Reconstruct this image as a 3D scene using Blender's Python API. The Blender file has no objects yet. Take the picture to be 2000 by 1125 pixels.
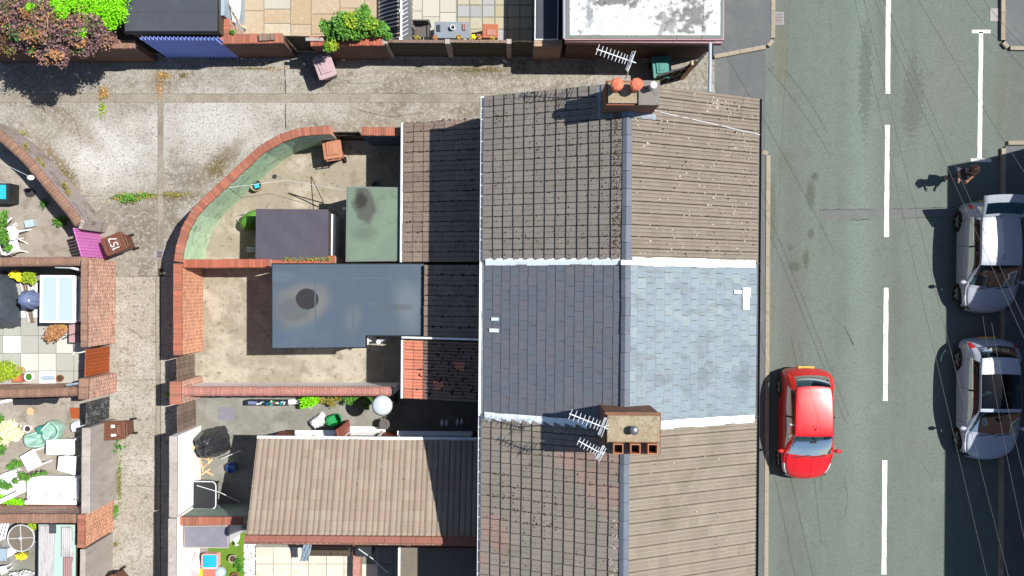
import bpy, bmesh, math, random
from mathutils import Vector, Matrix
import numpy as np
random.seed(7)
R = random.random
def U(a, b): return a + (b - a) * random.random()

# ---------------------------------------------------------------- camera, sky, sun, exposure
SC = bpy.context.scene
COL = SC.collection
H, F, TH = 31.0, 1860.0, 0.0083          # drone height, focal length in photo pixels, small yaw
cam_d = bpy.data.cameras.new('camera'); cam = bpy.data.objects.new('camera', cam_d); COL.objects.link(cam)
cam_d.sensor_width = 36.0; cam_d.lens = 36.0 * F / 2000.0; cam_d.clip_end = 2000
cam.location = (0, 0, H); cam.rotation_euler = (0, 0, TH)
SC.camera = cam
SUNX, SUNY = 0.57, 0.15                   # horizontal run towards the sun for each metre of height
SUN_EL = math.atan(1 / math.hypot(SUNX, SUNY)); SUN_AZ = math.atan2(SUNX, SUNY)
W = bpy.data.worlds.new('World'); SC.world = W; W.use_nodes = True
_n = W.node_tree.nodes; _l = W.node_tree.links
_sky = _n.new('ShaderNodeTexSky'); _sky.sky_type = 'NISHITA'; _sky.sun_disc = False
_sky.sun_elevation = SUN_EL; _sky.sun_rotation = SUN_AZ
_sky.air_density = 1.0; _sky.dust_density = 0.6; _sky.ozone_density = 2.0
_l.new(_sky.outputs[0], _n['Background'].inputs[0]); _n['Background'].inputs[1].default_value = 0.075
sun_d = bpy.data.lights.new('sun', 'SUN'); sun_d.energy = 5.0; sun_d.angle = math.radians(0.5); sun_d.color = (1.0, 0.965, 0.91)
sun = bpy.data.objects.new('sun', sun_d); COL.objects.link(sun)
sun.rotation_euler = Vector((-SUNX, -SUNY, -1)).to_track_quat('-Z', 'Y').to_euler()
sun.location = (20, 6, 40)
SC.view_settings.view_transform = 'Standard'; SC.view_settings.look = 'None'
SC.view_settings.exposure = 0.72; SC.view_settings.gamma = 1.0; SC.view_settings.use_curve_mapping = False

# ---------------------------------------------------------------- helpers
def P(px, py, z=0.0):
    """survey point: position in the drone plan at height z, in metres"""
    s = (H - z) / F; dx = (px - 1000) * s; dy = (562.5 - py) * s
    return Vector((dx - TH * dy, dy + TH * dx, z))
def lin(v):
    v /= 255.0
    return v / 12.92 if v <= 0.04045 else ((v + 0.055) / 1.055) ** 2.4
def c(r, g, b, k=0.52):
    k *= 1 + .62 * min(1, max(0, (max(r, g, b) - 205) / 42))
    return (min(lin(r) * k, .8), min(lin(g) * k, .8), min(lin(b) * k, .8), 1)

MATS = {}
def M(name, base, rough=.85, layers=(), rand=0.0, bump=None, spec=.4, metal=0.0, brick=None, pal=None, wave=None, coat=0, alpha=None, spots=(), gain=None):
    """procedural material. layers: (scale, lo, hi, colour, amount[, detail[, stretch]])"""
    if name in MATS: return MATS[name]
    m = bpy.data.materials.new(name); m.use_nodes = True; MATS[name] = m
    nt = m.node_tree; N = nt.nodes; L = nt.links; bs = N['Principled BSDF']
    bs.inputs['Roughness'].default_value = rough; bs.inputs['Metallic'].default_value = metal
    bs.inputs['Specular IOR Level'].default_value = spec
    if coat: bs.inputs['Coat Weight'].default_value = coat; bs.inputs['Coat Roughness'].default_value = .04
    if alpha is not None: bs.inputs['Transmission Weight'].default_value = alpha
    geo = N.new('ShaderNodeNewGeometry'); pos = geo.outputs['Position']
    def mix(f, a, b, bt='MIX'):
        x = N.new('ShaderNodeMix'); x.data_type = 'RGBA'; x.blend_type = bt
        for s, v in ((0, f), (6, a), (7, b)):
            if hasattr(v, 'is_linked') or hasattr(v, 'links'): L.new(v, x.inputs[s])
            else: x.inputs[s].default_value = v
        return x.outputs[2]
    def math_(op, a, b=None):
        x = N.new('ShaderNodeMath'); x.operation = op
        for i, v in enumerate((a, b)):
            if v is None: continue
            if hasattr(v, 'links'): L.new(v, x.inputs[i])
            else: x.inputs[i].default_value = v
        return x.outputs[0]
    rnd = None
    if rand or pal:
        oi = N.new('ShaderNodeObjectInfo')
        rnd = math_('FRACT', math_('ADD', oi.outputs['Random'], geo.outputs['Random Per Island']))
    col = None; height = None
    if brick:
        tc = N.new('ShaderNodeUVMap'); bt = N.new('ShaderNodeTexBrick')
        L.new(tc.outputs[0], bt.inputs['Vector'])
        bt.inputs['Scale'].default_value = 1; bt.inputs['Color1'].default_value = base
        bt.inputs['Color2'].default_value = brick[0]; bt.inputs['Mortar'].default_value = brick[1]
        bt.inputs['Brick Width'].default_value = brick[2] if len(brick) > 2 else .225
        bt.inputs['Row Height'].default_value = brick[3] if len(brick) > 3 else .075
        bt.inputs['Mortar Size'].default_value = .013; bt.inputs['Mortar Smooth'].default_value = .3; bt.inputs['Bias'].default_value = -.1
        col = bt.outputs['Color']; height = math_('SUBTRACT', 1.0, bt.outputs['Fac'])
    elif pal:
        cr = N.new('ShaderNodeValToRGB'); cr.color_ramp.interpolation = 'CONSTANT'
        L.new(rnd, cr.inputs[0]); e = cr.color_ramp.elements
        for i, p in enumerate(pal):
            if i < 2: e[i].position = i / len(pal); e[i].color = p
            else: q = e.new(i / len(pal)); q.color = p
        col = cr.outputs[0]
    else:
        rgb = N.new('ShaderNodeRGB'); rgb.outputs[0].default_value = base; col = rgb.outputs[0]
    def do_layer(ly, col):
        sc, lo, hi, lc, amt = ly[:5]; det = ly[5] if len(ly) > 5 else 5
        nz = N.new('ShaderNodeTexNoise'); nz.inputs['Scale'].default_value = sc; nz.inputs['Detail'].default_value = det; nz.inputs['Roughness'].default_value = .62
        mp = N.new('ShaderNodeMapping'); L.new(pos, mp.inputs[0]); mp.inputs['Location'].default_value = (U(0, 90), U(0, 90), U(0, 90))
        if len(ly) > 6: mp.inputs['Scale'].default_value = ly[6]
        L.new(mp.outputs[0], nz.inputs['Vector'])
        mr = N.new('ShaderNodeMapRange'); L.new(nz.outputs['Fac'], mr.inputs[0]); mr.interpolation_type = 'SMOOTHSTEP'
        mr.inputs[1].default_value = lo; mr.inputs[2].default_value = hi; mr.inputs[3].default_value = 0; mr.inputs[4].default_value = amt
        col = mix(mr.outputs[0], col, lc)
        return col
    for ly in layers:
        if ly[0] < 9 or not spots: col = do_layer(ly, col)
    for sp in spots:
        ctr, rx, ry, lc, amt = sp[:5]; nzs, nza = (sp[5] if len(sp) > 5 else (3, .5)); soft = sp[6] if len(sp) > 6 else .5
        mp = N.new('ShaderNodeMapping'); mp.vector_type = 'TEXTURE'; L.new(pos, mp.inputs[0]); mp.inputs['Location'].default_value = ctr; mp.inputs['Scale'].default_value = (rx, ry, 50)
        if len(sp) > 7: mp.inputs['Rotation'].default_value = (0, 0, sp[7])
        ln = N.new('ShaderNodeVectorMath'); ln.operation = 'LENGTH'; L.new(mp.outputs[0], ln.inputs[0])
        nz = N.new('ShaderNodeTexNoise'); nz.inputs['Scale'].default_value = nzs; nz.inputs['Detail'].default_value = 5; L.new(pos, nz.inputs['Vector'])
        d = math_('ADD', ln.outputs['Value'], math_('MULTIPLY', math_('SUBTRACT', nz.outputs['Fac'], .5), nza * 2))
        mr = N.new('ShaderNodeMapRange'); mr.interpolation_type = 'SMOOTHSTEP'; L.new(d, mr.inputs[0]); mr.inputs[1].default_value = 1 - soft; mr.inputs[2].default_value = 1 + soft * .4; mr.inputs[3].default_value = amt; mr.inputs[4].default_value = 0
        col = mix(mr.outputs[0], col, lc)
    for ly in layers:
        if ly[0] >= 9 and spots: col = do_layer(ly, col)
    if rand:
        v = N.new('ShaderNodeMapRange'); L.new(rnd, v.inputs[0]); v.inputs[3].default_value = 1 - rand; v.inputs[4].default_value = 1 + rand
        cb = N.new('ShaderNodeCombineColor')
        for i in range(3): L.new(v.outputs[0], cb.inputs[i])
        col = mix(1.0, col, cb.outputs[0], 'MULTIPLY')
    if gain: col = mix(1.0, col, (*gain, 1), 'MULTIPLY')
    L.new(col, bs.inputs['Base Color'])
    if wave:
        pass
    if bump or height is not None:
        hsock = height
        if bump:
            nz = N.new('ShaderNodeTexNoise'); nz.inputs['Scale'].default_value = bump[0]; nz.inputs['Detail'].default_value = 6; L.new(pos, nz.inputs['Vector'])
            hsock = nz.outputs['Fac'] if height is None else math_('ADD', height, math_('MULTIPLY', nz.outputs['Fac'], .6))
        b = N.new('ShaderNodeBump'); L.new(hsock, b.inputs['Height']); b.inputs['Strength'].default_value = bump[1] if bump else .6
        b.inputs['Distance'].default_value = bump[2] if bump and len(bump) > 2 else .008
        L.new(b.outputs[0], bs.inputs['Normal'])
    return m

OFF = {}
class MB:
    """collects faces and links them as one mesh object"""
    def __init__(s): s.v = []; s.f = []; s.sm = False
    def add(s, vs, fs):
        o = len(s.v); s.v += [Vector(v) for v in vs]; s.f += [tuple(i + o for i in f) for f in fs]; return s
    def box(s, x0, x1, y0, y1, z0, z1):
        return s.prism([(x0, y0), (x1, y0), (x1, y1), (x0, y1)], z0, z1)
    def prism(s, poly, z0, z1, inset=0):
        a = sum(poly[i][0] * poly[(i + 1) % len(poly)][1] - poly[(i + 1) % len(poly)][0] * poly[i][1] for i in range(len(poly)))
        if a < 0: poly = poly[::-1]
        n = len(poly); cx = sum(p[0] for p in poly) / n; cy = sum(p[1] for p in poly) / n
        top = [(p[0] + (cx - p[0]) * inset, p[1] + (cy - p[1]) * inset, z1) for p in poly]
        vs = [(p[0], p[1], z0) for p in poly] + top
        fs = [tuple(range(n - 1, -1, -1)), tuple(range(n, 2 * n))] + [(i, (i + 1) % n, n + (i + 1) % n, n + i) for i in range(n)]
        return s.add(vs, fs)
    def obox(s, ctr, size, rz=0, M4=None, rx=0, ry=0):
        m = Matrix.Translation(ctr) @ Matrix.Rotation(rz, 4, 'Z') @ Matrix.Rotation(ry, 4, 'Y') @ Matrix.Rotation(rx, 4, 'X')
        a, b, d = size[0] / 2, size[1] / 2, size[2] / 2
        vs = [m @ Vector(q) for q in ((-a, -b, -d), (a, -b, -d), (a, b, -d), (-a, b, -d), (-a, -b, d), (a, -b, d), (a, b, d), (-a, b, d))]
        return s.add(vs, [(3, 2, 1, 0), (4, 5, 6, 7), (0, 1, 5, 4), (1, 2, 6, 5), (2, 3, 7, 6), (3, 0, 4, 7)])
    def tube(s, pts, r, n=6, r2=None):
        pts = [Vector(p) for p in pts]; rings = []
        for i, p in enumerate(pts):
            d = (pts[min(i + 1, len(pts) - 1)] - pts[max(i - 1, 0)]).normalized()
            a = d.cross(Vector((0, 0, 1))) if abs(d.z) < .95 else d.cross(Vector((1, 0, 0))); a.normalize(); b = d.cross(a)
            rr = r if r2 is None else r + (r2 - r) * i / (len(pts) - 1)
            rings.append([p + (a * math.cos(2 * math.pi * k / n) + b * math.sin(2 * math.pi * k / n)) * rr for k in range(n)])
        vs = [q for rg in rings for q in rg]; fs = []
        for i in range(len(pts) - 1):
            fs += [(i * n + k, (i + 1) * n + k, (i + 1) * n + (k + 1) % n, i * n + (k + 1) % n) for k in range(n)]
        fs += [tuple(range(n)), tuple(range((len(pts) - 1) * n + n - 1, (len(pts) - 1) * n - 1, -1))]
        return s.add(vs, fs)
    def lathe(s, ctr, prof, n=20, sx=1, sy=1):
        ctr = Vector(ctr); vs = []
        for r, z in prof:
            vs += [ctr + Vector((r * sx * math.cos(2 * math.pi * k / n), r * sy * math.sin(2 * math.pi * k / n), z)) for k in range(n)]
        fs = [(i * n + k, i * n + (k + 1) % n, (i + 1) * n + (k + 1) % n, (i + 1) * n + k) for i in range(len(prof) - 1) for k in range(n)]
        fs += [tuple(range(n - 1, -1, -1)), tuple(range((len(prof) - 1) * n, len(prof) * n))]
        return s.add(vs, fs)
    def quad(s, a, b, c_, d): return s.add([a, b, c_, d], [(0, 1, 2, 3)])
    def build(s, name, mat, parent=None, local=False, smooth=False, kind=None, label=None, cat=None, group=None, bevel=0, noise=0, recalc=False):
        me = bpy.data.meshes.new(name)
        inv = OFF[parent.name].inverted() if (parent is not None and not local) else None
        vs = [inv @ v for v in s.v] if inv is not None else s.v
        me.from_pydata([tuple(v) for v in vs], [], s.f)
        if recalc:
            bm = bmesh.new(); bm.from_mesh(me); bmesh.ops.recalc_face_normals(bm, faces=bm.faces); bm.to_mesh(me); bm.free()
        me.materials.append(MATS[mat] if isinstance(mat, str) else mat)
        uvm(me)
        if smooth: me.polygons.foreach_set('use_smooth', [True] * len(me.polygons))
        o = bpy.data.objects.new(name, me); COL.objects.link(o)
        if parent is not None: o.parent = parent; OFF[o.name] = OFF[parent.name].copy()
        else: OFF[o.name] = Matrix.Identity(4)
        if bevel:
            b = o.modifiers.new('bevel', 'BEVEL'); b.width = bevel; b.segments = 2; b.limit_method = 'ANGLE'
        tag(o, label, cat, group, kind)
        return o
def uvm(me):
    me.update(); uv = me.uv_layers.new(name='UVMap'); d = [0.0] * (2 * len(me.loops))
    V = me.vertices
    for p in me.polygons:
        n = p.normal
        if abs(n.z) > .8: t = Vector((1, 0, 0)); b = Vector((0, 1, 0))
        else:
            t = Vector((-n.y, n.x, 0)).normalized(); b = Vector((0, 0, 1))
        for li in p.loop_indices:
            q = V[me.loops[li].vertex_index].co; d[2 * li] = q.dot(t); d[2 * li + 1] = q.dot(b)
    uv.data.foreach_set('uv', d)
def tag(o, label=None, cat=None, group=None, kind=None):
    if label: o['label'] = label
    if cat: o['category'] = cat
    if group: o['group'] = group
    if kind: o['kind'] = kind
    return o
def thing(name, label, cat, loc=(0, 0, 0), rz=0.0, group=None, kind=None):
    o = bpy.data.objects.new(name, None); COL.objects.link(o); o.empty_display_size = .2
    o.location = loc; o.rotation_euler = (0, 0, rz)
    OFF[o.name] = Matrix.Translation(loc) @ Matrix.Rotation(rz, 4, 'Z')
    return tag(o, label, cat, group, kind)
def copy_thing(root, loc, rz, label, group=None):
    r = root.copy(); COL.objects.link(r); r.location = loc; r.rotation_euler = (0, 0, rz); r['label'] = label
    OFF[r.name] = Matrix.Translation(loc) @ Matrix.Rotation(rz, 4, 'Z')
    if group: r['group'] = group
    def rec(a, b):
        for ch in list(a.children):
            q = ch.copy(); COL.objects.link(q); q.parent = b; rec(ch, q)
    rec(root, r); return r
def put(me, name, parent, mw):
    """a shared-mesh piece at world matrix mw under parent"""
    o = bpy.data.objects.new(name, me); COL.objects.link(o); o.parent = parent
    o.matrix_basis = OFF[parent.name].inverted() @ mw
    return o
def P2(px, py, z=0): q = P(px, py, z); return (q.x, q.y)
def poly(pts, z=0): return [P2(a, b, z) for a, b in pts]
# ---------------------------------------------------------------- materials
WHT = (.8, .8, .78, 1); BLK = (.012, .012, .014, 1)
M('soil', c(70, 62, 50), layers=((3, .4, .7, c(95, 85, 60), .7),))
M('alley', c(166, 158, 143), layers=((.3, .44, .62, c(196, 190, 180), .6), (1.3, .52, .66, c(206, 202, 196), .5), (.9, .5, .64, c(132, 122, 106), .75), (2.6, .55, .68, c(118, 106, 86), .65), (5, .54, .68, c(204, 198, 188), .5), (9, .5, .62, c(206, 202, 195), .55), (14, .53, .64, c(116, 106, 92), .6), (28, .54, .66, c(94, 86, 74), .65), (55, .54, .68, c(212, 207, 198), .5), (110, .57, .68, c(84, 76, 66), .5)), bump=(60, .6, .008),
  spots=[((*P2(210, 300), 0), 1.8, 1.35, c(220, 217, 213), .85, (1.6, .6), .8), ((*P2(420, 245), 0), 2.4, 1.25, c(216, 213, 209), .8, (1.6, .6), .8), ((*P2(610, 205), 0), 1.5, .5, c(214, 210, 202), .5, (2, .6), .8), ((*P2(480, 150), 0), 1.4, .5, c(204, 198, 188), .5, (2, .6), .8), ((*P2(150, 250), 0), 1.4, .4, c(140, 120, 88), .5, (3, .6), .8, -.7), ((*P2(115, 330), 0), 1.5, .35, c(128, 104, 62), .8, (3, .5), .7, -.95), ((*P2(425, 320), 0), 1.3, .35, c(126, 106, 66), .8, (3, .5), .8, .8), ((*P2(260, 430), 0), 1.2, .8, c(132, 122, 106), .5, (3, .6), .8), ((*P2(320, 165), 0), .5, .4, c(132, 108, 74), .7, (4, .6), .8), ((*P2(100, 160), 0), 2.2, .9, c(138, 132, 122), .5, (3, .6), .8), ((*P2(730, 245), 0), 1.6, .25, c(150, 128, 92), .5, (3, .6), .8), ((*P2(900, 140), 0), 2.5, .25, c(110, 100, 66), .6, (4, .6), .8), ((*P2(345, 383), 0), 1.0, .18, c(110, 88, 50), .8, (5, .6), .8)], gain=(0.97, 0.975, 0.97))
M('lane', c(180, 170, 154), layers=((.8, .46, .64, c(206, 198, 186), .6), (3.5, .52, .68, c(134, 120, 98), .6), (9, .54, .66, c(112, 98, 78), .7), (26, .52, .64, c(88, 78, 64), .8), (50, .53, .67, c(216, 209, 198), .65), (110, .58, .68, c(90, 82, 72), .5)), bump=(60, .5, .006), gain=(1.12, 1.16, 1.18))
M('channel', c(168, 159, 143), rand=.05, layers=((.9, .5, .64, c(140, 130, 113), .6), (2, .45, .7, c(186, 178, 164), .6), (14, .53, .64, c(122, 112, 97), .6), (28, .54, .66, c(98, 90, 78), .6), (55, .54, .68, c(208, 203, 193), .5)), bump=(60, .5, .006))
M('yard_tan', c(196, 184, 164), layers=((.9, .44, .62, c(222, 213, 196), .7), (1.6, .54, .72, c(156, 142, 120), .7), (5, .55, .72, c(120, 102, 76), .7), (24, .54, .7, c(150, 135, 112), .6), (60, .55, .7, c(232, 222, 205), .4)), bump=(40, .4, .005), gain=(0.76, 0.76, 0.74))
M('yard_grey', c(150, 148, 138), layers=((1.2, .45, .65, c(178, 176, 168), .6), (2.2, .5, .68, c(122, 126, 110), .6), (20, .52, .7, c(120, 116, 108), .5)), bump=(40, .3, .004))
M('yard_dull', c(176, 166, 154), layers=((1.2, .45, .65, c(205, 196, 184), .6), (2.2, .5, .66, c(140, 128, 110), .7), (20, .52, .7, c(130, 120, 106), .6)), bump=(40, .3, .004))
M('asphalt', c(128, 138, 131), layers=((.5, .42, .62, c(135, 142, 136), .6, 4, (1.6, .12, 1)), (.8, .5, .7, c(112, 116, 110), .7, 4, (1.4, .2, 1)), (2.6, .54, .7, c(110, 111, 102), .55), (.9, .58, .7, c(148, 156, 148), .5), (12, .52, .66, c(110, 114, 108), .55), (22, .52, .64, c(152, 160, 152), .55), (34, .52, .62, c(98, 103, 97), .6), (60, .5, .62, c(104, 109, 103), .65), (130, .53, .66, c(168, 172, 165), .5), (260, .55, .66, c(90, 94, 90), .5)), bump=(160, .35, .004), rough=.9,
  spots=[((*P2(1680, 500), 0), .55, 14, c(146, 159, 151), .85, (1.5, .4), .9), ((*P2(1800, 700), 0), .6, 12, c(138, 145, 139), .7, (1.5, .4), .9), ((*P2(1545, 700), 0), .5, 10, c(118, 115, 110), .75, (1.5, .5), .9),
   ((*P2(1583, 380), 0), .17, .5, c(86, 92, 78), .9, (7, .5), .6), ((*P2(1591, 345), 0), .14, .16, c(80, 84, 74), .9, (7, .5), .6), ((*P2(1584, 456), 0), .12, .2, c(86, 90, 78), .9, (7, .5), .6), ((*P2(1552, 520), 0), .22, .2, c(84, 88, 62), .9, (7, .5), .6), ((*P2(1574, 505), 0), .12, .36, c(88, 92, 66), .9, (7, .5), .6), ((*P2(1543, 484), 0), .12, .12, c(88, 90, 80), .8, (7, .5), .6), ((*P2(1510, 420), 0), .12, 1.6, c(100, 100, 76), .7, (4, .6), .7), ((*P2(1530, 320), 0), .3, .5, c(112, 110, 84), .6, (4, .6), .8),
   ((*P2(1690, 150), 0), .22, 1.9, c(98, 102, 98), .7, (9, 1.3), .4), ((*P2(1785, 190), 0), .35, 1.3, c(100, 102, 98), .7, (9, 1.3), .4), ((*P2(1775, 230), 0), .3, .5, c(112, 112, 108), .6, (9, 1.2), .4), ((*P2(1525, 110), 0), .25, 1.6, c(138, 124, 98), .6, (3, .7), .8), ((*P2(1955, 190), 0), .3, 1.6, c(128, 118, 96), .6, (3, .7), .8), ((*P2(1850, 150), 0), .8, 2.0, c(142, 138, 130), .5, (2, .7), .8), ((*P2(1510, 600), 0), .1, 1.2, c(140, 124, 90), .6, (5, .6), .7)], gain=(0.89, 0.94, 0.905))
M('moss_patch', c(84, 88, 66), layers=((8, .45, .6, c(110, 106, 84), .7), (40, .5, .65, c(60, 66, 44), .7)), rough=.95)
M('repair', c(120, 124, 122), layers=((3, .45, .65, c(132, 135, 130), .6), (60, .5, .66, c(100, 103, 100), .5)))
M('pave_tar', c(112, 116, 118), layers=((1.5, .48, .68, c(130, 132, 130), .6), (70, .5, .68, c(92, 96, 98), .6)), bump=(120, .3, .003))
M('kerb', c(178, 166, 144), rand=.08, layers=((4, .5, .7, c(140, 126, 102), .6), (40, .52, .7, c(200, 190, 172), .5)))
M('line_paint', c(230, 228, 222), layers=((3, .55, .75, c(206, 206, 200), .7), (9, .57, .68, c(158, 162, 156), .8), (45, .55, .66, c(168, 170, 164), .7)), rough=.7)
M('iron', c(62, 60, 64), rough=.6, layers=((20, .5, .7, c(96, 84, 80), .6),), metal=.3)
M('grate', c(168, 160, 162), rough=.6, layers=((20, .5, .7, c(120, 110, 110), .6),))
M('brick_red', c(158, 90, 70), brick=(c(226, 152, 122), c(238, 212, 192)), layers=((3, .54, .7, c(128, 88, 72), .5), (1.2, .54, .7, c(218, 172, 146), .5), (11, .54, .62, c(240, 206, 184), .6), (16, .55, .64, c(110, 82, 70), .6)))
M('brick_orange', c(176, 98, 74), brick=(c(230, 148, 112), c(246, 200, 164)), layers=((2, .55, .7, c(140, 84, 64), .5), (1.2, .58, .7, c(226, 172, 138), .4), (11, .56, .64, c(244, 190, 156), .6), (18, .55, .66, c(140, 86, 68), .6)))
M('brick_dark', c(116, 78, 62), brick=(c(134, 90, 70), c(140, 122, 106)), layers=((2, .5, .7, c(84, 62, 52), .6), (8, .56, .7, c(170, 140, 120), .3)))
M('brick_pale', c(196, 168, 142), brick=(c(206, 180, 154), c(170, 144, 118), .4, .2), layers=((3, .5, .7, c(170, 140, 112), .5),))
M('brick_house', c(150, 92, 72), brick=(c(164, 104, 80), c(176, 158, 138)), layers=((2, .5, .7, c(110, 76, 62), .4),))
M('brick_plum', c(176, 158, 158), brick=(c(192, 172, 166), c(214, 206, 198), .15, .09), layers=((1.6, .5, .66, c(140, 120, 112), .6), (2.5, .56, .68, c(130, 132, 72), .6)))
M('cop_red', c(188, 116, 92), rand=.22, layers=((5, .5, .7, c(164, 132, 110), .6), (22, .56, .7, c(120, 88, 74), .5)))
M('cop_orange', c(196, 110, 84), rand=.16, layers=((5, .52, .7, c(170, 120, 96), .5), (22, .56, .7, c(130, 84, 66), .4)))
M('cop_pink', c(206, 142, 130), rand=.12, layers=((3, .5, .7, c(176, 136, 116), .7), (16, .54, .7, c(228, 188, 176), .5)))
M('cop_brown', c(166, 128, 108), rand=.16, layers=((3, .5, .7, c(150, 120, 92), .7), (12, .54, .7, c(206, 160, 138), .5), (30, .56, .7, c(112, 88, 70), .5)))
M('mortar', c(206, 192, 172), layers=((12, .5, .7, c(170, 152, 128), .6),))
M('render_white', c(246, 244, 240), layers=((2, .6, .75, c(214, 208, 198), .5), (8, .64, .74, c(190, 180, 164), .5)), rough=.8)
M('render_grey', c(196, 186, 176), layers=((2, .45, .65, c(212, 204, 196), .6, 5, (1, 1, .3)), (6, .5, .7, c(170, 156, 142), .6, 5, (1, 1, .25)), (30, .55, .7, c(140, 126, 112), .4)))
M('render_green', c(190, 228, 188), layers=((1.1, .42, .6, c(208, 232, 200), .8), (1.8, .52, .7, c(140, 186, 148), .7), (4, .55, .7, c(196, 190, 166), .6), (10, .55, .7, c(128, 148, 112), .6), (5, .56, .64, c(206, 202, 186), .6), (22, .56, .66, c(150, 160, 136), .6)), bump=(25, .4, .006))
M('render_pale_green', c(178, 196, 182), layers=((2, .5, .7, c(196, 208, 198), .6),))
M('render_navy', c(60, 88, 108), layers=((2, .5, .7, c(80, 110, 126), .6),))
# roofs
M('tile_rear', c(146, 139, 131), rand=.07, layers=((.6, .5, .66, c(152, 138, 130), .5), (3, .55, .72, c(130, 122, 110), .6), (22, .52, .7, c(126, 117, 105), .5), (60, .6, .7, c(90, 82, 72), .6)), bump=(90, .4, .003))
M('tile_front', c(156, 144, 130), rand=.06, layers=((2.2, .5, .7, c(176, 162, 142), .6), (6, .52, .7, c(146, 130, 110), .6, 5, (.4, 2, 1)), (36, .55, .68, c(186, 176, 160), .5), (70, .58, .7, c(110, 98, 82), .6)), bump=(90, .4, .003))
M('tile_row', c(156, 147, 136), rand=.08, layers=((.5, .55, .64, c(176, 142, 130), .7), (1.4, .52, .66, c(140, 136, 118), .6), (22, .52, .7, c(140, 130, 116), .5), (60, .6, .7, c(96, 88, 76), .6)), bump=(90, .4, .003))
M('tile_row_front', c(166, 154, 138), rand=.07, layers=((.5, .52, .66, c(146, 138, 116), .7), (3, .5, .7, c(182, 168, 148), .5), (50, .56, .68, c(150, 134, 112), .6)), bump=(90, .4, .003))
M('tile_plum', c(158, 138, 124), rand=.12, layers=((2, .5, .7, c(140, 122, 114), .6), (10, .55, .7, c(110, 88, 76), .6)), bump=(90, .4, .003))
M('tile_clay_shaded', c(150, 124, 112), rand=.14, layers=((2, .5, .7, c(132, 112, 104), .6), (10, .55, .7, c(110, 94, 84), .6)), bump=(90, .4, .003))  # clay for the shaded courses, the shade greyed into its colour
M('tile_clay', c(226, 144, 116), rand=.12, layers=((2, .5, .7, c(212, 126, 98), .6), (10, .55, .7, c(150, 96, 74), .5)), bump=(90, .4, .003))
M('tile_tan', c(180, 152, 126), pal=(c(174, 154, 135), c(170, 150, 132), c(177, 157, 138), c(166, 145, 127), c(172, 147, 130), c(169, 149, 130), c(173, 152, 133)), rand=.03, layers=((1.2, .5, .7, c(160, 138, 118), .4), (7, .5, .7, c(176, 146, 130), .4, 5, (2.2, .25, 1)), (24, .54, .7, c(154, 128, 104), .5), (60, .6, .7, c(110, 90, 70), .6)), bump=(90, .4, .003), gain=(1.10, 1.17, 1.19))
M('ridge_blue', c(114, 121, 136), rand=.10, rough=.6, layers=((4, .5, .7, c(128, 138, 154), .5), (20, .6, .7, c(150, 150, 150), .4)))
M('ridge_red', c(172, 112, 96), rand=.08, layers=((4, .5, .7, c(154, 100, 86), .6), (16, .6, .7, c(196, 150, 134), .4)))
M('slate_rear', c(116, 118, 130), pal=(c(117, 123, 134), c(120, 123, 132), c(116, 123, 134), c(121, 123, 131), c(114, 122, 133), c(118, 121, 131)), rand=.05, rough=.62, layers=((.7, .56, .7, c(130, 124, 120), .5), (5, .55, .7, c(104, 108, 118), .5), (40, .6, .7, c(160, 160, 165), .4)), bump=(40, .3, .003))
M('slate_front', c(130, 143, 156), pal=(c(132, 146, 160), c(138, 150, 162), c(130, 145, 160), c(136, 150, 160), c(142, 154, 162), c(132, 148, 161), c(134, 144, 160)), rand=.06, rough=.52, spec=.5, layers=((1.3, .5, .66, c(104, 112, 120), .6), (2.5, .55, .68, c(108, 114, 118), .6, 5, (.3, 2.5, 1)), (5, .52, .68, c(152, 160, 164), .5), (14, .55, .68, c(100, 108, 116), .5), (40, .6, .7, c(96, 104, 112), .4)), bump=(40, .3, .003), gain=(1.06, 1.12, 1.08))
M('moss', c(84, 70, 46), rand=.4, layers=((30, .5, .7, c(130, 116, 70), .7),))
M('moss_dark', c(44, 38, 30), rand=.4, layers=((30, .55, .7, c(84, 74, 48), .5),))
M('lichen', c(212, 206, 188), rand=.16)
M('litter_leaf', c(210, 176, 110), rand=.3)
M('flash_white', c(226, 236, 242), layers=((5, .55, .7, c(196, 208, 216), .7), (18, .58, .7, c(150, 162, 172), .6)), rough=.6)
M('lead', c(150, 164, 184), layers=((6, .5, .7, c(176, 190, 206), .6),), rough=.55)
M('pipe_white', c(236, 238, 238), rough=.45, layers=((4, .6, .75, c(190, 190, 180), .5),))
M('pipe_pale', c(176, 196, 210), rough=.45, layers=((6, .55, .7, c(120, 150, 170), .6),))
M('black_plastic', c(30, 30, 33), rough=.4)
M('chim_cap', c(176, 160, 132), layers=((3, .45, .65, c(196, 182, 156), .6), (6, .5, .66, c(140, 132, 98), .7), (8, .57, .7, c(176, 122, 90), .6), (14, .54, .68, c(206, 192, 166), .6), (30, .55, .7, c(130, 108, 76), .5)), bump=(30, .5, .01))
M('chim_cap_grey', c(146, 140, 132), layers=((6, .5, .68, c(120, 116, 108), .6), (30, .55, .7, c(170, 166, 158), .5)), bump=(30, .4, .006))
M('chim_brick', c(150, 96, 70), brick=(c(176, 104, 74), c(150, 124, 98)), layers=((4, .5, .68, c(110, 80, 60), .6),))
M('pot_red', c(220, 122, 92), layers=((8, .5, .7, c(206, 92, 62), .6), (14, .62, .7, c(244, 226, 214), .8)))
M('pot_rust', c(206, 136, 92), layers=((8, .5, .7, c(180, 104, 70), .6), (24, .55, .7, c(140, 96, 70), .5)))
M('alu', c(226, 230, 234), rough=.4, metal=.2)
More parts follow.
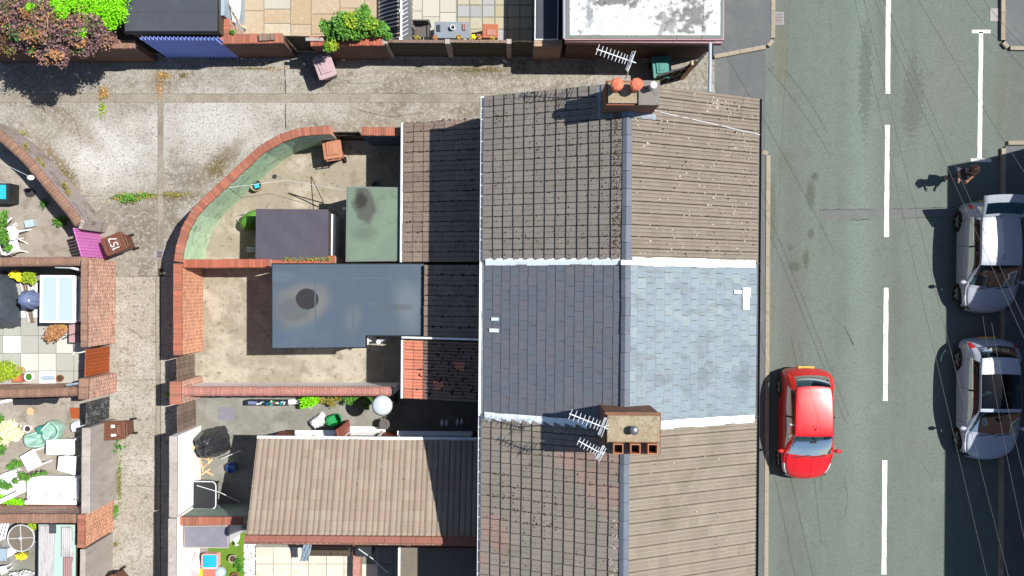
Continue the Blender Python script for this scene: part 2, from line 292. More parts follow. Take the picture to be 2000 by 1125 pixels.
M('felt_blue', c(90, 102, 116), layers=((.5, .46, .62, c(104, 115, 127), .6), (1.2, .58, .7, c(128, 130, 132), .4), (60, .5, .68, c(92, 104, 118), .4)), rough=.7, bump=(120, .2, .002),
  spots=[((*P2(590, 594, 2.55), 2.55), .95, .72, c(136, 130, 122), .9, (1.3, .35), .45, .3), ((*P2(575, 605, 2.55), 2.55), .62, .40, c(104, 104, 104), .85, (1.5, .3), .4, .2), ((*P2(600, 584, 2.55), 2.55), .345, .325, c(40, 35, 34), 1, (2, .10), .08), ((*P2(800, 590, 2.55), 2.55), .5, .9, c(132, 138, 140), .7, (1.2, .5), .7), ((*P2(690, 622, 2.55), 2.55), .3, .5, c(128, 128, 124), .5, (2, .5), .8), ((*P2(775, 600, 2.55), 2.55), .5, .12, c(96, 96, 98), .7, (3, .4), .7), ((*P2(548, 540, 2.55), 2.55), .6, .2, c(120, 132, 142), .5, (2, .4), .8)], gain=(0.82, 0.92, 1.0))
M('felt_lap', c(96, 110, 126), layers=((6, .5, .7, c(86, 100, 116), .6),))
M('felt_silt', c(136, 124, 108), layers=((5, .45, .65, c(120, 116, 110), .7), (30, .5, .68, c(150, 140, 126), .5)))
M('felt_wet', c(64, 54, 50), layers=((6, .5, .7, c(76, 62, 54), .6),), rough=.35)
M('felt_green', c(136, 156, 138), layers=((1.0, .45, .62, c(148, 166, 146), .7), (2.4, .54, .7, c(124, 134, 116), .6), (8, .64, .72, c(92, 92, 74), .5), (30, .54, .7, c(122, 144, 126), .5)), rough=.8,
  spots=[((*P2(712, 400, 2.3), 2.3), .36, .62, c(96, 98, 92), .95, (3.5, .45), .3, .3), ((*P2(705, 392, 2.3), 2.3), .2, .3, c(52, 50, 46), .95, (4, .5), .5), ((*P2(712, 455, 2.3), 2.3), .45, .3, c(112, 120, 108), .6, (3, .5), .8)], gain=(0.8, 0.84, 0.8))
M('felt_green_wet', c(88, 92, 84), layers=((3, .45, .6, c(60, 58, 52), .8), (12, .5, .66, c(104, 112, 98), .5)), rough=.5)
M('felt_grey', c(120, 114, 128), layers=((2, .48, .66, c(128, 122, 134), .6), (60, .5, .68, c(106, 100, 112), .5)), rough=.95, gain=(0.62, 0.62, 0.64))
M('felt_dark', c(88, 94, 104), layers=((2, .48, .66, c(98, 104, 112), .6), (40, .5, .66, c(74, 78, 86), .7)), rough=.85, gain=(0.8, 0.8, 0.82))
M('felt_lilac', c(146, 144, 156), layers=((3, .48, .66, c(156, 156, 166), .6), (8, .6, .72, c(176, 178, 186), .5), (50, .52, .68, c(130, 128, 140), .4)), rough=.85)
M('roof_white', c(236, 240, 238), layers=((.8, .48, .64, c(190, 198, 202), .7), (5, .55, .64, c(150, 154, 158), .7), (9, .57, .66, c(104, 102, 106), .7), (24, .54, .66, c(180, 186, 190), .6)), rough=.6, spots=[((*P2(1350, 30, 2.75), 2.75), .62, .55, c(84, 78, 80), .9, (4, 1.5), .5), ((*P2(1195, 2, 2.75), 2.75), .85, .22, c(84, 78, 80), .9, (4, 1.3), .5), ((*P2(1300, 45, 2.75), 2.75), .35, .5, c(110, 108, 110), .8, (5, 1.6), .5), ((*P2(1150, 25, 2.75), 2.75), .12, .5, c(130, 134, 140), .8, (5, 1.2), .6)])
M('felt_edge', c(134, 142, 138), layers=((4, .5, .7, c(116, 126, 118), .6), (20, .55, .7, c(150, 156, 150), .5)))
M('fascia_plum', c(206, 166, 168), layers=((3, .5, .7, c(190, 150, 154), .5),))
M('corrug_blue', c(150, 176, 250), rough=.5, layers=((3, .5, .7, c(136, 160, 236), .5),))
M('corrug_pale', c(214, 210, 212), rough=.7, layers=((3, .5, .66, c(176, 172, 176), .7, 5, (1, .2, 1)), (12, .52, .68, c(150, 144, 148), .6, 5, (1, .25, 1))))
M('corrug_rust', c(190, 152, 152), rough=.75, layers=((3, .5, .66, c(162, 120, 122), .7, 5, (1, .2, 1)), (12, .55, .7, c(206, 176, 174), .5)))
M('sheet_teal', c(188, 216, 208), rough=.6)
# wood and paint
M('wood_old', c(150, 128, 112), rand=.15, layers=((7, .45, .65, c(110, 88, 74), .7, 6, (1, .15, 1)), (20, .5, .7, c(178, 160, 146), .6, 6, (1, .15, 1))), bump=(30, .4, .004))
M('wood_dark', c(96, 84, 68), rand=.18, layers=((9, .45, .65, c(66, 56, 46), .7, 6, (1, .2, 1)),))
M('wood_pale', c(222, 188, 146), rand=.08, layers=((9, .5, .7, c(196, 156, 112), .6),))
M('wood_orange', c(196, 96, 36), rand=.12, layers=((8, .45, .65, c(164, 72, 26), .6, 6, (.2, 2, 1)),), rough=.6)
M('wood_black', c(74, 76, 78), rand=.15, layers=((6, .5, .6, c(160, 162, 164), .7, 6, (.2, 1.6, 1)), (20, .5, .65, c(48, 48, 50), .7, 6, (.2, 1.6, 1))))
M('paint_pink', c(224, 128, 200), rand=.05, layers=((5, .5, .7, c(216, 104, 188), .5),), rough=.6)
M('paint_brown', c(176, 84, 58), layers=((6, .5, .7, c(158, 72, 50), .5),), rough=.6)
M('paint_white', c(250, 250, 250), rough=.45)
M('paint_greywhite', c(222, 224, 228), rough=.5, layers=((5, .55, .7, c(196, 200, 206), .5),))
M('plas_white', c(250, 250, 250), rough=.5, layers=((5, .66, .74, c(220, 222, 226), .5),))
M('fabric_white', c(236, 238, 242), rough=.9)
M('glass_dark', (.02, .025, .03, 1), rough=.06, spec=.6)
M('glass_pale', c(188, 208, 220), rough=.3, spec=.6)
M('bin_brown', c(128, 80, 60), rough=.5, layers=((12, .52, .7, c(146, 98, 76), .5), (4, .55, .7, c(110, 70, 52), .5)))
M('bin_orange', c(204, 138, 104), rough=.55, layers=((6, .5, .7, c(188, 122, 90), .6), (20, .6, .7, c(226, 176, 148), .5)))
M('bin_pink', c(206, 178, 182), rough=.6, layers=((8, .5, .7, c(188, 156, 156), .6), (22, .58, .7, c(226, 206, 208), .5)))
M('bin_teal', c(60, 150, 140), rough=.5)
M('bin_black', c(44, 48, 52), rough=.5)
M('rubber', c(34, 34, 36), rough=.85)
M('white_print', c(245, 245, 245), rough=.7)
M('tarp_black', c(58, 60, 64), rough=.35, layers=((5, .5, .7, c(72, 74, 80), .5),))
M('tarp_slate', c(82, 90, 100), rough=.5, layers=((4, .5, .7, c(96, 104, 114), .6),))
M('cloth_blue', c(126, 142, 184), rough=.8, layers=((9, .5, .7, c(106, 120, 164), .6),))
M('tarp_teal', c(170, 212, 196), rough=.6, layers=((4, .5, .7, c(190, 222, 210), .6),))
M('green_glossy', c(40, 176, 96), rough=.4)
M('green_lime', c(110, 170, 60), rough=.5, layers=((9, .5, .7, c(70, 130, 40), .6),))
M('blue_bucket', c(60, 104, 184), rough=.45)
M('cyan', c(50, 196, 214), rough=.5)
M('toy_blue', c(30, 186, 214), rough=.4)
M('toy_red', c(236, 110, 96), rough=.45)
M('toy_pink', c(246, 176, 178), rough=.45)
M('toy_yellow', c(246, 176, 50), rough=.45)
M('steel', c(190, 194, 200), rough=.3, metal=.8)
M('dome_alu', c(226, 236, 238), rough=.35, metal=.35)
M('table_slate', c(146, 158, 170), rough=.5, layers=((5, .5, .7, c(160, 170, 180), .5),))
M('seat_mesh', c(112, 104, 102), rough=.8, layers=((20, .5, .7, c(96, 90, 88), .5),))
M('terracotta', c(200, 116, 82), rough=.8, layers=((8, .5, .7, c(184, 138, 110), .5),))
M('pot_dark', c(60, 58, 60), rough=.7)
M('pot_cream', c(214, 196, 164), rough=.8)
M('slab_sand', c(206, 186, 156), pal=(c(204, 184, 156), c(208, 192, 166), c(200, 176, 142), c(210, 198, 176), c(202, 180, 150), c(206, 200, 186)), layers=((2, .5, .7, c(200, 170, 128), .4), (12, .55, .7, c(228, 214, 190), .4)))
M('slab_mixed', c(196, 190, 164), pal=(c(200, 190, 160), c(186, 188, 186), c(204, 192, 160), c(194, 184, 152), c(176, 180, 178), c(202, 196, 172)), layers=((3, .5, .7, c(186, 176, 140), .4), (20, .56, .7, c(222, 218, 204), .4)))
M('slab_pale', c(208, 204, 190), rand=.06, layers=((2, .5, .7, c(212, 206, 190), .5),))
M('slab_grey', c(206, 206, 196), pal=(c(196, 196, 186), c(230, 228, 222), c(190, 190, 180), c(216, 214, 206), c(200, 198, 188)), layers=((3, .5, .7, c(190, 188, 176), .4),))
M('slab_white', c(222, 214, 196), rand=.05, layers=((3, .5, .7, c(206, 196, 174), .5), (14, .55, .7, c(236, 230, 216), .4)))
M('lawn', c(110, 150, 34), layers=((4, .45, .65, c(92, 134, 26), .7), (60, .5, .65, c(130, 168, 50), .6)))
M('pebble', c(226, 226, 228), pal=(c(236, 236, 238), c(220, 220, 222), c(206, 208, 212), c(240, 238, 230)))
# plants
for nm, cl in (('leaf_green', (86, 138, 44)), ('leaf_bright', (128, 212, 8)), ('leaf_lime', (150, 176, 40)), ('leaf_deep', (66, 124, 34)), ('leaf_purple', (134, 102, 100)), ('leaf_plumdark', (92, 70, 70)), ('leaf_bronze', (172, 124, 82)), ('leaf_gold', (176, 142, 66)), ('leaf_olive', (140, 132, 56)), ('leaf_dry', (196, 150, 96)), ('leaf_straw', (238, 214, 158)), ('leaf_yellow', (240, 200, 40)), ('leaf_mossy', (122, 112, 62))):
    m = M(nm, c(*cl, k=.75), rand=.35, rough=.6, spec=.3)
    b_ = m.node_tree.nodes['Principled BSDF']
    b_.inputs['Transmission Weight'].default_value = 0
M('bark', c(120, 96, 74), layers=((10, .5, .7, c(96, 74, 56), .6),))
M('bark_pale', c(206, 164, 124), layers=((10, .5, .7, c(180, 136, 98), .6),))
# ---------------------------------------------------------------- the setting: ground, alley, road, pavements, yards
MB().box(-320, 320, -320, 320, -.6, -.06).build('ground', 'soil', kind='structure')
def slab(parent, name, px, mat, z1=0.0, th=.06, z=0, gap=0.0):
    return MB().prism(poly(px, 0), z1 - th, z1).build(name, mat, parent)
def rect(x0, y0, x1, y1, g=.25): return [(x0 + g, y0 + g), (x1 - g, y0 + g), (x1 - g, y1 - g), (x0 + g, y1 - g)]
def struct(name): return thing(name, None, None, kind='structure')
alley = struct('alley_paving')
for r in ((-70, 60, 557, 183), (557, 60, 1000, 183), (1000, 60, 1300, 183), (1300, 60, 1404, 300)):
    slab(alley, 'concrete_slab', rect(*r), 'alley')
x = -70
while x < 1300:
    w = U(46, 54) if x > 540 else U(70, 110)
    slab(alley, 'channel_stone', rect(x, 183, min(x + w, 1300), 200, .15), 'channel', z1=-.008)
    x += w
for r in ((-70, 200, 308, 383), (319, 200, 557, 383), (557, 200, 1000, 300), (-70, 383, 308, 540), (319, 383, 420, 540)):
    slab(alley, 'concrete_slab', rect(*r), 'alley')
y = 200
while y < 520:
    h = U(40, 80)
    slab(alley, 'channel_stone', rect(308, y, 319, y + h, .15), 'channel', z1=-.006); y += h
for a, b in ((540, 742), (742, 950), (950, 1230)):
    slab(alley, 'concrete_slab', rect(190, a, 304, b), 'lane')
    slab(alley, 'edge_strip', rect(304.5, a, 313, b, .3), 'channel', z1=.004)
    slab(alley, 'edge_strip', rect(313.5, a, 420, b, .3), 'lane', z1=-.01)
# drain in the alley
def drain(px, py, w, h, label, mat='grate', bars_x=True, nb=6, z=0.0):
    p = P(px, py, z); t = thing('drain_grate', label, 'drain', p)
    m = MB(); 
    m.box(-w / 2, w / 2, -h / 2, -h / 2 + .04, -.02, .012).box(-w / 2, w / 2, h / 2 - .04, h / 2, -.02, .012)
    m.box(-w / 2, -w / 2 + .04, -h / 2 + .04, h / 2 - .04, -.02, .012).box(w / 2 - .04, w / 2, -h / 2 + .04, h / 2 - .04, -.02, .012)
    m.build('frame', mat, t, local=True)
    MB().box(-w / 2 + .04, w / 2 - .04, -h / 2 + .04, h / 2 - .04, -.02, .005).build('pit', 'black_plastic', t, local=True)
    for i in range(nb):
        q = -h / 2 + .04 + (h - .08) * (i + .5) / nb; b = (h - .08) / nb * .25
        MB().box(-w / 2 + .04, w / 2 - .04, q - b, q + b, -.01, .010).build('bar', mat, t, local=True)
    return t
drain(312, 497, .24, .3, 'small worn iron drain grate set in the back alley', nb=5)
# road
road = struct('road')
MB().prism(poly([(1496, -140), (2200, -140), (2200, 1270), (1490, 1270)]), -.06, 0).build('carriageway', 'asphalt', road)
MB().prism(poly([(1404, 104), (1500, 86), (1498, 300), (1404, 300)]), -.06, -.003).build('alley_mouth', 'pave_tar', road)
MB().prism(poly([(1396, 110), (1423, 108), (1423, 300), (1396, 300)]), -.05, .002).build('resurfaced_strip', 'repair', road)
def dash(x0, y0, x1, y1, w=.155, name='centre_line_dash'):
    a, b = P(x0, y0), P(x1, y1); d = (b - a).normalized(); n = Vector((-d.y, d.x, 0)) * w / 2
    pts = []; k = 16
    for i in range(k + 1): pts.append(a + (b - a) * i / k + n * U(.9, 1.1))
    for i in range(k, -1, -1): pts.append(a + (b - a) * i / k - n * U(.9, 1.1))
    MB().prism([(p.x, p.y) for p in pts], .001, .005).build(name, 'line_paint', road)
for a, b in ((-140, 183), (244, 463), (562, 783), (899, 1122), (1240, 1270)):
    dash(1735 - a * .0078, a, 1735 - b * .0078, b)
dash(1916, 62, 1913, 311, .14, 'bay_line'); dash(1898, 61.5, 1935, 61.5, .11, 'bay_line_end'); dash(1896, 313, 1936, 313, .11, 'bay_line_end')
# moss and oil patches lying on the road
def blotch(px, py, rx, ry, mat, name, parent, z=.003, n=26, rough=.35):
    ctr = P(px, py); pts = []
    ph = [U(0, 6.3) for _ in range(4)]
    for i in range(n):
        a = 2 * math.pi * i / n; r = 1 + rough * (math.sin(2 * a + ph[0]) * .4 + math.sin(3 * a + ph[1]) * .4 + math.sin(5 * a + ph[2]) * .3 + math.sin(9 * a + ph[3]) * .2) + U(-.1, .1) * rough
        pts.append((ctr.x + rx / 60 * r * math.cos(a), ctr.y + ry / 60 * r * math.sin(a)))
    return MB().prism(pts, z - .002, z).build(name, mat, parent)
MB().prism(poly([(1600, 409), (1860, 405), (1860, 424), (1600, 429)]), -.01, .002).build('trench_repair', 'repair', road)
drain(1521, 36, .32, .42, 'iron road gully grate beside the left kerb near the garage', nb=7)
drain(1943, 29, .32, .42, 'iron road gully grate by the kerb of the side street', nb=7)
# pavements and kerbs
pav = struct('pavement')
MB().prism(poly([(1392, -140), (1506, -140), (1504, 78), (1497, 90), (1392, 112)]), -.05, .10).build('tarmac', 'pave_tar', pav)
MB().prism(poly([(1380, 298), (1494, 298), (1490, 1270), (1380, 1270)]), -.05, .10).build('tarmac', 'pave_tar', pav)
pav2 = struct('pavement')
MB().prism(poly([(1960, -140), (2300, -140), (2300, 100), (1975, 96), (1960, 84)]), -.05, .10).build('tarmac', 'pave_tar', pav2)
MB().prism(poly([(1961, 286), (2300, 280), (2300, 1270), (1956, 1270)]), -.05, .10).build('tarmac', 'pave_tar', pav2)
def kerb(parent, pts, w=.13, step=.92, z=.115):
    q = [P(a, b) for a, b in pts]
    for i in range(len(q) - 1):
        a, b = q[i], q[i + 1]; L_ = (b - a).length; n = max(1, round(L_ / step)); d = (b - a).normalized()
        for k in range(n):
            s0, s1 = L_ * k / n + .004, L_ * (k + 1) / n - .004
            ctr = a + d * (s0 + s1) / 2
            MB().obox((ctr.x, ctr.y, (z - .08) / 2 + .002 * R()), (s1 - s0, w, z + .08), math.atan2(d.y, d.x)).build('kerb_stone', 'kerb', parent)
kerb(pav, [(1510, -140), (1508, 76)]); kerb(pav, [(1508, 80), (1499, 91)], step=.3); kerb(pav, [(1494, 93), (1394, 112)])
kerb(pav, [(1499, 304), (1494, 1270)]); kerb(pav, [(1487, 297), (1498, 301)], step=.3)
kerb(pav2, [(1957, -140), (1956, 80)]); kerb(pav2, [(1957, 84), (1966, 94)], step=.3); kerb(pav2, [(1970, 95), (2250, 100)])
kerb(pav2, [(1957, 290), (1952, 1270)]); kerb(pav2, [(1966, 280), (2250, 276)])
# back yards
def yard(name, px, mat, z=.012): return MB().prism(poly(px), -.05, z).build(name, mat, kind='structure')
MB().prism([P2(a, b, 2.1) for a, b in ((347, 505), (352, 480), (362, 447), (380, 415), (405, 389), (440, 357), (474, 325), (512, 291), (548, 270), (584, 258), (615, 255), (960, 255), (960, 505))], -.05, .012).build('yard_floor', 'yard_tan', kind='structure')
yard('yard_floor', [(370, 505), (960, 505), (960, 748), (370, 748)], 'yard_tan', .016)
yard('yard_floor', [(360, 749), (960, 749), (960, 1010), (360, 1010)], 'yard_grey')
yard('yard_floor', [(360, 1011), (960, 1011), (960, 1230), (360, 1230)], 'yard_grey', .008)
yard('yard_floor', [(-80, 230), (0, 262), (160, 430), (225, 440), (225, 518), (-80, 518)], 'yard_dull')
yard('yard_floor', [(-80, 519), (215, 519), (215, 768), (-80, 768)], 'yard_grey', .006)
yard('yard_floor', [(-80, 769), (215, 769), (215, 1010), (-80, 1010)], 'yard_dull', .010)
yard('yard_floor', [(-80, 1011), (215, 1011), (215, 1230), (-80, 1230)], 'yard_grey', .012)
yard('yard_floor', [(-80, -140), (470, -140), (470, 104), (-80, 104)], 'soil', .006)
yard('yard_floor', [(470, -140), (1392, -140), (1392, 112), (470, 108)], 'yard_grey', .004)
# manhole cover in the middle rear yard and stains
MB().obox(P(442, 808, .02), (.55, .42, .012), .02).build('inspection_cover', 'felt_lilac', label='small grey sheet metal inspection cover in the yard floor beside the plank gate', cat='manhole cover')

def paving(name, x0, y0, cols, rows, mat, z=.03, g=.6, skip=(), ymax=1e9):
    t = struct(name); x = x0
    for i, w in enumerate(cols):
        y = y0
        for j, h in enumerate(rows if not callable(rows) else rows(i)):
            if y > ymax - 4: break
            h = min(h, ymax - y)
            if (i, j) not in skip:
                MB().prism(poly(rect(x, y, x + w, y + h, g)), -.02, z + U(-.004, .004)).build('paving_slab', mat, t)
            y += h
        x += w
    return t
def run(total, lo, hi):
    out = []; s = 0
    while s < total: w = U(lo, hi); out.append(w); s += w
    return out
random.seed(21)
paving('patio_paving', 474, -60, [42, 52, 40, 56, 48, 40, 44], lambda i: run(165, 28, 58), 'slab_sand', ymax=104)
paving('patio_paving', 795, -60, [30, 34, 32], lambda i: run(160, 28, 60), 'slab_pale', ymax=106)
paving('patio_paving', 893, -60, [24.5] * 8, [23.5] * 7, 'slab_mixed', g=.9, ymax=106)
paving('patio_paving', -62, 552, [34.5] * 7, [34.5] * 6, 'slab_grey')
paving('patio_paving', 500, 1068, [34, 35, 34, 35, 34, 35, 36], [33, 35, 35, 35], 'slab_white')
paving('patio_paving', 707, 1068, [30, 32, 32], [34, 34, 34, 34], 'yard_grey')
MB().prism(poly([(408, 1040), (482, 1040), (482, 1230), (408, 1230)]), 0, .035).build('lawn', 'lawn', kind='structure')

# cracks and a trench joint in the tarmac
random.seed(33)
M('crack', c(70, 74, 72), rough=.95)
def crack(pts, w=.012, parent=road, name='crack', z=.0045):
    q = [P(a, b) for a, b in pts]; fine = []
    for i in range(len(q) - 1):
        n_ = max(2, int((q[i + 1] - q[i]).length / .12))
        for k in range(n_): fine.append(q[i] + (q[i + 1] - q[i]) * k / n_ + Vector((U(-.02, .02), U(-.02, .02), 0)))
    fine.append(q[-1]); vs = []; 
    for i, p in enumerate(fine):
        d = (fine[min(i + 1, len(fine) - 1)] - fine[max(i - 1, 0)]).normalized(); n_ = Vector((-d.y, d.x, 0)) * w * U(.25, .7)
        vs += [p + n_ + Vector((0, 0, z)), p - n_ + Vector((0, 0, z))]
    MB().add(vs, [(2 * i, 2 * i + 1, 2 * i + 3, 2 * i + 2) for i in range(len(fine) - 1)]).build(name, 'crack', parent)
crack([(1600, 410), (1690, 409), (1700, 408)], .02); crack([(1740, 408), (1862, 405)], .018); crack([(1660, 430), (1700, 429)], .02); crack([(1760, 426), (1860, 424)], .016)
crack([(1648, 636), (1656, 650), (1668, 674)], .03)
crack([(1650, 930), (1656, 970), (1650, 1010)], .008); crack([(1800, 900), (1822, 940)], .008)
for a in ([(557, 130), (558, 182)], [(557, 202), (558, 250)]): crack(a, .03, alley, z=.004)
for a in ([(120, 210), (150, 240), (160, 290)], [(400, 300), (440, 312), (470, 300)], [(700, 215), (760, 228), (830, 220)], [(250, 640), (280, 660), (300, 655)], [(236, 900), (262, 930), (300, 925)], [(650, 150), (690, 165), (740, 160)]): crack(a, .012, alley, z=.004)
# ---------------------------------------------------------------- terraced houses
ZE, ZR = 5.7, 7.55
XL, XR, XM = -.71, 6.46, 2.80
def tile_mesh(name, w, l, th, prof, mat, gap=.004):
    """tile lying in u (across) / v (up slope): profile list of (u fraction, height); lower edge at v=0"""
    n = len(prof); vs = []
    for v, dz in ((0, th), (l, 0)):
        vs += [(gap + (w - 2 * gap) * u, v, dz + h) for u, h in prof]
    vs += [(gap + (w - 2 * gap) * u, 0, h * .6 - .004) for u, h in prof]
    fs = [(i, i + 1, n + i + 1, n + i) for i in range(n - 1)] + [(2 * n + i, 2 * n + i + 1, i + 1, i) for i in range(n - 1)]
    fs += [(2 * n, 0, n), (2 * n + n - 1, n + n - 1, n - 1)]
    me = bpy.data.meshes.new(name); me.from_pydata(vs, [], fs); me.materials.append(MATS[mat]); me.update(); return me
PROF2 = [(0, -.012), (.015, .006), (.06, .016), (.46, .016), (.485, .002), (.505, .002), (.53, .016), (.95, .016), (.985, .006), (1, -.012)]
PROF3 = [(0, -.03), (.03, .012), (.10, .028), (.20, .030), (.29, .006), (.33, -.006), (.36, -.004), (.42, .024), (.55, .030), (.63, .006), (.67, -.006), (.70, -.004), (.76, .024), (.90, .028), (.97, .008), (1, -.03)]
ROMAN = [(0, 0), (.05, .022), (.12, .030), (.30, .030), (.40, .008), (.48, .004), (.55, .022), (.62, .030), (.82, .030), (.93, .008), (1, .0)]
FLAT = [(0, 0), (.5, .001), (1, 0)]
def slate_mesh(name, w, l, th, mat, gap):
    a, b = gap, w - gap; ch = .02
    vs = [(a + .004, 0, th * .45), (b - .006, 0, th * .45), (b, ch, th), (b, l, 0), (a, l, 0), (a, ch * .8, th), (a + .004, 0, -.004), (b - .006, 0, -.004), ((a + b) / 2, -.004, th * .45), ((a + b) / 2, -.004, -.004)]
    fs = [(0, 8, 1, 2, 5), (5, 2, 3, 4), (6, 9, 8, 0), (9, 7, 1, 8), (0, 5, 4, 6), (7, 3, 2, 1)]
    me = bpy.data.meshes.new(name); me.from_pydata(vs, [], fs); me.materials.append(MATS[mat]); me.update(); return me
def slope(parent, A, B, C, ncol, nrow, me, name, budget, alt=None, stagger=False, jit=.002, lift=.012, ends=None, order=None, wob=.004):
    """tiles on the slope with eave A->B and C above A; returns nothing. First `budget` tiles single, the rest one stuff part"""
    A, B, C = Vector(A), Vector(B), Vector(C)
    u = (B - A); Lu = u.length; u.normalize(); v = (C - A); Lv = v.length; v.normalize(); n = u.cross(v).normalized()
    cw, rh = Lu / ncol, Lv / nrow; cells = []
    for j in range(nrow):
        o = .5 if (stagger and j % 2) else 0
        for i in range(ncol + (1 if o else 0)):
            cells.append((i - o, j))
    if order: cells.sort(key=order)
    rest = []
    for k, (i, j) in enumerate(cells):
        u0 = max(i, 0) * cw; u1 = min(i + 1, ncol) * cw; sx = (u1 - u0) / cw
        if sx < .05: continue
        m = Matrix.Identity(4)
        for r_ in range(3):
            m[r_][0] = u[r_] * sx; m[r_][1] = v[r_]; m[r_][2] = n[r_]
        p = A + u * (u0 + U(-jit, jit)) + v * (j * rh + U(-jit, jit) * 2.6 + wob * math.sin(i * .9 + j * .7)) + n * (lift + U(0, .004))
        m.translation = p
        rot = Matrix.Rotation(U(-1, 1) * jit * 1.6, 4, 'Z')
        m = m @ rot
        if len(budget) > 0 and budget[0] > 0:
            budget[0] -= 1; put(alt[1] if alt and alt[0](i, j) else me, name, parent, m)
        else: rest.append(m)
    if rest:
        mb = MB(); co = [q.co.copy() for q in me.vertices]; fs = [tuple(p.vertices) for p in me.polygons]
        for m in rest: mb.add([m @ q for q in co], fs)
        mb.build(name + '_field', me.materials[0], parent, kind='stuff')
def specks(parent, name, mat, pts, r0, r1, h, flat=False, nrm=None):
    mb = MB()
    for p in pts:
        p = Vector(p); r = U(r0, r1); k = 6; a0 = U(0, 6)
        ring = [p + Vector((math.cos(a0 + 2 * math.pi * i / k) * r * U(.6, 1.3), math.sin(a0 + 2 * math.pi * i / k) * r * U(.6, 1.3), 0)) for i in range(k)]
        if nrm:
            for q in ring: q.z += -(nrm[0] * (q.x - p.x) + nrm[1] * (q.y - p.y)) / nrm[2]
        top = p + Vector((0, 0, h * U(.5, 1.2)))
        mb.add(ring + [top], [(i, (i + 1) % k, k) for i in range(k)])
    return mb.build(name, mat, parent, kind='stuff')
def roof_z(x): return ZR - (XM - x) * (ZR - ZE) / (XM - XL) if x < XM else ZR - (x - XM) * (ZR - ZE) / (XR - XM)

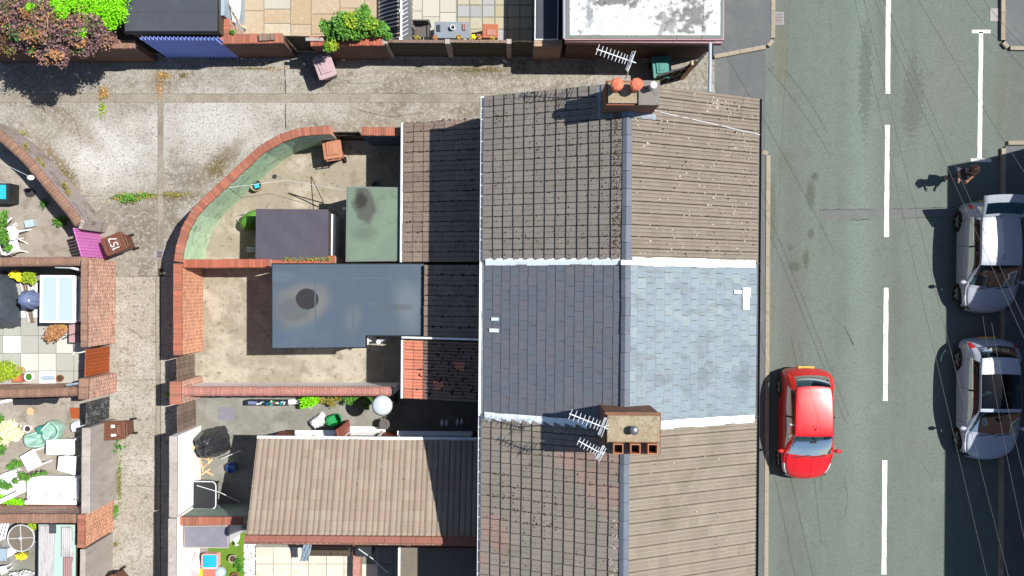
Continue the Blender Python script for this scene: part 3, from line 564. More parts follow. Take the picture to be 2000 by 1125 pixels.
def terrace(label, y0, y1, rear, front, seed, gable_n=False):
    """one house of the row between y0 (south) and y1 (north)"""
    random.seed(seed)
    t = thing('terraced_house', label, 'house', ((XL + XR) / 2, (y0 + y1) / 2, 0), group='houses of the terrace row')
    # walls with gable tops (one shell)
    m = MB(); xa, xb = XL + .28, XR - .28; e = .004
    za, zb = roof_z(xa) - .12, roof_z(xb) - .12
    pr = [(xa, 0), (xb, 0), (xb, zb), (XM, ZR - .14), (xa, za)]
    vs = [(p[0], y0 + e, p[1]) for p in pr] + [(p[0], y1 - e, p[1]) for p in pr]
    m.add(vs, [(4, 3, 2, 1, 0), (5, 6, 7, 8, 9)] + [((i + 1) % 5, i, 5 + i, 5 + (i + 1) % 5)[::-1] for i in range(5)])
    m.build('wall', 'brick_house', t, recalc=True)
    # roof boards under the tiles
    b = MB()
    for xe in (XL, XR):
        b.add([(xe, y0 + e, ZE - .07), (XM, y0 + e, ZR - .07), (XM, y1 - e, ZR - .07), (xe, y1 - e, ZE - .07), (xe, y0 + e, ZE - .01), (XM, y0 + e, ZR - .01), (XM, y1 - e, ZR - .01), (xe, y1 - e, ZE - .01)],
              [(0, 1, 2, 3), (7, 6, 5, 4), (0, 4, 5, 1), (1, 5, 6, 2), (2, 6, 7, 3), (3, 7, 4, 0)])
    roof = b.build('roof', 'wood_dark', t, recalc=True)
    bud = [300]
    slope(roof, (XL - .03, y1 - .01, ZE), (XL - .03, y0 + .01, ZE), (XM - .06, y1 - .01, ZR + .0), *rear[:4], bud, stagger=len(rear) > 4)
    b2 = [bud[0]]
    slope(roof, (XR + .03, y0 + .01, ZE), (XR + .03, y1 - .01, ZE), (XM + .06, y0 + .01, ZR + .0), *front[:4], b2, stagger=len(front) > 4)
    # ridge tiles
    n = round((y1 - y0) / .46); prof = [(-.128, -.05), (-.115, .02), (-.02, .080), (.012, .080), (.115, .02), (.128, -.05)]
    for i in range(n):
        a = y0 + (y1 - y0) * i / n + .005; q = y0 + (y1 - y0) * (i + 1) / n - .005
        if gable_n and q > 4.5: continue
        jx = U(-.006, .006); mm = MB(); dz = ZR + .03 + U(-.006, .006)
        mm.add([(XM + px + jx, yy, dz + pz + (.008 if k == 0 else 0)) for k, yy in enumerate((a, q)) for px, pz in prof], [(j, j + 1, 7 + j, 6 + j)[::-1] for j in range(5)] + [(0, 1, 2, 3, 4, 5), (11, 10, 9, 8, 7, 6)])
        mm.build('ridge_tile', 'ridge_blue', roof, recalc=True)
    # gutters
    for xe, sg, mt in ((XL - .10, -1, 'pipe_white'), (XR + .10, 1, 'black_plastic')):
        g = MB(); k = 7; ang = [math.pi + math.pi * i / (k - 1) for i in range(k)]
        prof = [(math.cos(a) * .058, math.sin(a) * .058) for a in ang] + [(math.cos(a) * .05, math.sin(a) * .05) for a in ang[::-1]]
        g.add([(xe + p[0], yy, ZE - .04 + p[1]) for yy in (y0 + .005, y1 - .005) for p in prof], [(i, (i + 1) % 14, 14 + (i + 1) % 14, 14 + i) for i in range(14)])
        g.build('gutter', mt, t, recalc=True)
    # windows and doors, front and rear
    for xw, sg in ((xa, -1), (xb, 1)):
        for zc, hh in ((1.5, 1.3), (4.2, 1.25)):
            for yc in ((y0 + (y1 - y0) * .27), (y0 + (y1 - y0) * .73)):
                door = (zc < 2 and yc > (y0 + y1) / 2 and sg > 0)
                if sg < 0 and zc < 2: continue
                z0, z1_, hw = (0.12, 2.15, .45) if door else (zc - hh / 2, zc + hh / 2, .55)
                f = MB()
                x0, x1 = (xw, xw + .03) if sg > 0 else (xw - .03, xw)
                f.box(x0, x1, yc - hw, yc - hw + .07, z0, z1_).box(x0, x1, yc + hw - .07, yc + hw, z0, z1_).box(x0, x1, yc - hw + .07, yc + hw - .07, z0, z0 + .07).box(x0, x1, yc - hw + .07, yc + hw - .07, z1_ - .07, z1_)
                fo = f.build('door_frame' if door else 'window', 'paint_white', t)
                x0, x1 = (xw, xw + .015) if sg > 0 else (xw - .015, xw)
                MB().box(x0, x1, yc - hw + .07, yc + hw - .07, z0 + .07, z1_ - .07).build('door' if door else 'pane', 'paint_brown' if door else 'glass_dark', fo)
                if not door:
                    x0, x1 = (xw, xw + .08) if sg > 0 else (xw - .08, xw)
                    MB().box(x0, x1, yc - hw - .06, yc + hw + .06, z0 - .09, z0 - .005).build('sill', 'render_grey', fo)
    return t, roof
random.seed(3)
Y1, Y2, Y3, Y4 = 5.10, .70, -3.38, -9.4
LSL = math.hypot(XM - XL, ZR - ZE)
t_rear = tile_mesh('roof_tile', (Y1 - Y2) / 15, LSL / 13 + .05, .054, PROF2, 'tile_rear', gap=.005)
t_front = tile_mesh('roof_tile', (Y1 - Y2) / 15, LSL / 13 + .05, .020, PROF3, 'tile_front')
t_rear3 = tile_mesh('roof_tile', (Y3 - Y4) / 20, LSL / 13 + .05, .054, PROF2, 'tile_row', gap=.005)
t_front3 = tile_mesh('roof_tile', (Y3 - Y4) / 20, LSL / 13 + .05, .020, PROF3, 'tile_row_front')
s_rear = slate_mesh('roof_slate', (Y2 - Y3) / 16, LSL / 15 + .09, .018, 'slate_rear', .0035)
s_front = slate_mesh('roof_slate', (Y2 - Y3) / 15, LSL / 15 + .09, .022, 'slate_front', .005)
h1, roof1 = terrace('end terraced house with brown concrete tiles and two red chimney pots', Y2, Y1,
    (15, 13, t_rear, 'roof_tile'), (15, 13, t_front, 'front_roof_tile'), 11, gable_n=True)
h2, roof2 = terrace('middle terraced house with a blue-grey slate roof between white sealed joints', Y3, Y2,
    (16, 15, s_rear, 'roof_slate', 1), (15, 15, s_front, 'front_roof_slate', 1), 12)
h3, roof3 = terrace('terraced house nearest the lower edge with brown tiles and patchy pinkish rows', Y4, Y3,
    (20, 13, t_rear3, 'roof_tile'), (20, 13, t_front3, 'front_roof_tile'), 13)
# staggered slates are laid over straight courses on the front: extra individual patches
# white sealed party-line flashing
def party(yc, parent, wr, wf, seed, skip=None):
    random.seed(seed)
    for xa, xb, w, nm, step in ((XL, XM - .16, wr, 'white_joint', .27), (XM + .16, XR, wf, 'white_joint', .29)):
        x = min(xa, xb); xe = max(xa, xb)
        while x < xe - .02:
            x2 = min(x + step, xe); a = yc - w * U(.85, 1.12); b = yc + w * U(.6, .75)
            mid = (x + x2) / 2
            if not (skip and skip[0] < mid < skip[1]):
                m = MB(); z0, z1_ = roof_z(x) + .075, roof_z(x2) + .075; cr = .05
                m.add([(x, a, z0), (x2, a, z1_), (x2, yc, z1_ + cr), (x, yc, z0 + cr), (x, b, z0 + .012), (x2, b, z1_ + .012)], [(0, 1, 2, 3), (3, 2, 5, 4)])
                m.build(nm, 'flash_white', parent)
            x = x2
party(Y2, roof2, .105, .125, 5); party(Y3, roof2, .13, .125, 6, skip=(2.12, 3.55))
MB().obox((XM, Y2 - .05, ZR + .105), (.27, .12, .012)).build('white_joint', 'flash_white', roof2)
# white sealant patches and repairs on the slates
def roof_patch(px, py, w, h, mat='flash_white', roof=roof2, dz=.085):
    z = 6.5
    for _ in range(6): z = roof_z(P(px, py, z).x)
    p = P(px, py, z); hw = w / 2 * z / z; s = (H - z) / F; a, b = w * s / 2, h * s / 2
    m = MB(); m.add([(p.x - a, p.y - b, roof_z(p.x - a) + dz), (p.x + a, p.y - b, roof_z(p.x + a) + dz), (p.x + a, p.y + b, roof_z(p.x + a) + dz), (p.x - a, p.y + b, roof_z(p.x - a) + dz)], [(0, 1, 2, 3)])
    m.build('sealant_patch', mat, roof)
for a in ((967, 623, 15, 6), (965, 645, 19, 7), (1457, 571, 18, 18), (1456, 593, 15, 23), (1440, 570, 17, 6)): roof_patch(*a)
# moss, lichen and litter
random.seed(8)
CW13 = (XM - XL) / 13
def tile_top(x, xe, xt, th, hp):
    p = abs(xt - xe) / 13; d = abs(x - xe); f = (d / p) % 1
    return ZE + d * (ZR - ZE) / abs(xt - xe) + .012 + 1.1 * (hp + th * (1 - .85 * f))
def rz_(x): return tile_top(x, XL - .03, XM - .06, .054, .016)
def fz_(x): return tile_top(x, XR + .03, XM + .06, .020, .024)
def rear_pts(n, y0, y1, f=None, dz=.052, courses=13, biased=True):
    out = []; cw = (XM - XL) / courses; tw = (Y1 - Y2) / 15
    while len(out) < n:
        x = XL + (XM - XL) * R(); y = U(y0, y1)
        if biased:
            if R() < .5: x = XL - .03 + cw * round((x - XL) / cw) + U(-.045, .01)
            elif R() < .92: y = y1 - tw * round((y1 - y) / tw) + U(-.02, .02)
        if x > XM - .18 or x < XL + .03: continue
        if f and R() > f(x, y): continue
        out.append((x, min(max(y, y0 + .05), y1 - .05), rz_(x)))
    return out
sl = (ZR - ZE) / (XM - XL); NR = (-sl, 0, 1); NF = ((ZR - ZE) / (XR - XM), 0, 1)
specks(roof1, 'moss', 'moss_dark', rear_pts(900, Y2, Y1, lambda x, y: .35 + .65 * (math.sin(y * 1.7 + x) > .2)), .006, .027, .02, nrm=NR)
specks(roof1, 'moss', 'moss', rear_pts(430, Y2, Y1, lambda x, y: 1 if x > 2.3 else .12, biased=False), .007, .024, .02, nrm=NR)
specks(roof1, 'moss', 'moss', [(x + .0, y, rz_(x)) for x, y in ((U(2.45, 2.66), U(Y2 + .1, Y1 - .7)) for _ in range(330))], .008, .026, .022, nrm=NR)
specks(roof3, 'moss', 'moss_dark', rear_pts(420, Y4, Y3, lambda x, y: .3), .006, .024, .022, nrm=NR)
specks(roof3, 'moss', 'moss', rear_pts(300, -6.2, -4.6, lambda x, y: 1 if x < 1.2 and abs(y + 5.5 + .25 * x) < .6 else .04), .012, .030, .02, nrm=NR)
specks(roof3, 'lichen', 'lichen', [(x, y, rz_(x)) for x, y in ((U(2.4, 2.64), U(-8.2, -5.4)) for _ in range(90))], .008, .028, .012, nrm=NR)
def front_pts(n, y0, y1, dz=.046, f=None):
    out = []
    while len(out) < n:
        x, y = U(XM + .2, XR - .05), U(y0 + .1, y1 - .1)
        if f and R() > f(x, y): continue
        out.append((x, y, fz_(x)))
    return out
specks(roof1, 'lichen', 'lichen', front_pts(380, Y2, Y1, f=lambda x, y: .25 + .75 * (math.sin(x * 2.1 + 1) * math.sin(y * 1.9) > .1)), .006, .024, .008, nrm=NF)
specks(roof1, 'lichen', 'lichen', [(q[0], q[1], fz_(q[0])) for q in ((random.gauss(5.25, .16), random.gauss(4.8, .09)) for _ in range(45))], .006, .03, .008, nrm=NF)
specks(roof1, 'moss', 'moss_dark', front_pts(170, Y2, Y1, f=lambda x, y: .3 if x < 5 else 1), .008, .026, .02, nrm=NF)
specks(roof3, 'lichen', 'lichen', front_pts(60, Y4, Y3), .008, .024, .010, nrm=NF)
specks(roof3, 'moss', 'moss_dark', front_pts(90, Y4, Y3), .006, .018, .015, nrm=NF)
specks(roof2, 'leaf_litter', 'litter_leaf', [(x, y, roof_z(x) + .03) for x, y in ((random.gauss(1.65, .2), random.gauss(-2.8, .22)) for _ in range(80))], .008, .022, .01, nrm=NR)
specks(roof2, 'leaf_litter', 'litter_leaf', [(x, y, roof_z(x) + .03) for x, y in ((U(-.6, 2.6), U(-3.1, -1)) for _ in range(60))], .005, .014, .01, nrm=NR)
# lower slate strip and stepped lead by the second chimney
# ---------------------------------------------------------------- chimneys
def px_box(m, x0, y0, x1, y1, z, zb):
    a, b = P(x0, y1, z), P(x1, y0, z); m.box(min(a.x, b.x), max(a.x, b.x), min(a.y, b.y), max(a.y, b.y), zb, z); return a, b
ch1 = MB(); px_box(ch1, 1184, 160, 1287, 205, 8.42, 6.6); ch1 = ch1.build('chimney', 'chim_brick', h1)
m = MB(); px_box(m, 1183, 158, 1288, 206, 8.36, 8.24); m.build('oversail', 'chim_brick', ch1)
m = MB(); px_box(m, 1188, 162, 1246, 201, 8.50, 8.42); m.build('cap', 'chim_cap', ch1)
m = MB(); px_box(m, 1247, 157, 1289, 205, 8.56, 8.425); m.build('slab_cap', 'chim_cap_grey', ch1, bevel=.01)
for px in (1202, 1239):
    p = P(px, 172, 8.5)
    MB().lathe((p.x, p.y, 8.5), [(.12, 0), (.105, .12), (.11, .3), (.14, .32), (.14, .36)], 18).build('pot', 'pot_red', ch1, smooth=True)
    po = MB().lathe((p.x, p.y, 8.86), [(.145, 0), (.15, .06), (.12, .10), (.03, .13)], 18)
    for k in range(9):
        a = 2 * math.pi * k / 9; po.obox((p.x + .135 * math.cos(a), p.y + .135 * math.sin(a), 8.90), (.03, .02, .09), a)
    po.build('pot_cowl', 'pot_red', ch1)
p = P(1273, 171, 8.6); MB().lathe((p.x, p.y, 8.55), [(.075, 0), (.075, .30), (.085, .30), (.085, .34), (.06, .36)], 18).build('flue_terminal', 'pipe_white', ch1, smooth=True)
# lead skirts
m = MB()
for (xa, xb, ya, yb) in ((2.06, 3.55, 4.22, 4.36), (2.06, 2.22, 4.36, 5.05)):
    m.add([(xa, ya, roof_z(xa) + .085), (XM if xb > XM else xb, ya, roof_z(min(xb, XM)) + .085), (XM if xb > XM else xb, yb, roof_z(min(xb, XM)) + .09), (xa, yb, roof_z(xa) + .09)], [(0, 1, 2, 3)])
    if xb > XM: m.add([(XM, ya, ZR + .085), (xb, ya, roof_z(xb) + .085), (xb, yb, roof_z(xb) + .09), (XM, yb, ZR + .09)], [(0, 1, 2, 3)])
m.build('lead_flashing', 'lead', ch1)
ch2 = MB(); px_box(ch2, 1184, 809, 1290, 886, 8.99, 6.6); ch2 = ch2.build('chimney', 'chim_brick', h3)
m = MB(); px_box(m, 1181, 806, 1291, 887, 8.95, 8.87); m.build('oversail', 'chim_brick', ch2)
m = MB(); px_box(m, 1185, 812, 1289, 864, 9.11, 8.99); m.build('cap', 'chim_cap', ch2, bevel=.03)
m = MB(); px_box(m, 1185, 865, 1289, 886, 9.025, 8.995); m.build('bed', 'chim_cap_grey', ch2)
p = P(1238, 840, 9.25); MB().lathe((p.x, p.y, 9.11), [(.085, 0), (.085, .16), (.10, .16), (.10, .22), (.05, .25)], 18).build('flue_terminal', 'steel', ch2, smooth=True)
for px, hh in ((1208, .30), (1241, .34), (1275, .34)):
    p = P(px, 877, 9.35); w, k = .115, .022; z0, z1_ = 9.025, 9.025 + hh
    q = MB().box(p.x - w, p.x + w, p.y - w, p.y - w + k, z0, z1_).box(p.x - w, p.x + w, p.y + w - k, p.y + w, z0, z1_).box(p.x - w, p.x - w + k, p.y - w + k, p.y + w - k, z0, z1_).box(p.x + w - k, p.x + w, p.y - w + k, p.y + w - k, z0, z1_)
    po = q.build('square_pot', 'pot_rust', ch2)
    MB().box(p.x - w + k, p.x + w - k, p.y - w + k, p.y + w - k, z0, z0 + .04).build('soot', 'black_plastic', po)
# ---------------------------------------------------------------- TV aerials
def yagi(label, a, b, z, n, mast, el=.26, slope_=.0):
    A, B = P(*a, z), P(*b, z + slope_); t = thing('tv_aerial', label, 'aerial', (mast.x, mast.y, mast.z), group='TV aerials on the chimneys')
    MB().tube([A, B], .014, 6).build('boom', 'alu', t)
    d = (B - A).normalized(); n_ = Vector((-d.y, d.x, 0))
    for i in range(n):
        q = A + (B - A) * (.03 + .72 * (1 - (1 - i / (n - 1)) ** 1.15)); l = el * U(.42, .5)
        MB().tube([q - n_ * l, q + n_ * l], .008, 5).build('element', 'alu', t)
    q = A + (B - A) * .80
    for s in (-1, 1):
        for e in (.05, .11, .17):
            w_ = q + Vector((0, 0, e * s)) + d * e * .5; MB().tube([w_ - n_ * el * .8, w_ + n_ * el * .8], .008, 5).build('reflector', 'alu', t)
    MB().tube([B - d * .12, Vector((mast.x, mast.y, mast.z + .3)), mast], .016, 6).build('mast', 'alu', t)
yagi('white TV aerial on a leaning mast behind the two red chimney pots', (1165, 96), (1242, 123), 9.3, 9, P(1222, 152, 8.3))
yagi('upper of the two TV aerials fixed to the square-potted chimney', (1112, 808), (1188, 838), 9.6, 8, P(1188, 826, 8.7))
yagi('lower shorter TV aerial beside the square chimney pots', (1129, 861), (1179, 888), 9.3, 7, P(1186, 880, 8.6), el=.22)
# cable across the tiles of the end house
pts = [P(1242, 205, 7.62), P(1300, 218, 7.32), P(1400, 240, 6.62), P(1486, 262, 5.85)]
MB().tube([Vector((p.x, p.y, roof_z(p.x) + .075)) for p in pts], .010, 5).build('roof_cable', 'paint_greywhite', label='thin pale cable lying across the front tiles of the end house', cat='cable')
# ---------------------------------------------------------------- rear extensions
random.seed(31)
XW = XL + .28
def lean_to(label, px_l, py_n, py_s, ze, zt, ncol, nrow, tmat, wallmat, gut='pipe_white', prof=PROF2, verge=None, x_top=XW - .005, alt=None):
    """mono-pitch tiled extension falling to the west (-x) from the house's rear wall"""
    a, b = P(px_l, py_n, ze), P(px_l, py_s, ze); xe = (a.x + b.x) / 2; y1, y0 = a.y, b.y
    t = thing('rear_extension', label, 'extension', ((xe + XW) / 2, (y0 + y1) / 2, 0))
    m = MB(); xa = xe + .12; sl_ = (zt - ze) / (x_top - xe); e = .03
    za = ze + sl_ * .12 - .06
    vs = [(xa, y0 + e, 0), (x_top, y0 + e, 0), (x_top, y0 + e, zt - .06), (xa, y0 + e, za), (xa, y1 - e, 0), (x_top, y1 - e, 0), (x_top, y1 - e, zt - .06), (xa, y1 - e, za)]
    m.add(vs, [(0, 1, 2, 3), (7, 6, 5, 4), (0, 4, 5, 1), (3, 2, 6, 7), (0, 3, 7, 4), (1, 5, 6, 2)])
    m.build('wall', wallmat, t, recalc=True)
    b_ = MB().add([(xe, y0, ze - .05), (x_top, y0, zt - .05), (x_top, y1, zt - .05), (xe, y1, ze - .05), (xe, y0, ze), (x_top, y0, zt), (x_top, y1, zt), (xe, y1, ze)], [(0, 1, 2, 3), (7, 6, 5, 4), (0, 4, 5, 1), (1, 5, 6, 2), (2, 6, 7, 3), (3, 7, 4, 0)])
    roof = b_.build('roof', 'wood_dark', t, recalc=True)
    L_ = math.hypot(x_top - xe, zt - ze)
    me = tile_mesh('roof_tile', (y1 - y0) / ncol, L_ / nrow + .05, .03, prof, tmat)
    slope(roof, (xe - .03, y1, ze), (xe - .03, y0, ze), (x_top, y1, zt), ncol, nrow, me, 'roof_tile', [300], alt=(alt[0], tile_mesh('roof_tile', (y1 - y0) / ncol, L_ / nrow + .05, .03, prof, alt[1])) if alt else None)
    if gut:
        MB().tube([(xe - .1, y0, ze - .03), (xe - .1, y1, ze - .03)], .05, 8).build('gutter', gut, t)
    return t, roof, (xe, y0, y1)
exA, rfA, eA = lean_to('tiled lean-to behind the end house, mostly in its shadow', 791, 240, 512, 2.5, 3.55, 14, 9, 'tile_plum', 'brick_house')
rnd = random.Random(4)
specks(rfA, 'moss', 'moss_dark', [(x, y, 2.5 + (x - eA[0]) * 1.05 / (XW - eA[0]) + .06) for x, y in ((rnd.uniform(eA[0], XW - .1), eA[2] - (eA[2] - eA[1]) / 14 * rnd.randrange(14) + rnd.uniform(-.02, .02)) for _ in range(420))], .01, .03, .02)
exB, rfB, eB = lean_to('narrow red clay tiled lean-to behind the slate-roofed house', 792, 664, 778, 2.5, 3.55, 6, 9, 'tile_clay_shaded', 'render_white', prof=PROF3, alt=(lambda i, j: j < 2 or (i, j) in ((2, 5), (4, 3)), 'tile_clay'))  # bright clay for the sun strip and odd tiles; greyer clay paints the shade
specks(rfB, 'moss', 'moss_dark', [(x, y, 2.5 + (x - eB[0]) * 1.05 / (XW - eB[0]) + .06) for x, y in ((rnd.uniform(eB[0] + .3, XW - .1), rnd.uniform(eB[1], eB[2])) for _ in range(130))], .02, .06, .03)
MB().tube([P(785, 659, 2.75), Vector((XL - .05, P(785, 659, 2.75).y, 3.6))], .035, 8).build('downpipe', 'pipe_white', exB)
exC, rfC, eC = lean_to('brown tiled lean-to between the dark flat roof and the house wall', 832, 517, 657, 2.72, 3.55, 7, 7, 'tile_plum', 'brick_house', gut=None)
specks(rfC, 'moss', 'moss_dark', [(x, y, 2.72 + (x - eC[0]) * .83 / (XW - eC[0]) + .06) for x, y in ((rnd.uniform(eC[0], XW - .1), eC[2] - (eC[2] - eC[1]) / 7 * rnd.randrange(7) + rnd.uniform(-.03, .03)) for _ in range(120))], .015, .04, .02)
MB().box(XL + .05, XL + .24, P(0, 508, 3.8).y, P(0, 445, 3.8).y, 3.55, 4.0).build('lead_flashing', 'lead', exA)
def flat(label, px, z, topmat, wallmat, trim='black_plastic', name='flat_roofed_extension', cat='extension', over=.06, zb=0.0, edge=.035, fall=0):
    pts = poly(px, z); ctr = (sum(p[0] for p in pts) / len(pts), sum(p[1] for p in pts) / len(pts))
    t = thing(name, label, cat, (ctr[0], ctr[1], 0))
    def grow(k): 
        return [(ctr[0] + (p[0] - ctr[0]) * (1 - k / max(.3, abs(p[0] - ctr[0]))), ctr[1] + (p[1] - ctr[1]) * (1 - k / max(.3, abs(p[1] - ctr[1])))) for p in pts]
    MB().prism(grow(over), zb, z - .12).build('wall', wallmat, t)
    r_ = MB().prism(pts, z - .12, z - .004).build('fascia', trim, t)
    ro = MB().prism(grow(edge), z - .003, z + .012).build('roof', topmat, t)
    return t, ro
# dark grey flat roof with a puddle stain
fB, roB = flat('long blue-grey felt flat roof with a round dark puddle stain', [(530, 514), (833, 514), (833, 657), (716, 657), (716, 680), (530, 682)], 2.55, 'felt_blue', 'render_white')
def roof_blotch(px, py, rx, ry, z, mat, name, parent, rough=.3, dz=.014, th=.002, rot=0):
    s = (H - z) / F; ctr = P(px, py, z); pts = []; ph = [U(0, 6.3) for _ in range(3)]; n = 40
    for i in range(n):
        a = 2 * math.pi * i / n; r = 1 + rough * (math.sin(2 * a + ph[0]) * .4 + math.sin(3 * a + ph[1]) * .35 + math.sin(5 * a + ph[2]) * .25)
        x, y = rx * s * r * math.cos(a), ry * s * r * math.sin(a)
        pts.append((ctr.x + x * math.cos(rot) - y * math.sin(rot), ctr.y + x * math.sin(rot) + y * math.cos(rot)))
    return MB().prism(pts, z + dz - th, z + dz).build(name, mat, parent)
random.seed(12)
for a, b in (((615, 516), (617, 680)), ((690, 516), (690, 678)), ((765, 516), (766, 655)), ((532, 543), (830, 543))):
    q, w = P(*a, 2.55), P(*b, 2.55); d_ = (w - q).normalized(); n_ = Vector((-d_.y, d_.x, 0)) * .02; u_ = Vector((0, 0, .0135)); MB().add([q - n_ + u_, w - n_ + u_, w + n_ + u_ * 1.25, q + n_ + u_ * 1.25], [(0, 1, 2, 3)]).build('felt_seam', 'felt_lap', roB)
p = P(748, 664, 1.2); MB().lathe((p.x, p.y, .0), [(.05, 0), (.05, 2.1), (.07, 2.12), (.07, 2.2)], 12).build('vent_pipe', 'paint_greywhite', fB)
# mossy green flat roof of the end house's outhouse
fA, roA = flat('mossy green felt flat roof of a small outhouse beside the tiled lean-to', [(677, 364), (791, 366), (793, 510), (675, 511)], 2.3, 'felt_green', 'render_white', trim='felt_edge')
random.seed(15)
for b_ in (404, 455):
    q, w = P(679, b_, 2.3), P(790, b_ + U(-2, 2), 2.3); MB().box(q.x, w.x, q.y - .025, q.y + .025, 2.305, 2.3165).build('felt_seam', 'felt_green', roA)
specks(roA, 'moss', 'moss_dark', [P(786 + random.gauss(0, 4), U(385, 508), 2.318) for _ in range(130)], .008, .024, .02)
q = P(672, 407, .9); MB().tube([q, q + Vector((0, 0, -.8))], .05, 10).build('waste_pipe', 'pipe_white', fA)
# ---- big tan mono-pitch kitchen extension (falls north)
ze, zr = 2.55, 3.72
a = P(503, 859, ze); b = P(479, 1058, zr); xw = (a.x + b.x) / 2; ye, yr = a.y, b.y
kx = thing('kitchen_extension', 'long kitchen extension with a tan and pink pantiled single-slope roof', 'extension', ((xw + XW) / 2, (ye + yr) / 2, 0))
m = MB(); x0, x1 = xw + .14, XW - .005
m.add([(x0, yr + .02, 0), (x1, yr + .02, 0), (x1, ye - .1, 0), (x0, ye - .1, 0), (x0, yr + .02, zr - .08), (x1, yr + .02, zr - .08), (x1, ye - .1, ze - .05), (x0, ye - .1, ze - .05)], [(3, 2, 1, 0), (4, 5, 6, 7), (0, 1, 5, 4), (1, 2, 6, 5), (2, 3, 7, 6), (3, 0, 4, 7)])
m.build('wall', 'paint_brown', kx)
m = MB().add([(xw, yr, zr - .06), (x1, yr, zr - .06), (x1, ye, ze - .06), (xw, ye, ze - .06), (xw, yr, zr), (x1, yr, zr), (x1, ye, ze), (xw, ye, ze)], [(3, 2, 1, 0), (4, 5, 6, 7), (0, 1, 5, 4), (1, 2, 6, 5), (2, 3, 7, 6), (3, 0, 4, 7)])
kroof = m.build('roof', 'wood_dark', kx)
Lk = math.hypot(zr - ze, yr - ye); nk = 21
me = tile_mesh('roof_tile', (x1 - xw) / nk, Lk / 10 + .05, .032, ROMAN, 'tile_tan', gap=.003)
slope(kroof, (x1, ye + .02, ze), (xw, ye + .02, ze), (x1, yr, zr), nk, 10, me, 'roof_tile', [300])
for i in range(16):
    q0 = xw - .02 + (x1 - xw) * i / 16 + .004; q1 = xw - .02 + (x1 - xw) * (i + 1) / 16 - .004
    mm = MB(); pr = [(-.14, -.09), (-.12, .0), (-.02, .045), (.05, .045), (.14, -.06), (.15, -.25)]
    mm.add([(xx, yr + .07 - py, zr + .05 + pz) for xx in (q0, q1) for py, pz in pr], [(j, j + 1, 7 + j, 6 + j) for j in range(5)] + [(0, 1, 2, 3, 4, 5), (6, 7, 8, 9, 10, 11)])
    mm.build('ridge_tile', 'ridge_red', kroof, recalc=True)
gy = ye + .07
MB().tube([(xw, gy, ze - .02), (x1, gy, ze - .02)], .055, 8).build('gutter', 'pipe_white', kx)
rr = random.Random(9)
specks(kroof, 'lichen', 'lichen', [(x, y, ze + (ye - y) * (zr - ze) / (ye - yr) + .05) for x, y in ((rr.uniform(xw, -2), rr.uniform(yr + .2, ye)) for _ in range(26))], .010, .035, .01)
specks(kroof, 'moss', 'moss_dark', [(x, y, ze + (ye - y) * (zr - ze) / (ye - yr) + .05) for x, y in ((rr.uniform(xw, -1), rr.uniform(yr + .2, ye)) for _ in range(90))], .006, .02, .015)
def ext_window(px0, px1, z0, z1_, nm='window', mullions=1, open_=False, blind=False, mat='paint_white'):
    """window on the north wall of the kitchen extension"""
    yw = ye - .1; xa = P(px0, 845, 1.5).x; xb = P(px1, 845, 1.5).x
    f = MB(); d = .04
    f.box(xa, xa + .06, yw, yw + d, z0, z1_).box(xb - .06, xb, yw, yw + d, z0, z1_).box(xa + .06, xb - .06, yw, yw + d, z0, z0 + .06).box(xa + .06, xb - .06, yw, yw + d, z1_ - .06, z1_)
    for k in range(mullions):
        xm_ = xa + (xb - xa) * (k + 1) / (mullions + 1); f.box(xm_ - .03, xm_ + .03, yw, yw + d, z0 + .06, z1_ - .06)
    o = f.build(nm, mat, kx)
    MB().box(xa + .06, xb - .06, yw, yw + .02, z0 + .06, z1_ - .06).build('pane', 'plas_white' if blind else 'glass_dark', o)
    MB().box(xa - .05, xb + .05, yw, yw + .16, z0 - .06, z0 - .004).build('sill', 'paint_white', o)
    if open_:
        MB().obox(((xa + xb) / 2, yw + .26, z1_ - .14), (xb - xa, .62, .04), 0, rx=.35).build('open_sash', 'paint_white', o)
    return o
ext_window(572, 648, 1.0, 2.15, blind=True); ext_window(668, 738, .12, 2.15, nm='back_door', mullions=0)
ext_window(775, 918, .95, 2.2, mullions=2)
xa = P(668, 840, 1.3).x; MB().obox((xa + .02, ye + .10, 1.13), (.05, .36, 2.0), .12).build('door_leaf', 'paint_brown', kx)
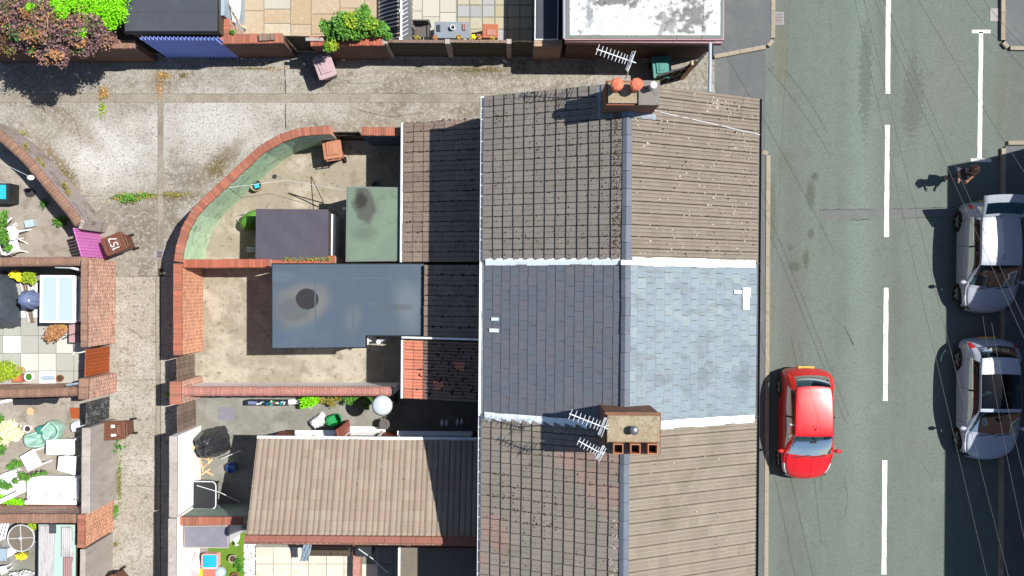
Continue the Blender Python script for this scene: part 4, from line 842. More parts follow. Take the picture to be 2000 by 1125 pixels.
# ---------------------------------------------------------------- yard walls and gates
def offset_path(q, d):
    out = []
    for i, p in enumerate(q):
        a = (q[i] - q[i - 1]).normalized() if i > 0 else None; b = (q[i + 1] - q[i]).normalized() if i < len(q) - 1 else None
        t = (a + b).normalized() if (a and b) else (a or b); n = Vector((-t.y, t.x, 0))
        k = 1 / max(.5, n.dot(Vector((-(a or b).y, (a or b).x, 0)))) 
        out.append(p + n * d * k)
    return out
def wall(label, px, z, mat, cop=None, th=.22, over=.02, brickw=.075, cap_h=.1, soldier=True, inner=None, rise=None, cat='wall', round_=False, zb=0, ends=True):
    """px: centre line of the wall's top, read at height z; inner: material of a skim on the left-hand face"""
    q = [P(a, b, z) for a, b in px]
    if isinstance(z, (list, tuple)): pass
    c0 = sum(q, Vector()) / len(q)
    t = thing('garden_wall', label, cat, (c0.x, c0.y, 0))
    L_, R_ = offset_path(q, th / 2), offset_path(q, -th / 2)
    zt = z - (cap_h if cop else 0)
    m = MB(); n = len(q)
    vs = [(p.x, p.y, zb) for p in L_] + [(p.x, p.y, zb) for p in R_] + [(p.x, p.y, zt) for p in L_] + [(p.x, p.y, zt) for p in R_]
    fs = []
    for i in range(n - 1):
        fs += [(i, i + 1, 2 * n + i + 1, 2 * n + i), (n + i + 1, n + i, 3 * n + i, 3 * n + i + 1), (2 * n + i, 2 * n + i + 1, 3 * n + i + 1, 3 * n + i)]
    fs += [(0, 2 * n, 3 * n, n), (n - 1, 2 * n - 1, 4 * n - 1, 3 * n - 1)]
    m.add(vs, fs); m.build('brickwork', mat, t, recalc=True)
    if inner:
        side, im = inner
        A = offset_path(q, side * (th / 2 + .015)); B = offset_path(q, side * (th / 2 - .01))
        m = MB(); vs = [(p.x, p.y, zb) for p in A] + [(p.x, p.y, zb) for p in B] + [(p.x, p.y, zt - .02) for p in A] + [(p.x, p.y, zt - .02) for p in B]
        fs = []
        for i in range(n - 1): fs += [(i, i + 1, 2 * n + i + 1, 2 * n + i), (2 * n + i, 2 * n + i + 1, 3 * n + i + 1, 3 * n + i)]
        fs += [(0, 2 * n, 3 * n, n), (n - 1, 2 * n - 1, 4 * n - 1, 3 * n - 1)]
        m.add(vs, fs).build('painted_render', im, t, recalc=True)
    if cop:
        m = MB()
        for i in range(n - 1):
            a, b = q[i], q[i + 1]; ln = (b - a).length; d = (b - a).normalized(); nrm = Vector((-d.y, d.x, 0)); k = max(1, round(ln / brickw)); w = th / 2 + over
            for j in range(k):
                s0, s1 = ln * j / k + .004, ln * (j + 1) / k - .004; o = U(-.006, .006); hz = z + U(-.008, .006)
                if round_:
                    pr = [(-w, 0), (-w * .92, .5), (-w * .5, .92), (0, 1), (w * .5, .92), (w * .92, .5), (w, 0)]
                else: pr = [(-w, 0), (-w, .85), (-w * .88, 1), (w * .88, 1), (w, .85), (w, 0)]
                np_ = len(pr); vs = []
                for s in (s0, s1): vs += [a + d * s + nrm * (x_ + o) + Vector((0, 0, zt - z + .001 + y_ * (hz - zt))) for x_, y_ in pr]
                m.add(vs, [(e, e + 1, np_ + e + 1, np_ + e) for e in range(np_ - 1)] + [tuple(range(np_)), tuple(range(2 * np_ - 1, np_ - 1, -1))])
        m.build('coping_bricks', cop, t, kind='stuff', recalc=True)
        # mortar bed between the coping bricks
        w = th / 2 + over - .012; A, B = offset_path(q, w), offset_path(q, -w)
        m = MB(); vs = [(p.x, p.y, zt + .002) for p in A] + [(p.x, p.y, zt + .002) for p in B] + [(p.x, p.y, z - .016) for p in A] + [(p.x, p.y, z - .016) for p in B]
        fs = []
        for i in range(n - 1): fs += [(i, i + 1, 2 * n + i + 1, 2 * n + i), (n + i + 1, n + i, 3 * n + i, 3 * n + i + 1), (2 * n + i, 2 * n + i + 1, 3 * n + i + 1, 3 * n + i)]
        fs += [(0, 2 * n, 3 * n, n), (n - 1, 2 * n - 1, 4 * n - 1, 3 * n - 1)]
        if not round_: m.add(vs, fs).build('mortar_bed', 'mortar', t, recalc=True)
    return t
def gate(label, a, b, z, nb, mat, th=.04, zb=.06, frame=None, name='gate', rails=True, rail_side=1, wave=0, curve=0):
    A, B = P(*a, z), P(*b, z); d = (B - A); ln = d.length; d.normalize(); n = Vector((-d.y, d.x, 0)); rz = math.atan2(d.y, d.x)
    t = thing(name, label, 'gate', ((A.x + B.x) / 2, (A.y + B.y) / 2, 0))
    for i in range(nb):
        s = (i + .5) / nb; zz = z + U(-.01, .01) - curve * (2 * s - 1) ** 2
        p = A + d * ln * s + n * U(-.004, .004)
        MB().obox((p.x, p.y, (zb + zz) / 2), (ln / nb - .008, th * .6, zz - zb), rz).build('board', mat, t)
    if rails:
        for hz in (.25, .8):
            p = A + d * ln / 2 + n * rail_side * (th * .3 + .026)
            MB().obox((p.x, p.y, zb + (z - zb) * hz), (ln - .03, .045, .1), rz).build('rail', frame or mat, t)
        # diagonal brace
        p = A + d * ln / 2 + n * rail_side * (th * .3 + .022)
        MB().obox((p.x, p.y, zb + (z - zb) * .525), (math.hypot(ln * .9, (z - zb) * .46), .035, .08), rz, ry=-math.atan2((z - zb) * .46, ln * .9)).build('brace', frame or mat, t)
    return t
random.seed(41)
ZW = 2.1
wall('curved brick wall painted pale green inside, round the end house yard', [(347, 511), (352, 480), (362, 447), (380, 415), (405, 389), (440, 357), (474, 325), (512, 291), (548, 270), (584, 258), (615, 255), (646, 254)], ZW, 'brick_orange', 'cop_red', inner=(-1, 'render_green'))
wall('short red-coped wall stub between the dark yard gate and the tiled lean-to', [(705, 256), (783, 257)], ZW, 'brick_red', 'cop_red', inner=(-1, 'render_navy'))
gate('dark weathered plank gate in the curved yard wall', (650, 258), (701, 258), 1.75, 6, 'wood_dark', rail_side=-1)
wall('straight orange brick wall of the middle yard along the lane', [(346, 515), (346, 694)], ZW, 'brick_orange', 'cop_orange')
wall('low brick divider with open perforated bricks on top between two yards', [(358, 515), (528, 514)], 1.95, 'brick_orange', 'cop_orange', brickw=.11)
wall('short brick divider hidden behind the grey shed roof, weeds on top', [(532, 509), (655, 507)], 1.7, 'brick_red', 'cop_orange', th=.2)
gate('weathered grey plank gate of the middle yard', (345, 698), (346, 744), 1.7, 6, 'wood_old', rail_side=-1)
wall('red brick pier between the two weathered plank gates', [(342, 746), (342, 790)], ZW, 'brick_red', 'cop_red', th=.34, over=.01, brickw=.11)
wall('long white-painted wall with a rounded pink brick coping', [(356, 765), (768, 765)], 1.9, 'render_white', 'cop_pink', round_=True, th=.2, over=.05, cap_h=.14)
gate('weathered plank gate with pale rails below the pink-coped wall', (346, 793), (347, 849), 1.75, 6, 'wood_old', frame='wood_pale', rail_side=-1)
wall('tall white-painted yard wall along the lane beside the covered barbecue', [(338, 852), (337, 1010)], 2.3, 'render_white', 'render_grey', brickw=.7, th=.2)
wall('tall white-painted wall along the lane beside the toy garden', [(336, 1013), (334, 1230)], 2.3, 'render_white', 'render_grey', brickw=.7, th=.2)
wall('red brick topped divider wall rendered pale green above the grey shed', [(344, 1018), (476, 1018)], 1.9, 'render_pale_green', 'cop_red', th=.22, brickw=.1)
# walls across the lane
wall('slanting wall of purple-grey setts with a brown rounded coping', [(-40, 236), (8, 272), (45, 306), (78, 344), (110, 383), (138, 416), (152, 437)], 1.75, 'brick_plum', 'cop_brown', th=.26, round_=True, brickw=.1)
wall('short end of the sett wall turning to the pink gate', [(156, 437), (163, 439)], 1.72, 'brick_plum', None, th=.3)
t = gate('bright pink painted arched board gate beside the brown bin', (143, 445), (160, 502), 1.85, 9, 'paint_pink', rails=False, th=.06)
wall('brown-coped wall between the white chairs and the glass-topped frame', [(-60, 512), (158, 510)], 1.9, 'brick_red', 'cop_brown', th=.24, round_=True)
wall('tall patchy red brick wall opposite the middle yard', [(164, 507), (163, 678)], ZW, 'brick_red', 'cop_brown', th=.2, brickw=.11, over=0)
gate('varnished orange board gate with an arched top', (168, 682), (166, 736), 1.75, 8, 'wood_orange', rails=False, th=.06)
wall('brick pier between the orange gate and the black gate', [(163, 740), (162, 780)], ZW, 'brick_red', 'cop_brown', th=.3, brickw=.11, over=0)
wall('long brown-coped wall between the paved yard and the white sofa yard', [(-60, 770), (60, 768), (156, 765)], 1.9, 'brick_red', 'cop_brown', th=.24, round_=True)
gate('flaking black board gate beside the reddish-brown bin', (169, 786), (168, 832), 1.7, 7, 'wood_black', rails=False, th=.05)
wall('grey cement-rendered wall with stepped top beside the white sofas', [(168, 836), (167, 1003)], 2.05, 'render_grey', 'render_grey', th=.2, over=.03, brickw=1.0, cap_h=.05)
wall('short red brick wall below the grey rendered wall', [(158, 1006), (157, 1070)], 2.15, 'brick_orange', 'cop_red', th=.22, brickw=.11, over=0)
wall('lower grey cement-rendered wall by the corrugated sheets', [(162, 1073), (160, 1230)], 2.0, 'render_grey', None, th=.16)
wall('broken-coped brick wall between the white sofas and the round clothes dryer', [(-60, 1014), (40, 1013), (148, 1013)], 1.9, 'brick_red', 'cop_brown', th=.24, brickw=.11)
# north side of the alley
random.seed(42)
ZN = 1.9
wall('dark brick wall behind the purple tree', [(-60, 88), (262, 86)], ZN, 'brick_dark', 'cop_brown', th=.22)
wall('dark brick wall with red coping between the blue shed and the alley gate', [(430, 76), (552, 74)], ZN, 'brick_dark', 'cop_red', brickw=.11, th=.26)
wall('low brick wing wall beside the folded white canopy', [(436, 36), (440, 66)], ZN, 'brick_red', 'cop_red', th=.3, brickw=.11)
gate('dark plank gate in the alley wall left of the green shrub', (556, 70), (604, 71), 1.85, 6, 'wood_dark', rail_side=1)
wall('dark brick wall with orange coping under the green shrub', [(606, 80), (750, 79)], ZN, 'brick_dark', 'cop_orange', brickw=.11, th=.26)
fen = thing('board_fence', 'dark brown panel fence with concrete posts beside the blue-grey table', 'fence', P(870, 100))
for i, (a, b) in enumerate(((757, 868), (880, 990))):
    for k in range(7):
        z0, z1_ = .06 + k * .255, .06 + (k + 1) * .255 - .006
        A, B = P(a, 81, 1.85), P(b, 81, 1.85)
        MB().box(A.x, B.x, A.y - .02 - .004 * (k % 2), A.y + .02, z0, z1_).build('fence_board', 'wood_dark', fen)
    MB().box(P(a, 81, 1.85).x, P(b, 81, 1.85).x, A.y - .04, A.y + .05, 1.85, 1.89).build('cap_rail', 'wood_old', fen)
for px in (752, 874, 994):
    p = P(px, 81, 1.9); MB().box(p.x - .075, p.x + .075, p.y - .07, p.y + .07, 0, 1.92).build('post', 'render_grey', fen)
gate('dark arched plank gate next to the pale block wall', (998, 80), (1039, 80), 1.95, 6, 'wood_dark', rail_side=1, curve=.1)
wall('short pale block wall left of the white flat roof', [(1043, 84), (1098, 84)], 1.7, 'brick_pale', None, th=.2)
# ---------------------------------------------------------------- buildings north of the alley
random.seed(51)
ZG = 2.75
pts = [(1103, -160), (1416, -160), (1414, 78), (1103, 78)]
gar, gro = flat('brick garage with a weathered white painted flat roof', pts, ZG, 'felt_edge', 'brick_dark', trim='fascia_plum', name='garage', cat='garage', over=.12)
MB().prism(poly([(1112, -150), (1408, -150), (1406, 69), (1113, 69)], ZG), ZG + .013, ZG + .022).build('white_coating', 'roof_white', gro)
a, b = P(1103, 80, ZG), P(1414, 80, ZG)
MB().box(a.x + .02, b.x - .02, a.y + .005, a.y + .05, ZG - .42, ZG - .13).build('fascia_board', 'fascia_plum', gar)
MB().tube([P(1102, -160, ZG - .05), P(1102, 76, ZG - .05)], .05, 8).build('gutter', 'pipe_pale', gar)
MB().tube([P(1387, 84, 2.6), P(1387, 120, 2.55), P(1386, 180, 2.5)], .055, 10).build('overhead_pipe', 'pipe_pale', label='pale blue pipe bridging from the garage to the end house', cat='pipe')
# lean-to roof in the garage's shade
lt, _ = flat('narrow dark blue sheet-roofed store in the shade of the garage', [(1046, -160), (1092, -160), (1090, 78), (1044, 78)], 1.75, 'felt_dark', 'brick_pale', trim='pipe_white', name='store', cat='shed')
# iron gates at the alley mouth
def bar_gate(label, a, b, z, nb, mat, name='iron_gate', slats=0, smat=None):
    A, B = P(*a, z), P(*b, z); d = B - A; ln = d.length; d.normalize(); rz = math.atan2(d.y, d.x)
    t = thing(name, label, 'gate', ((A.x + B.x) / 2, (A.y + B.y) / 2, 0))
    for zz in (.15, z * .55, z):
        p = A + d * ln / 2; MB().obox((p.x, p.y, zz), (ln, .05, .05), rz).build('rail', mat, t)
    for i in range(nb + 1):
        p = A + d * ln * i / nb; MB().obox((p.x, p.y, z / 2 + .06), (.035, .035, z), rz).build('bar', mat, t)
    n = Vector((-d.y, d.x, 0))
    for i in range(slats):
        zz = .2 + (z - .3) * (i + .5) / slats; p = A + d * ln / 2 + n * .04
        MB().obox((p.x, p.y, zz), (ln - .06, .012, (z - .3) / slats * .72), rz, rx=.3).build('slat', smat, t)
    return t
bar_gate('black-framed gate with olive slats across the alley mouth', (1285, 148), (1350, 128), 1.7, 4, 'iron', slats=12, smat='leaf_olive')
bar_gate('tall black iron barred gate beside the pale blue pipe', (1360, 122), (1384, 98), 1.9, 4, 'iron')
p = P(1354, 124, 1.9); MB().box(p.x - .07, p.x + .07, p.y - .07, p.y + .07, 0, 2.0).build('gate_post', 'wood_pale', label='cream timber gate post between the two alley mouth gates', cat='post')
# grey shed with blue corrugated south wall
ZS = 2.6
sh, shr = flat('shed with a dark grey felt roof and a blue corrugated front', [(244, -160), (428, -160), (427, 63), (242, 63)], ZS, 'felt_dark', 'wood_dark', name='shed', cat='shed')
a, b = P(268, 66, ZS), P(424, 66, ZS); k = 20; vs = []; n_ = k * 4 + 1
for zz in (.1, ZS - .13):
    for i in range(n_):
        vs.append((a.x + (b.x - a.x) * i / (n_ - 1), a.y - .07 - .05 * math.sin(2 * math.pi * i / 4), zz))
MB().add(vs, [(i, i + 1, n_ + i + 1, n_ + i) for i in range(n_ - 1)]).build('corrugated_front', 'corrug_blue', sh)
MB().tube([P(245, 64, ZS - .05), P(427, 65, ZS - .05)], .045, 8).build('gutter', 'black_plastic', sh)
for px in (300, 340, 385): 
    MB().tube([P(px, -150, ZS + .012), P(px, 60, ZS + .012)], .006, 4).build('felt_seam', 'felt_dark', shr)
MB().tube([P(243, 24, ZS + .012), P(427, 24, ZS + .012)], .006, 4).build('felt_seam', 'felt_dark', shr)
# pale strip and folded white canopy
q0, q1 = P(434, -100, 2.2), P(434, 30, 2.2)
MB().box(q0.x - .08, q0.x + .08, q1.y, q0.y, 0, 2.2).build('pale_blue_panel', 'pipe_pale', label='pale blue panel standing beside the grey shed roof', cat='panel')
cv = thing('folded_canopy', 'folded white fabric canopy hanging beside the sandstone patio', 'canopy', P(455, 20))
m = MB(); nn = 14; vs = []
for j in range(5):
    for i in range(nn):
        f = i / (nn - 1); w = 1 - .62 * (j / 4) ** 1.5
        p = P(443 + 27 * f * w + 12 * (j / 4), -20 + 64 * (j / 4), 1.95 - .45 * (j / 4)); vs.append((p.x, p.y, p.z + .07 * math.sin(i * 1.9) * (.4 + .6 * j / 4)))
m.add(vs, [(j * nn + i, j * nn + i + 1, (j + 1) * nn + i + 1, (j + 1) * nn + i) for j in range(4) for i in range(nn - 1)])
m.build('fabric', 'fabric_white', cv, smooth=True)
MB().tube([P(447, 5, 1.9), P(471, 52, 1.5)], .02, 6).build('arm', 'wood_pale', cv)
p = P(448, 8); MB().box(p.x - .03, p.x + .03, p.y - .03, p.y + .03, 0, 1.95).build('post', 'paint_white', cv)
# white slatted screen fence between the patios
sc = thing('slatted_screen', 'white framed screen of angled louvre slats between two patios', 'fence', P(790, 30))
for i in range(17):
    p = P(789, -60 + i * 8.2, 1.5); MB().obox((p.x, p.y, .88), (.32, .018, 1.5), .5).build('slat', 'paint_greywhite', sc)
A, B = P(783, -66, 1.72), P(783, 76, 1.72)
for zz in (1.70, .15): MB().tube([(A.x, A.y, zz), (B.x, B.y, zz)], .035, 6).build('rail', 'paint_white', sc)
for py in (-60, 22, 76):
    p = P(783, py, 1.75); MB().box(p.x - .04, p.x + .04, p.y - .04, p.y + .04, 0, 1.8).build('post', 'paint_white', sc)
dk = P(757, -40); MB().box(P(742, 0).x, P(776, 0).x, P(0, 70).y, P(0, -140).y, 0, .05).build('painted_shadow', 'felt_dark', kind='structure')  # flat dark strip painting the shadow left of the screen onto the ground
# ---------------------------------------------------------------- houses across the street (east), mostly beyond the frame
random.seed(61)
def far_house(label, y0, y1, skew, seed):
    xe, xr, xb = 17.42, 21.2, 25.0; ze, zr = 5.7, 7.6
    t = thing('terraced_house', label, 'house', ((xe + xb) / 2, (y0 + y1) / 2, 0), group='houses across the street')
    xa = xe + .28
    vs = []
    for yy, sk in ((y0, 0), (y1, skew)):
        vs += [(xa, yy, 0), (xb - .3, yy + sk * 2, 0), (xb - .3, yy + sk * 2, ze), (xr, yy + sk, zr - .12), (xa, yy, ze)]
    MB().add(vs, [(4, 3, 2, 1, 0), (5, 6, 7, 8, 9)] + [(i, (i + 1) % 5, 5 + (i + 1) % 5, 5 + i) for i in range(5)]).build('wall', 'brick_house', t, recalc=True)
    m = MB()
    m.add([(xe, y0 + .003, ze), (xr, y0 + .003, zr), (xr, y1 + skew, zr), (xe, y1, ze), (xe, y0 + .003, ze + .06), (xr, y0 + .003, zr + .06), (xr, y1 + skew, zr + .06), (xe, y1, ze + .06)], [(0, 1, 2, 3), (7, 6, 5, 4), (0, 4, 5, 1), (1, 5, 6, 2), (2, 6, 7, 3), (3, 7, 4, 0)])
    m.add([(xr, y0 + .003, zr), (xb, y0 + .003, ze), (xb, y1 + skew * 2, ze), (xr, y1 + skew, zr), (xr, y0 + .003, zr + .06), (xb, y0 + .003, ze + .06), (xb, y1 + skew * 2, ze + .06), (xr, y1 + skew, zr + .06)], [(0, 1, 2, 3), (7, 6, 5, 4), (0, 4, 5, 1), (1, 5, 6, 2), (2, 6, 7, 3), (3, 7, 4, 0)])
    m.build('roof', 'slate_rear', t, recalc=True)
    for zc in (1.5, 4.2):
        for yc in (y0 + (y1 - y0) * .28, y0 + (y1 - y0) * .72):
            f = MB().box(xa - .03, xa - .002, yc - .55, yc + .55, zc - .65, zc + .65).build('window', 'paint_white', t)
            MB().box(xa - .04, xa - .031, yc - .48, yc + .48, zc - .58, zc + .58).build('pane', 'glass_dark', f)
far_house('terraced house across the street whose slanting gable end shades the person', .5, 4.95, .84, 1)
far_house('second terraced house across the street, shading the car with the open boot', -3.8, .49, 0, 2)
far_house('third terraced house across the street, shading the lower right pavement', -14, -3.81, 0, 3)
M('wire_grey', c(92, 94, 96), rough=.5)
# overhead wires
def wire(label, a, b, z0, z1_, sag=.15, ext=.25, r=.010, mat='rubber'):
    A, B = P(*a, z0), P(*b, z1_); d = B - A; A = A - d * ext; B = B + d * ext; pts = []
    for i in range(15):
        f = i / 14; p = A + (B - A) * f; p.z -= sag * 4 * f * (1 - f); pts.append(p)
    MB().tube(pts, r, 5).build('overhead_wire', mat, label=label, cat='wire', group='overhead telephone wires')
ws = [((1672, 0), (1930, 1125)), ((1690, 0), (1972, 1125)), ((1712, 0), (2003, 660)), ((1730, 0), (2012, 645)), ((1798, 0), (2000, 330)), ((1890, 0), (2010, 140)), ((1926, 0), (2010, 95)), ((1488, 0), (1455, 190)), ((1545, 0), (1522, 420)), ((1935, 700), (2000, 1037)), ((1950, 690), (2004, 933))]
wl = ['leftmost long overhead wire crossing the centre line down to the lower right corner', 'long overhead wire just right of the leftmost one', 'overhead wire passing over the roof of the car with the open boot', 'overhead wire just right of the one over the open-boot car', 'overhead wire crossing above the white parking bay line', 'overhead wire crossing by the right road gully', 'overhead wire in the top right corner over the pavement', 'overhead wire over the pavement beside the garage', 'overhead wire along the left kerb near the gully', 'overhead wire over the bonnet of the car with the glass roof', 'rightmost overhead wire in the shade beside the car with the glass roof']
for (a, b), l in zip(ws, wl): wire(l, a, b, 5.9, 6.1, r=.0055, mat='wire_grey')
# ---------------------------------------------------------------- cars
def cr(p, t):
    """Catmull-Rom through rows p (n, ...) at float index t"""
    n = len(p); i = int(min(max(math.floor(t), 0), n - 2)); f = t - i
    a, b, c_, d = p[max(i - 1, 0)], p[i], p[i + 1], p[min(i + 2, n - 1)]
    return .5 * ((2 * b) + (-a + c_) * f + (2 * a - 5 * b + 4 * c_ - d) * f * f + (-a + 3 * b - 3 * c_ + d) * f ** 3)
def car_paint(name, col, rough, metal, coat=.8):
    m = M(name, col, rough=rough, metal=metal, coat=coat, spec=.5); return m
def car_glass():
    m = bpy.data.materials.new('car_glass'); m.use_nodes = True; MATS['car_glass'] = m; nt = m.node_tree; N = nt.nodes; L = nt.links
    N.remove(N['Principled BSDF']); tr = N.new('ShaderNodeBsdfTransparent'); tr.inputs[0].default_value = (.42, .66, .68, 1)
    gl = N.new('ShaderNodeBsdfGlossy'); gl.inputs['Roughness'].default_value = .02; fr = N.new('ShaderNodeFresnel'); fr.inputs[0].default_value = 1.5
    mx = N.new('ShaderNodeMixShader'); L.new(fr.outputs[0], mx.inputs[0]); L.new(tr.outputs[0], mx.inputs[1]); L.new(gl.outputs[0], mx.inputs[2]); L.new(mx.outputs[0], N['Material Output'].inputs[0])
car_glass()
M('car_trim', c(26, 26, 28), rough=.5)
M('car_interior', c(92, 98, 104), rough=.9); M('car_seat', c(70, 72, 78), rough=.95)
M('lamp_clear', c(230, 232, 236), rough=.12, spec=.8)
M('lamp_red', c(230, 40, 36), rough=.2, spec=.7)
M('plate_yellow', c(226, 170, 40), rough=.5)
M('alloy', c(176, 178, 182), rough=.35, metal=.6)
def car(label, loc, rz, L_, W_, Ht, paint, glass_roof=False, boot_open=False, seed=1, estate=False, bonnet=.19):
    """x forward; origin on the ground at the middle"""
    t = thing('parked_car', label, 'car', loc, rz, group='cars parked in the street')
    hw = W_ / 2
    # stations: x fraction from the front, top height, half width at belt, half width at top, belt height
    S = [(0.000, .34, .60, .52, .28), (.012, .55, .74, .62, .46), (.05, .70, .88, .74, .60), (.10, .80, .96, .82, .70), (bonnet, .93, 1.0, .86, .82), (bonnet + .03, .985, 1.0, .84, .87),
         (bonnet + .125, 1.23, 1.0, .78, .90), (bonnet + .215, Ht - .06, 1.0, .735, .92), (bonnet + .29, Ht - .005, 1.0, .725, .93), (.62, Ht, 1.0, .72, .95), (.76 if not estate else .80, Ht - .03, .99, .70, .97),
         (.86 if not estate else .89, Ht - .085, .97, .66, .99), (.925 if not estate else .935, 1.20, .94, .66, .98), (.965, .95, .91, .72, .86), (.988, .72, .86, .74, .64), (1.0, .36, .76, .66, .30)]
    rows = []
    for fx, zt, wb, wt, zb in S:
        x = L_ * (.5 - fx); b = hw * wb; k = hw * wt
        zb = min(zb, zt - .05)
        half = [(b * .90, .20), (b * .985, .30), (b * 1.0, (.3 + zb) * .5), (b * .995, zb - .06), (b * .955, zb), (b * .5 + k * .5 + (b - k) * .10, zb * .42 + zt * .58 - .02), (k * 1.03, zt - .055), (k * .94, zt - .015), (k * .5, zt), (0, zt + .004)]
        if zt < .25: half = [(y, min(z, zt)) for y, z in half]
        full = [(-y, z) for y, z in half] + [(y, z) for y, z in half[-2::-1]]
        def bow(y): 
            e = (y / hw) ** 2
            return -.20 * e * max(0, 1 - fx / .45) + .16 * e * max(0, (fx - .6) / .4)
        rows.append([(x + bow(y), y, z) for y, z in full])
    G = np.array(rows); ns, nt = G.shape[:2]
    NS, NT = 150, 120
    ss = np.linspace(0, ns - 1, NS + 1); tt = np.linspace(0, nt - 1, NT + 1)
    A = np.array([cr(G, s) for s in ss]); B = np.array([cr(A.transpose(1, 0, 2), q) for q in tt]).transpose(1, 0, 2)
    fxs = [s_[0] for s_ in S]
    def fx_at(s): return .5 - B[s, NT // 2, 0] / L_
    wr = .305 if L_ < 3.8 else .325; wx = (L_ * (.5 - .175), L_ * (.5 - .815))
    names = {}
    def cls(i, j):
        s = ss[i] + .5 * (ss[1] - ss[0]); q = tt[j] + .5 * (tt[1] - tt[0]); q = min(q, nt - 1 - q)   # 0 sill .. 9 centre
        ctr = (B[i, j] + B[i + 1, j + 1]) / 2
        if q < 4:
            for w in wx:
                if math.hypot(ctr[0] - w, ctr[2] - wr) < wr + .045: return None
        if 5.15 < s < 7.25 and q > 6.05 - (7.25 - s) * .22 + .12: return 'windscreen'
        if 10.95 < s < 12.35 and q > 6.1: return 'rear_window'
        if 4.28 < q < 5.85 and 5.55 + (q - 4.28) * .95 < s < 11.1 - (q - 4.3) * .35:
            if abs(s - 8.75) < .07: return 'pillar'
            return 'side_window'
        if glass_roof and 7.6 < s < 9.7 and q > 6.75: return 'roof_glass'
        if 1.0 < s < 3.3 and 3.5 + max(0, 1.6 - s) * .6 < q < 5.6 + (s - 1) * .2: return 'headlight'
        if 12.3 < s < 13.6 and 4.2 < q < 6.0: return 'tail_light'
        if q < .9: return 'trim'
        return 'body'
    cells = {}
    for i in range(NS):
        for j in range(NT):
            k = cls(i, j)
            if k is None: continue
            if k in ('side_window', 'pillar', 'headlight', 'tail_light'): k = k + ('_l' if j < NT / 2 else '_r')
            cells.setdefault(k, []).append((i, j))
    mt = {'body': paint, 'windscreen': 'car_glass', 'rear_window': 'car_glass', 'roof_glass': 'car_glass', 'trim': 'car_trim', 'headlight': 'lamp_clear', 'tail_light': 'lamp_red', 'side_window': 'car_glass', 'pillar': 'car_trim'}
    nmz = {'pillar': 'pillar', 'trim': 'sill_trim', 'roof_glass': 'glass_roof'}
    for k, cl in cells.items():
        base = k[:-2] if k[-2:] in ('_l', '_r') else k
        idx = {}; vs = []; fs = []
        for i, j in cl:
            f = []
            for a, b in ((i, j), (i + 1, j), (i + 1, j + 1), (i, j + 1)):
                if (a, b) not in idx: idx[(a, b)] = len(vs); vs.append(tuple(B[a, b]))
                f.append(idx[(a, b)])
            fs.append(tuple(f))
        m = MB(); m.add(vs, fs); o = m.build(nmz.get(base, base), mt[base], t, local=True, smooth=True)
    def gi(s, q): return Vector(B[int(round(s / (ns - 1) * NS)), int(round(q / (nt - 1) * NT))])
    for sg in (0, 1):
        f = (lambda q: q) if sg == 0 else (lambda q: nt - 1 - q)
        MB().tube([gi(x_, f(5.9)) + Vector((0, 0, .002)) for x_ in np.linspace(2.2, 5.0, 10)], .006, 4).build('bonnet_seam', 'car_trim', t, local=True)
        for x_ in (5.9, 8.75, 10.9):
            MB().tube([gi(x_, f(q)) * 1.001 for q in np.linspace(1.2, 4.2, 8)], .006, 4).build('door_seam', 'car_trim', t, local=True)
        MB().tube([gi(x_, f(6.25)) + Vector((0, 0, .004)) for x_ in np.linspace(7.4, 10.9, 10)], .008, 4).build('roof_channel', 'car_trim', t, local=True)
    # under tray + wheel wells
    MB().box(-L_ * .46, L_ * .46, -hw * .80, hw * .80, .18, .60).build('underbody', 'car_trim', t, local=True)
    for w in wx:
        for sg in (-1, 1):
            yo = sg * (hw * .985); yi = sg * (hw * .985 - .2); y0, y1 = min(yo, yi), max(yo, yi)
            ty = MB(); vs = []; n = 28; prof = [(wr * .64, 0), (wr * .66, .005), (wr * .93, 0), (wr, .03), (wr, .17), (wr * .93, .2), (wr * .5, .2)]
            for r, dy in prof:
                vs += [(w + r * math.cos(2 * math.pi * k / n), yo - sg * dy, wr + r * math.sin(2 * math.pi * k / n)) for k in range(n)]
            ty.add(vs, [(i * n + k, i * n + (k + 1) % n, (i + 1) * n + (k + 1) % n, (i + 1) * n + k) for i in range(len(prof) - 1) for k in range(n)])
            wh = ty.build('wheel', 'rubber', t, local=True, smooth=True, recalc=True)
            rm = MB(); sp = 5
            for k in range(sp):
                a = 2 * math.pi * k / sp + .3
                for da in (-.16, .16):
                    q0 = (w + .05 * math.cos(a + da * 2), yo - sg * .012, wr + .05 * math.sin(a + da * 2)); q1 = (w + wr * .63 * math.cos(a + da), yo - sg * .006, wr + wr * .63 * math.sin(a + da))
                    rm.tube([q0, q1], .02, 6)
            rm.tube([(w, yo - sg * .03, wr), (w, yo - sg * .004, wr)], .06, 12)
            rm.build('rim', 'alloy', wh, local=True)
            MB().tube([(w, yo - sg * .09, wr), (w, yo - sg * .05, wr)], wr * .64, 20).build('brake_disc', 'iron', wh, local=True)
    for sg in (-1, 1):
        x = L_ * (.5 - bonnet - .085); y = sg * (hw + .09)
        mi = MB().lathe((x, y, .97), [(.01, -.075), (.085, -.06), (.105, 0), (.085, .06), (.01, .075)], 12, sx=.65, sy=1.05)
        mi.tube([(x, sg * (hw * .93), .92), (x, y, .95)], .03, 6)
        mi.build('door_mirror', paint, t, local=True, smooth=True)
        for dx in (-.02, -.30):
            MB().tube([(L_ * dx - .07, sg * (hw * 1.0), .78), (L_ * dx + .07, sg * (hw * 1.0), .78)], .016, 6).build('door_handle', paint, t, local=True)
    # cabin
    xd = L_ * (.5 - bonnet)
    cab = MB().box(-L_ * .40, xd - .05, -hw * .80, hw * .80, .605, .63).build('cabin_floor', 'car_trim', t, local=True)
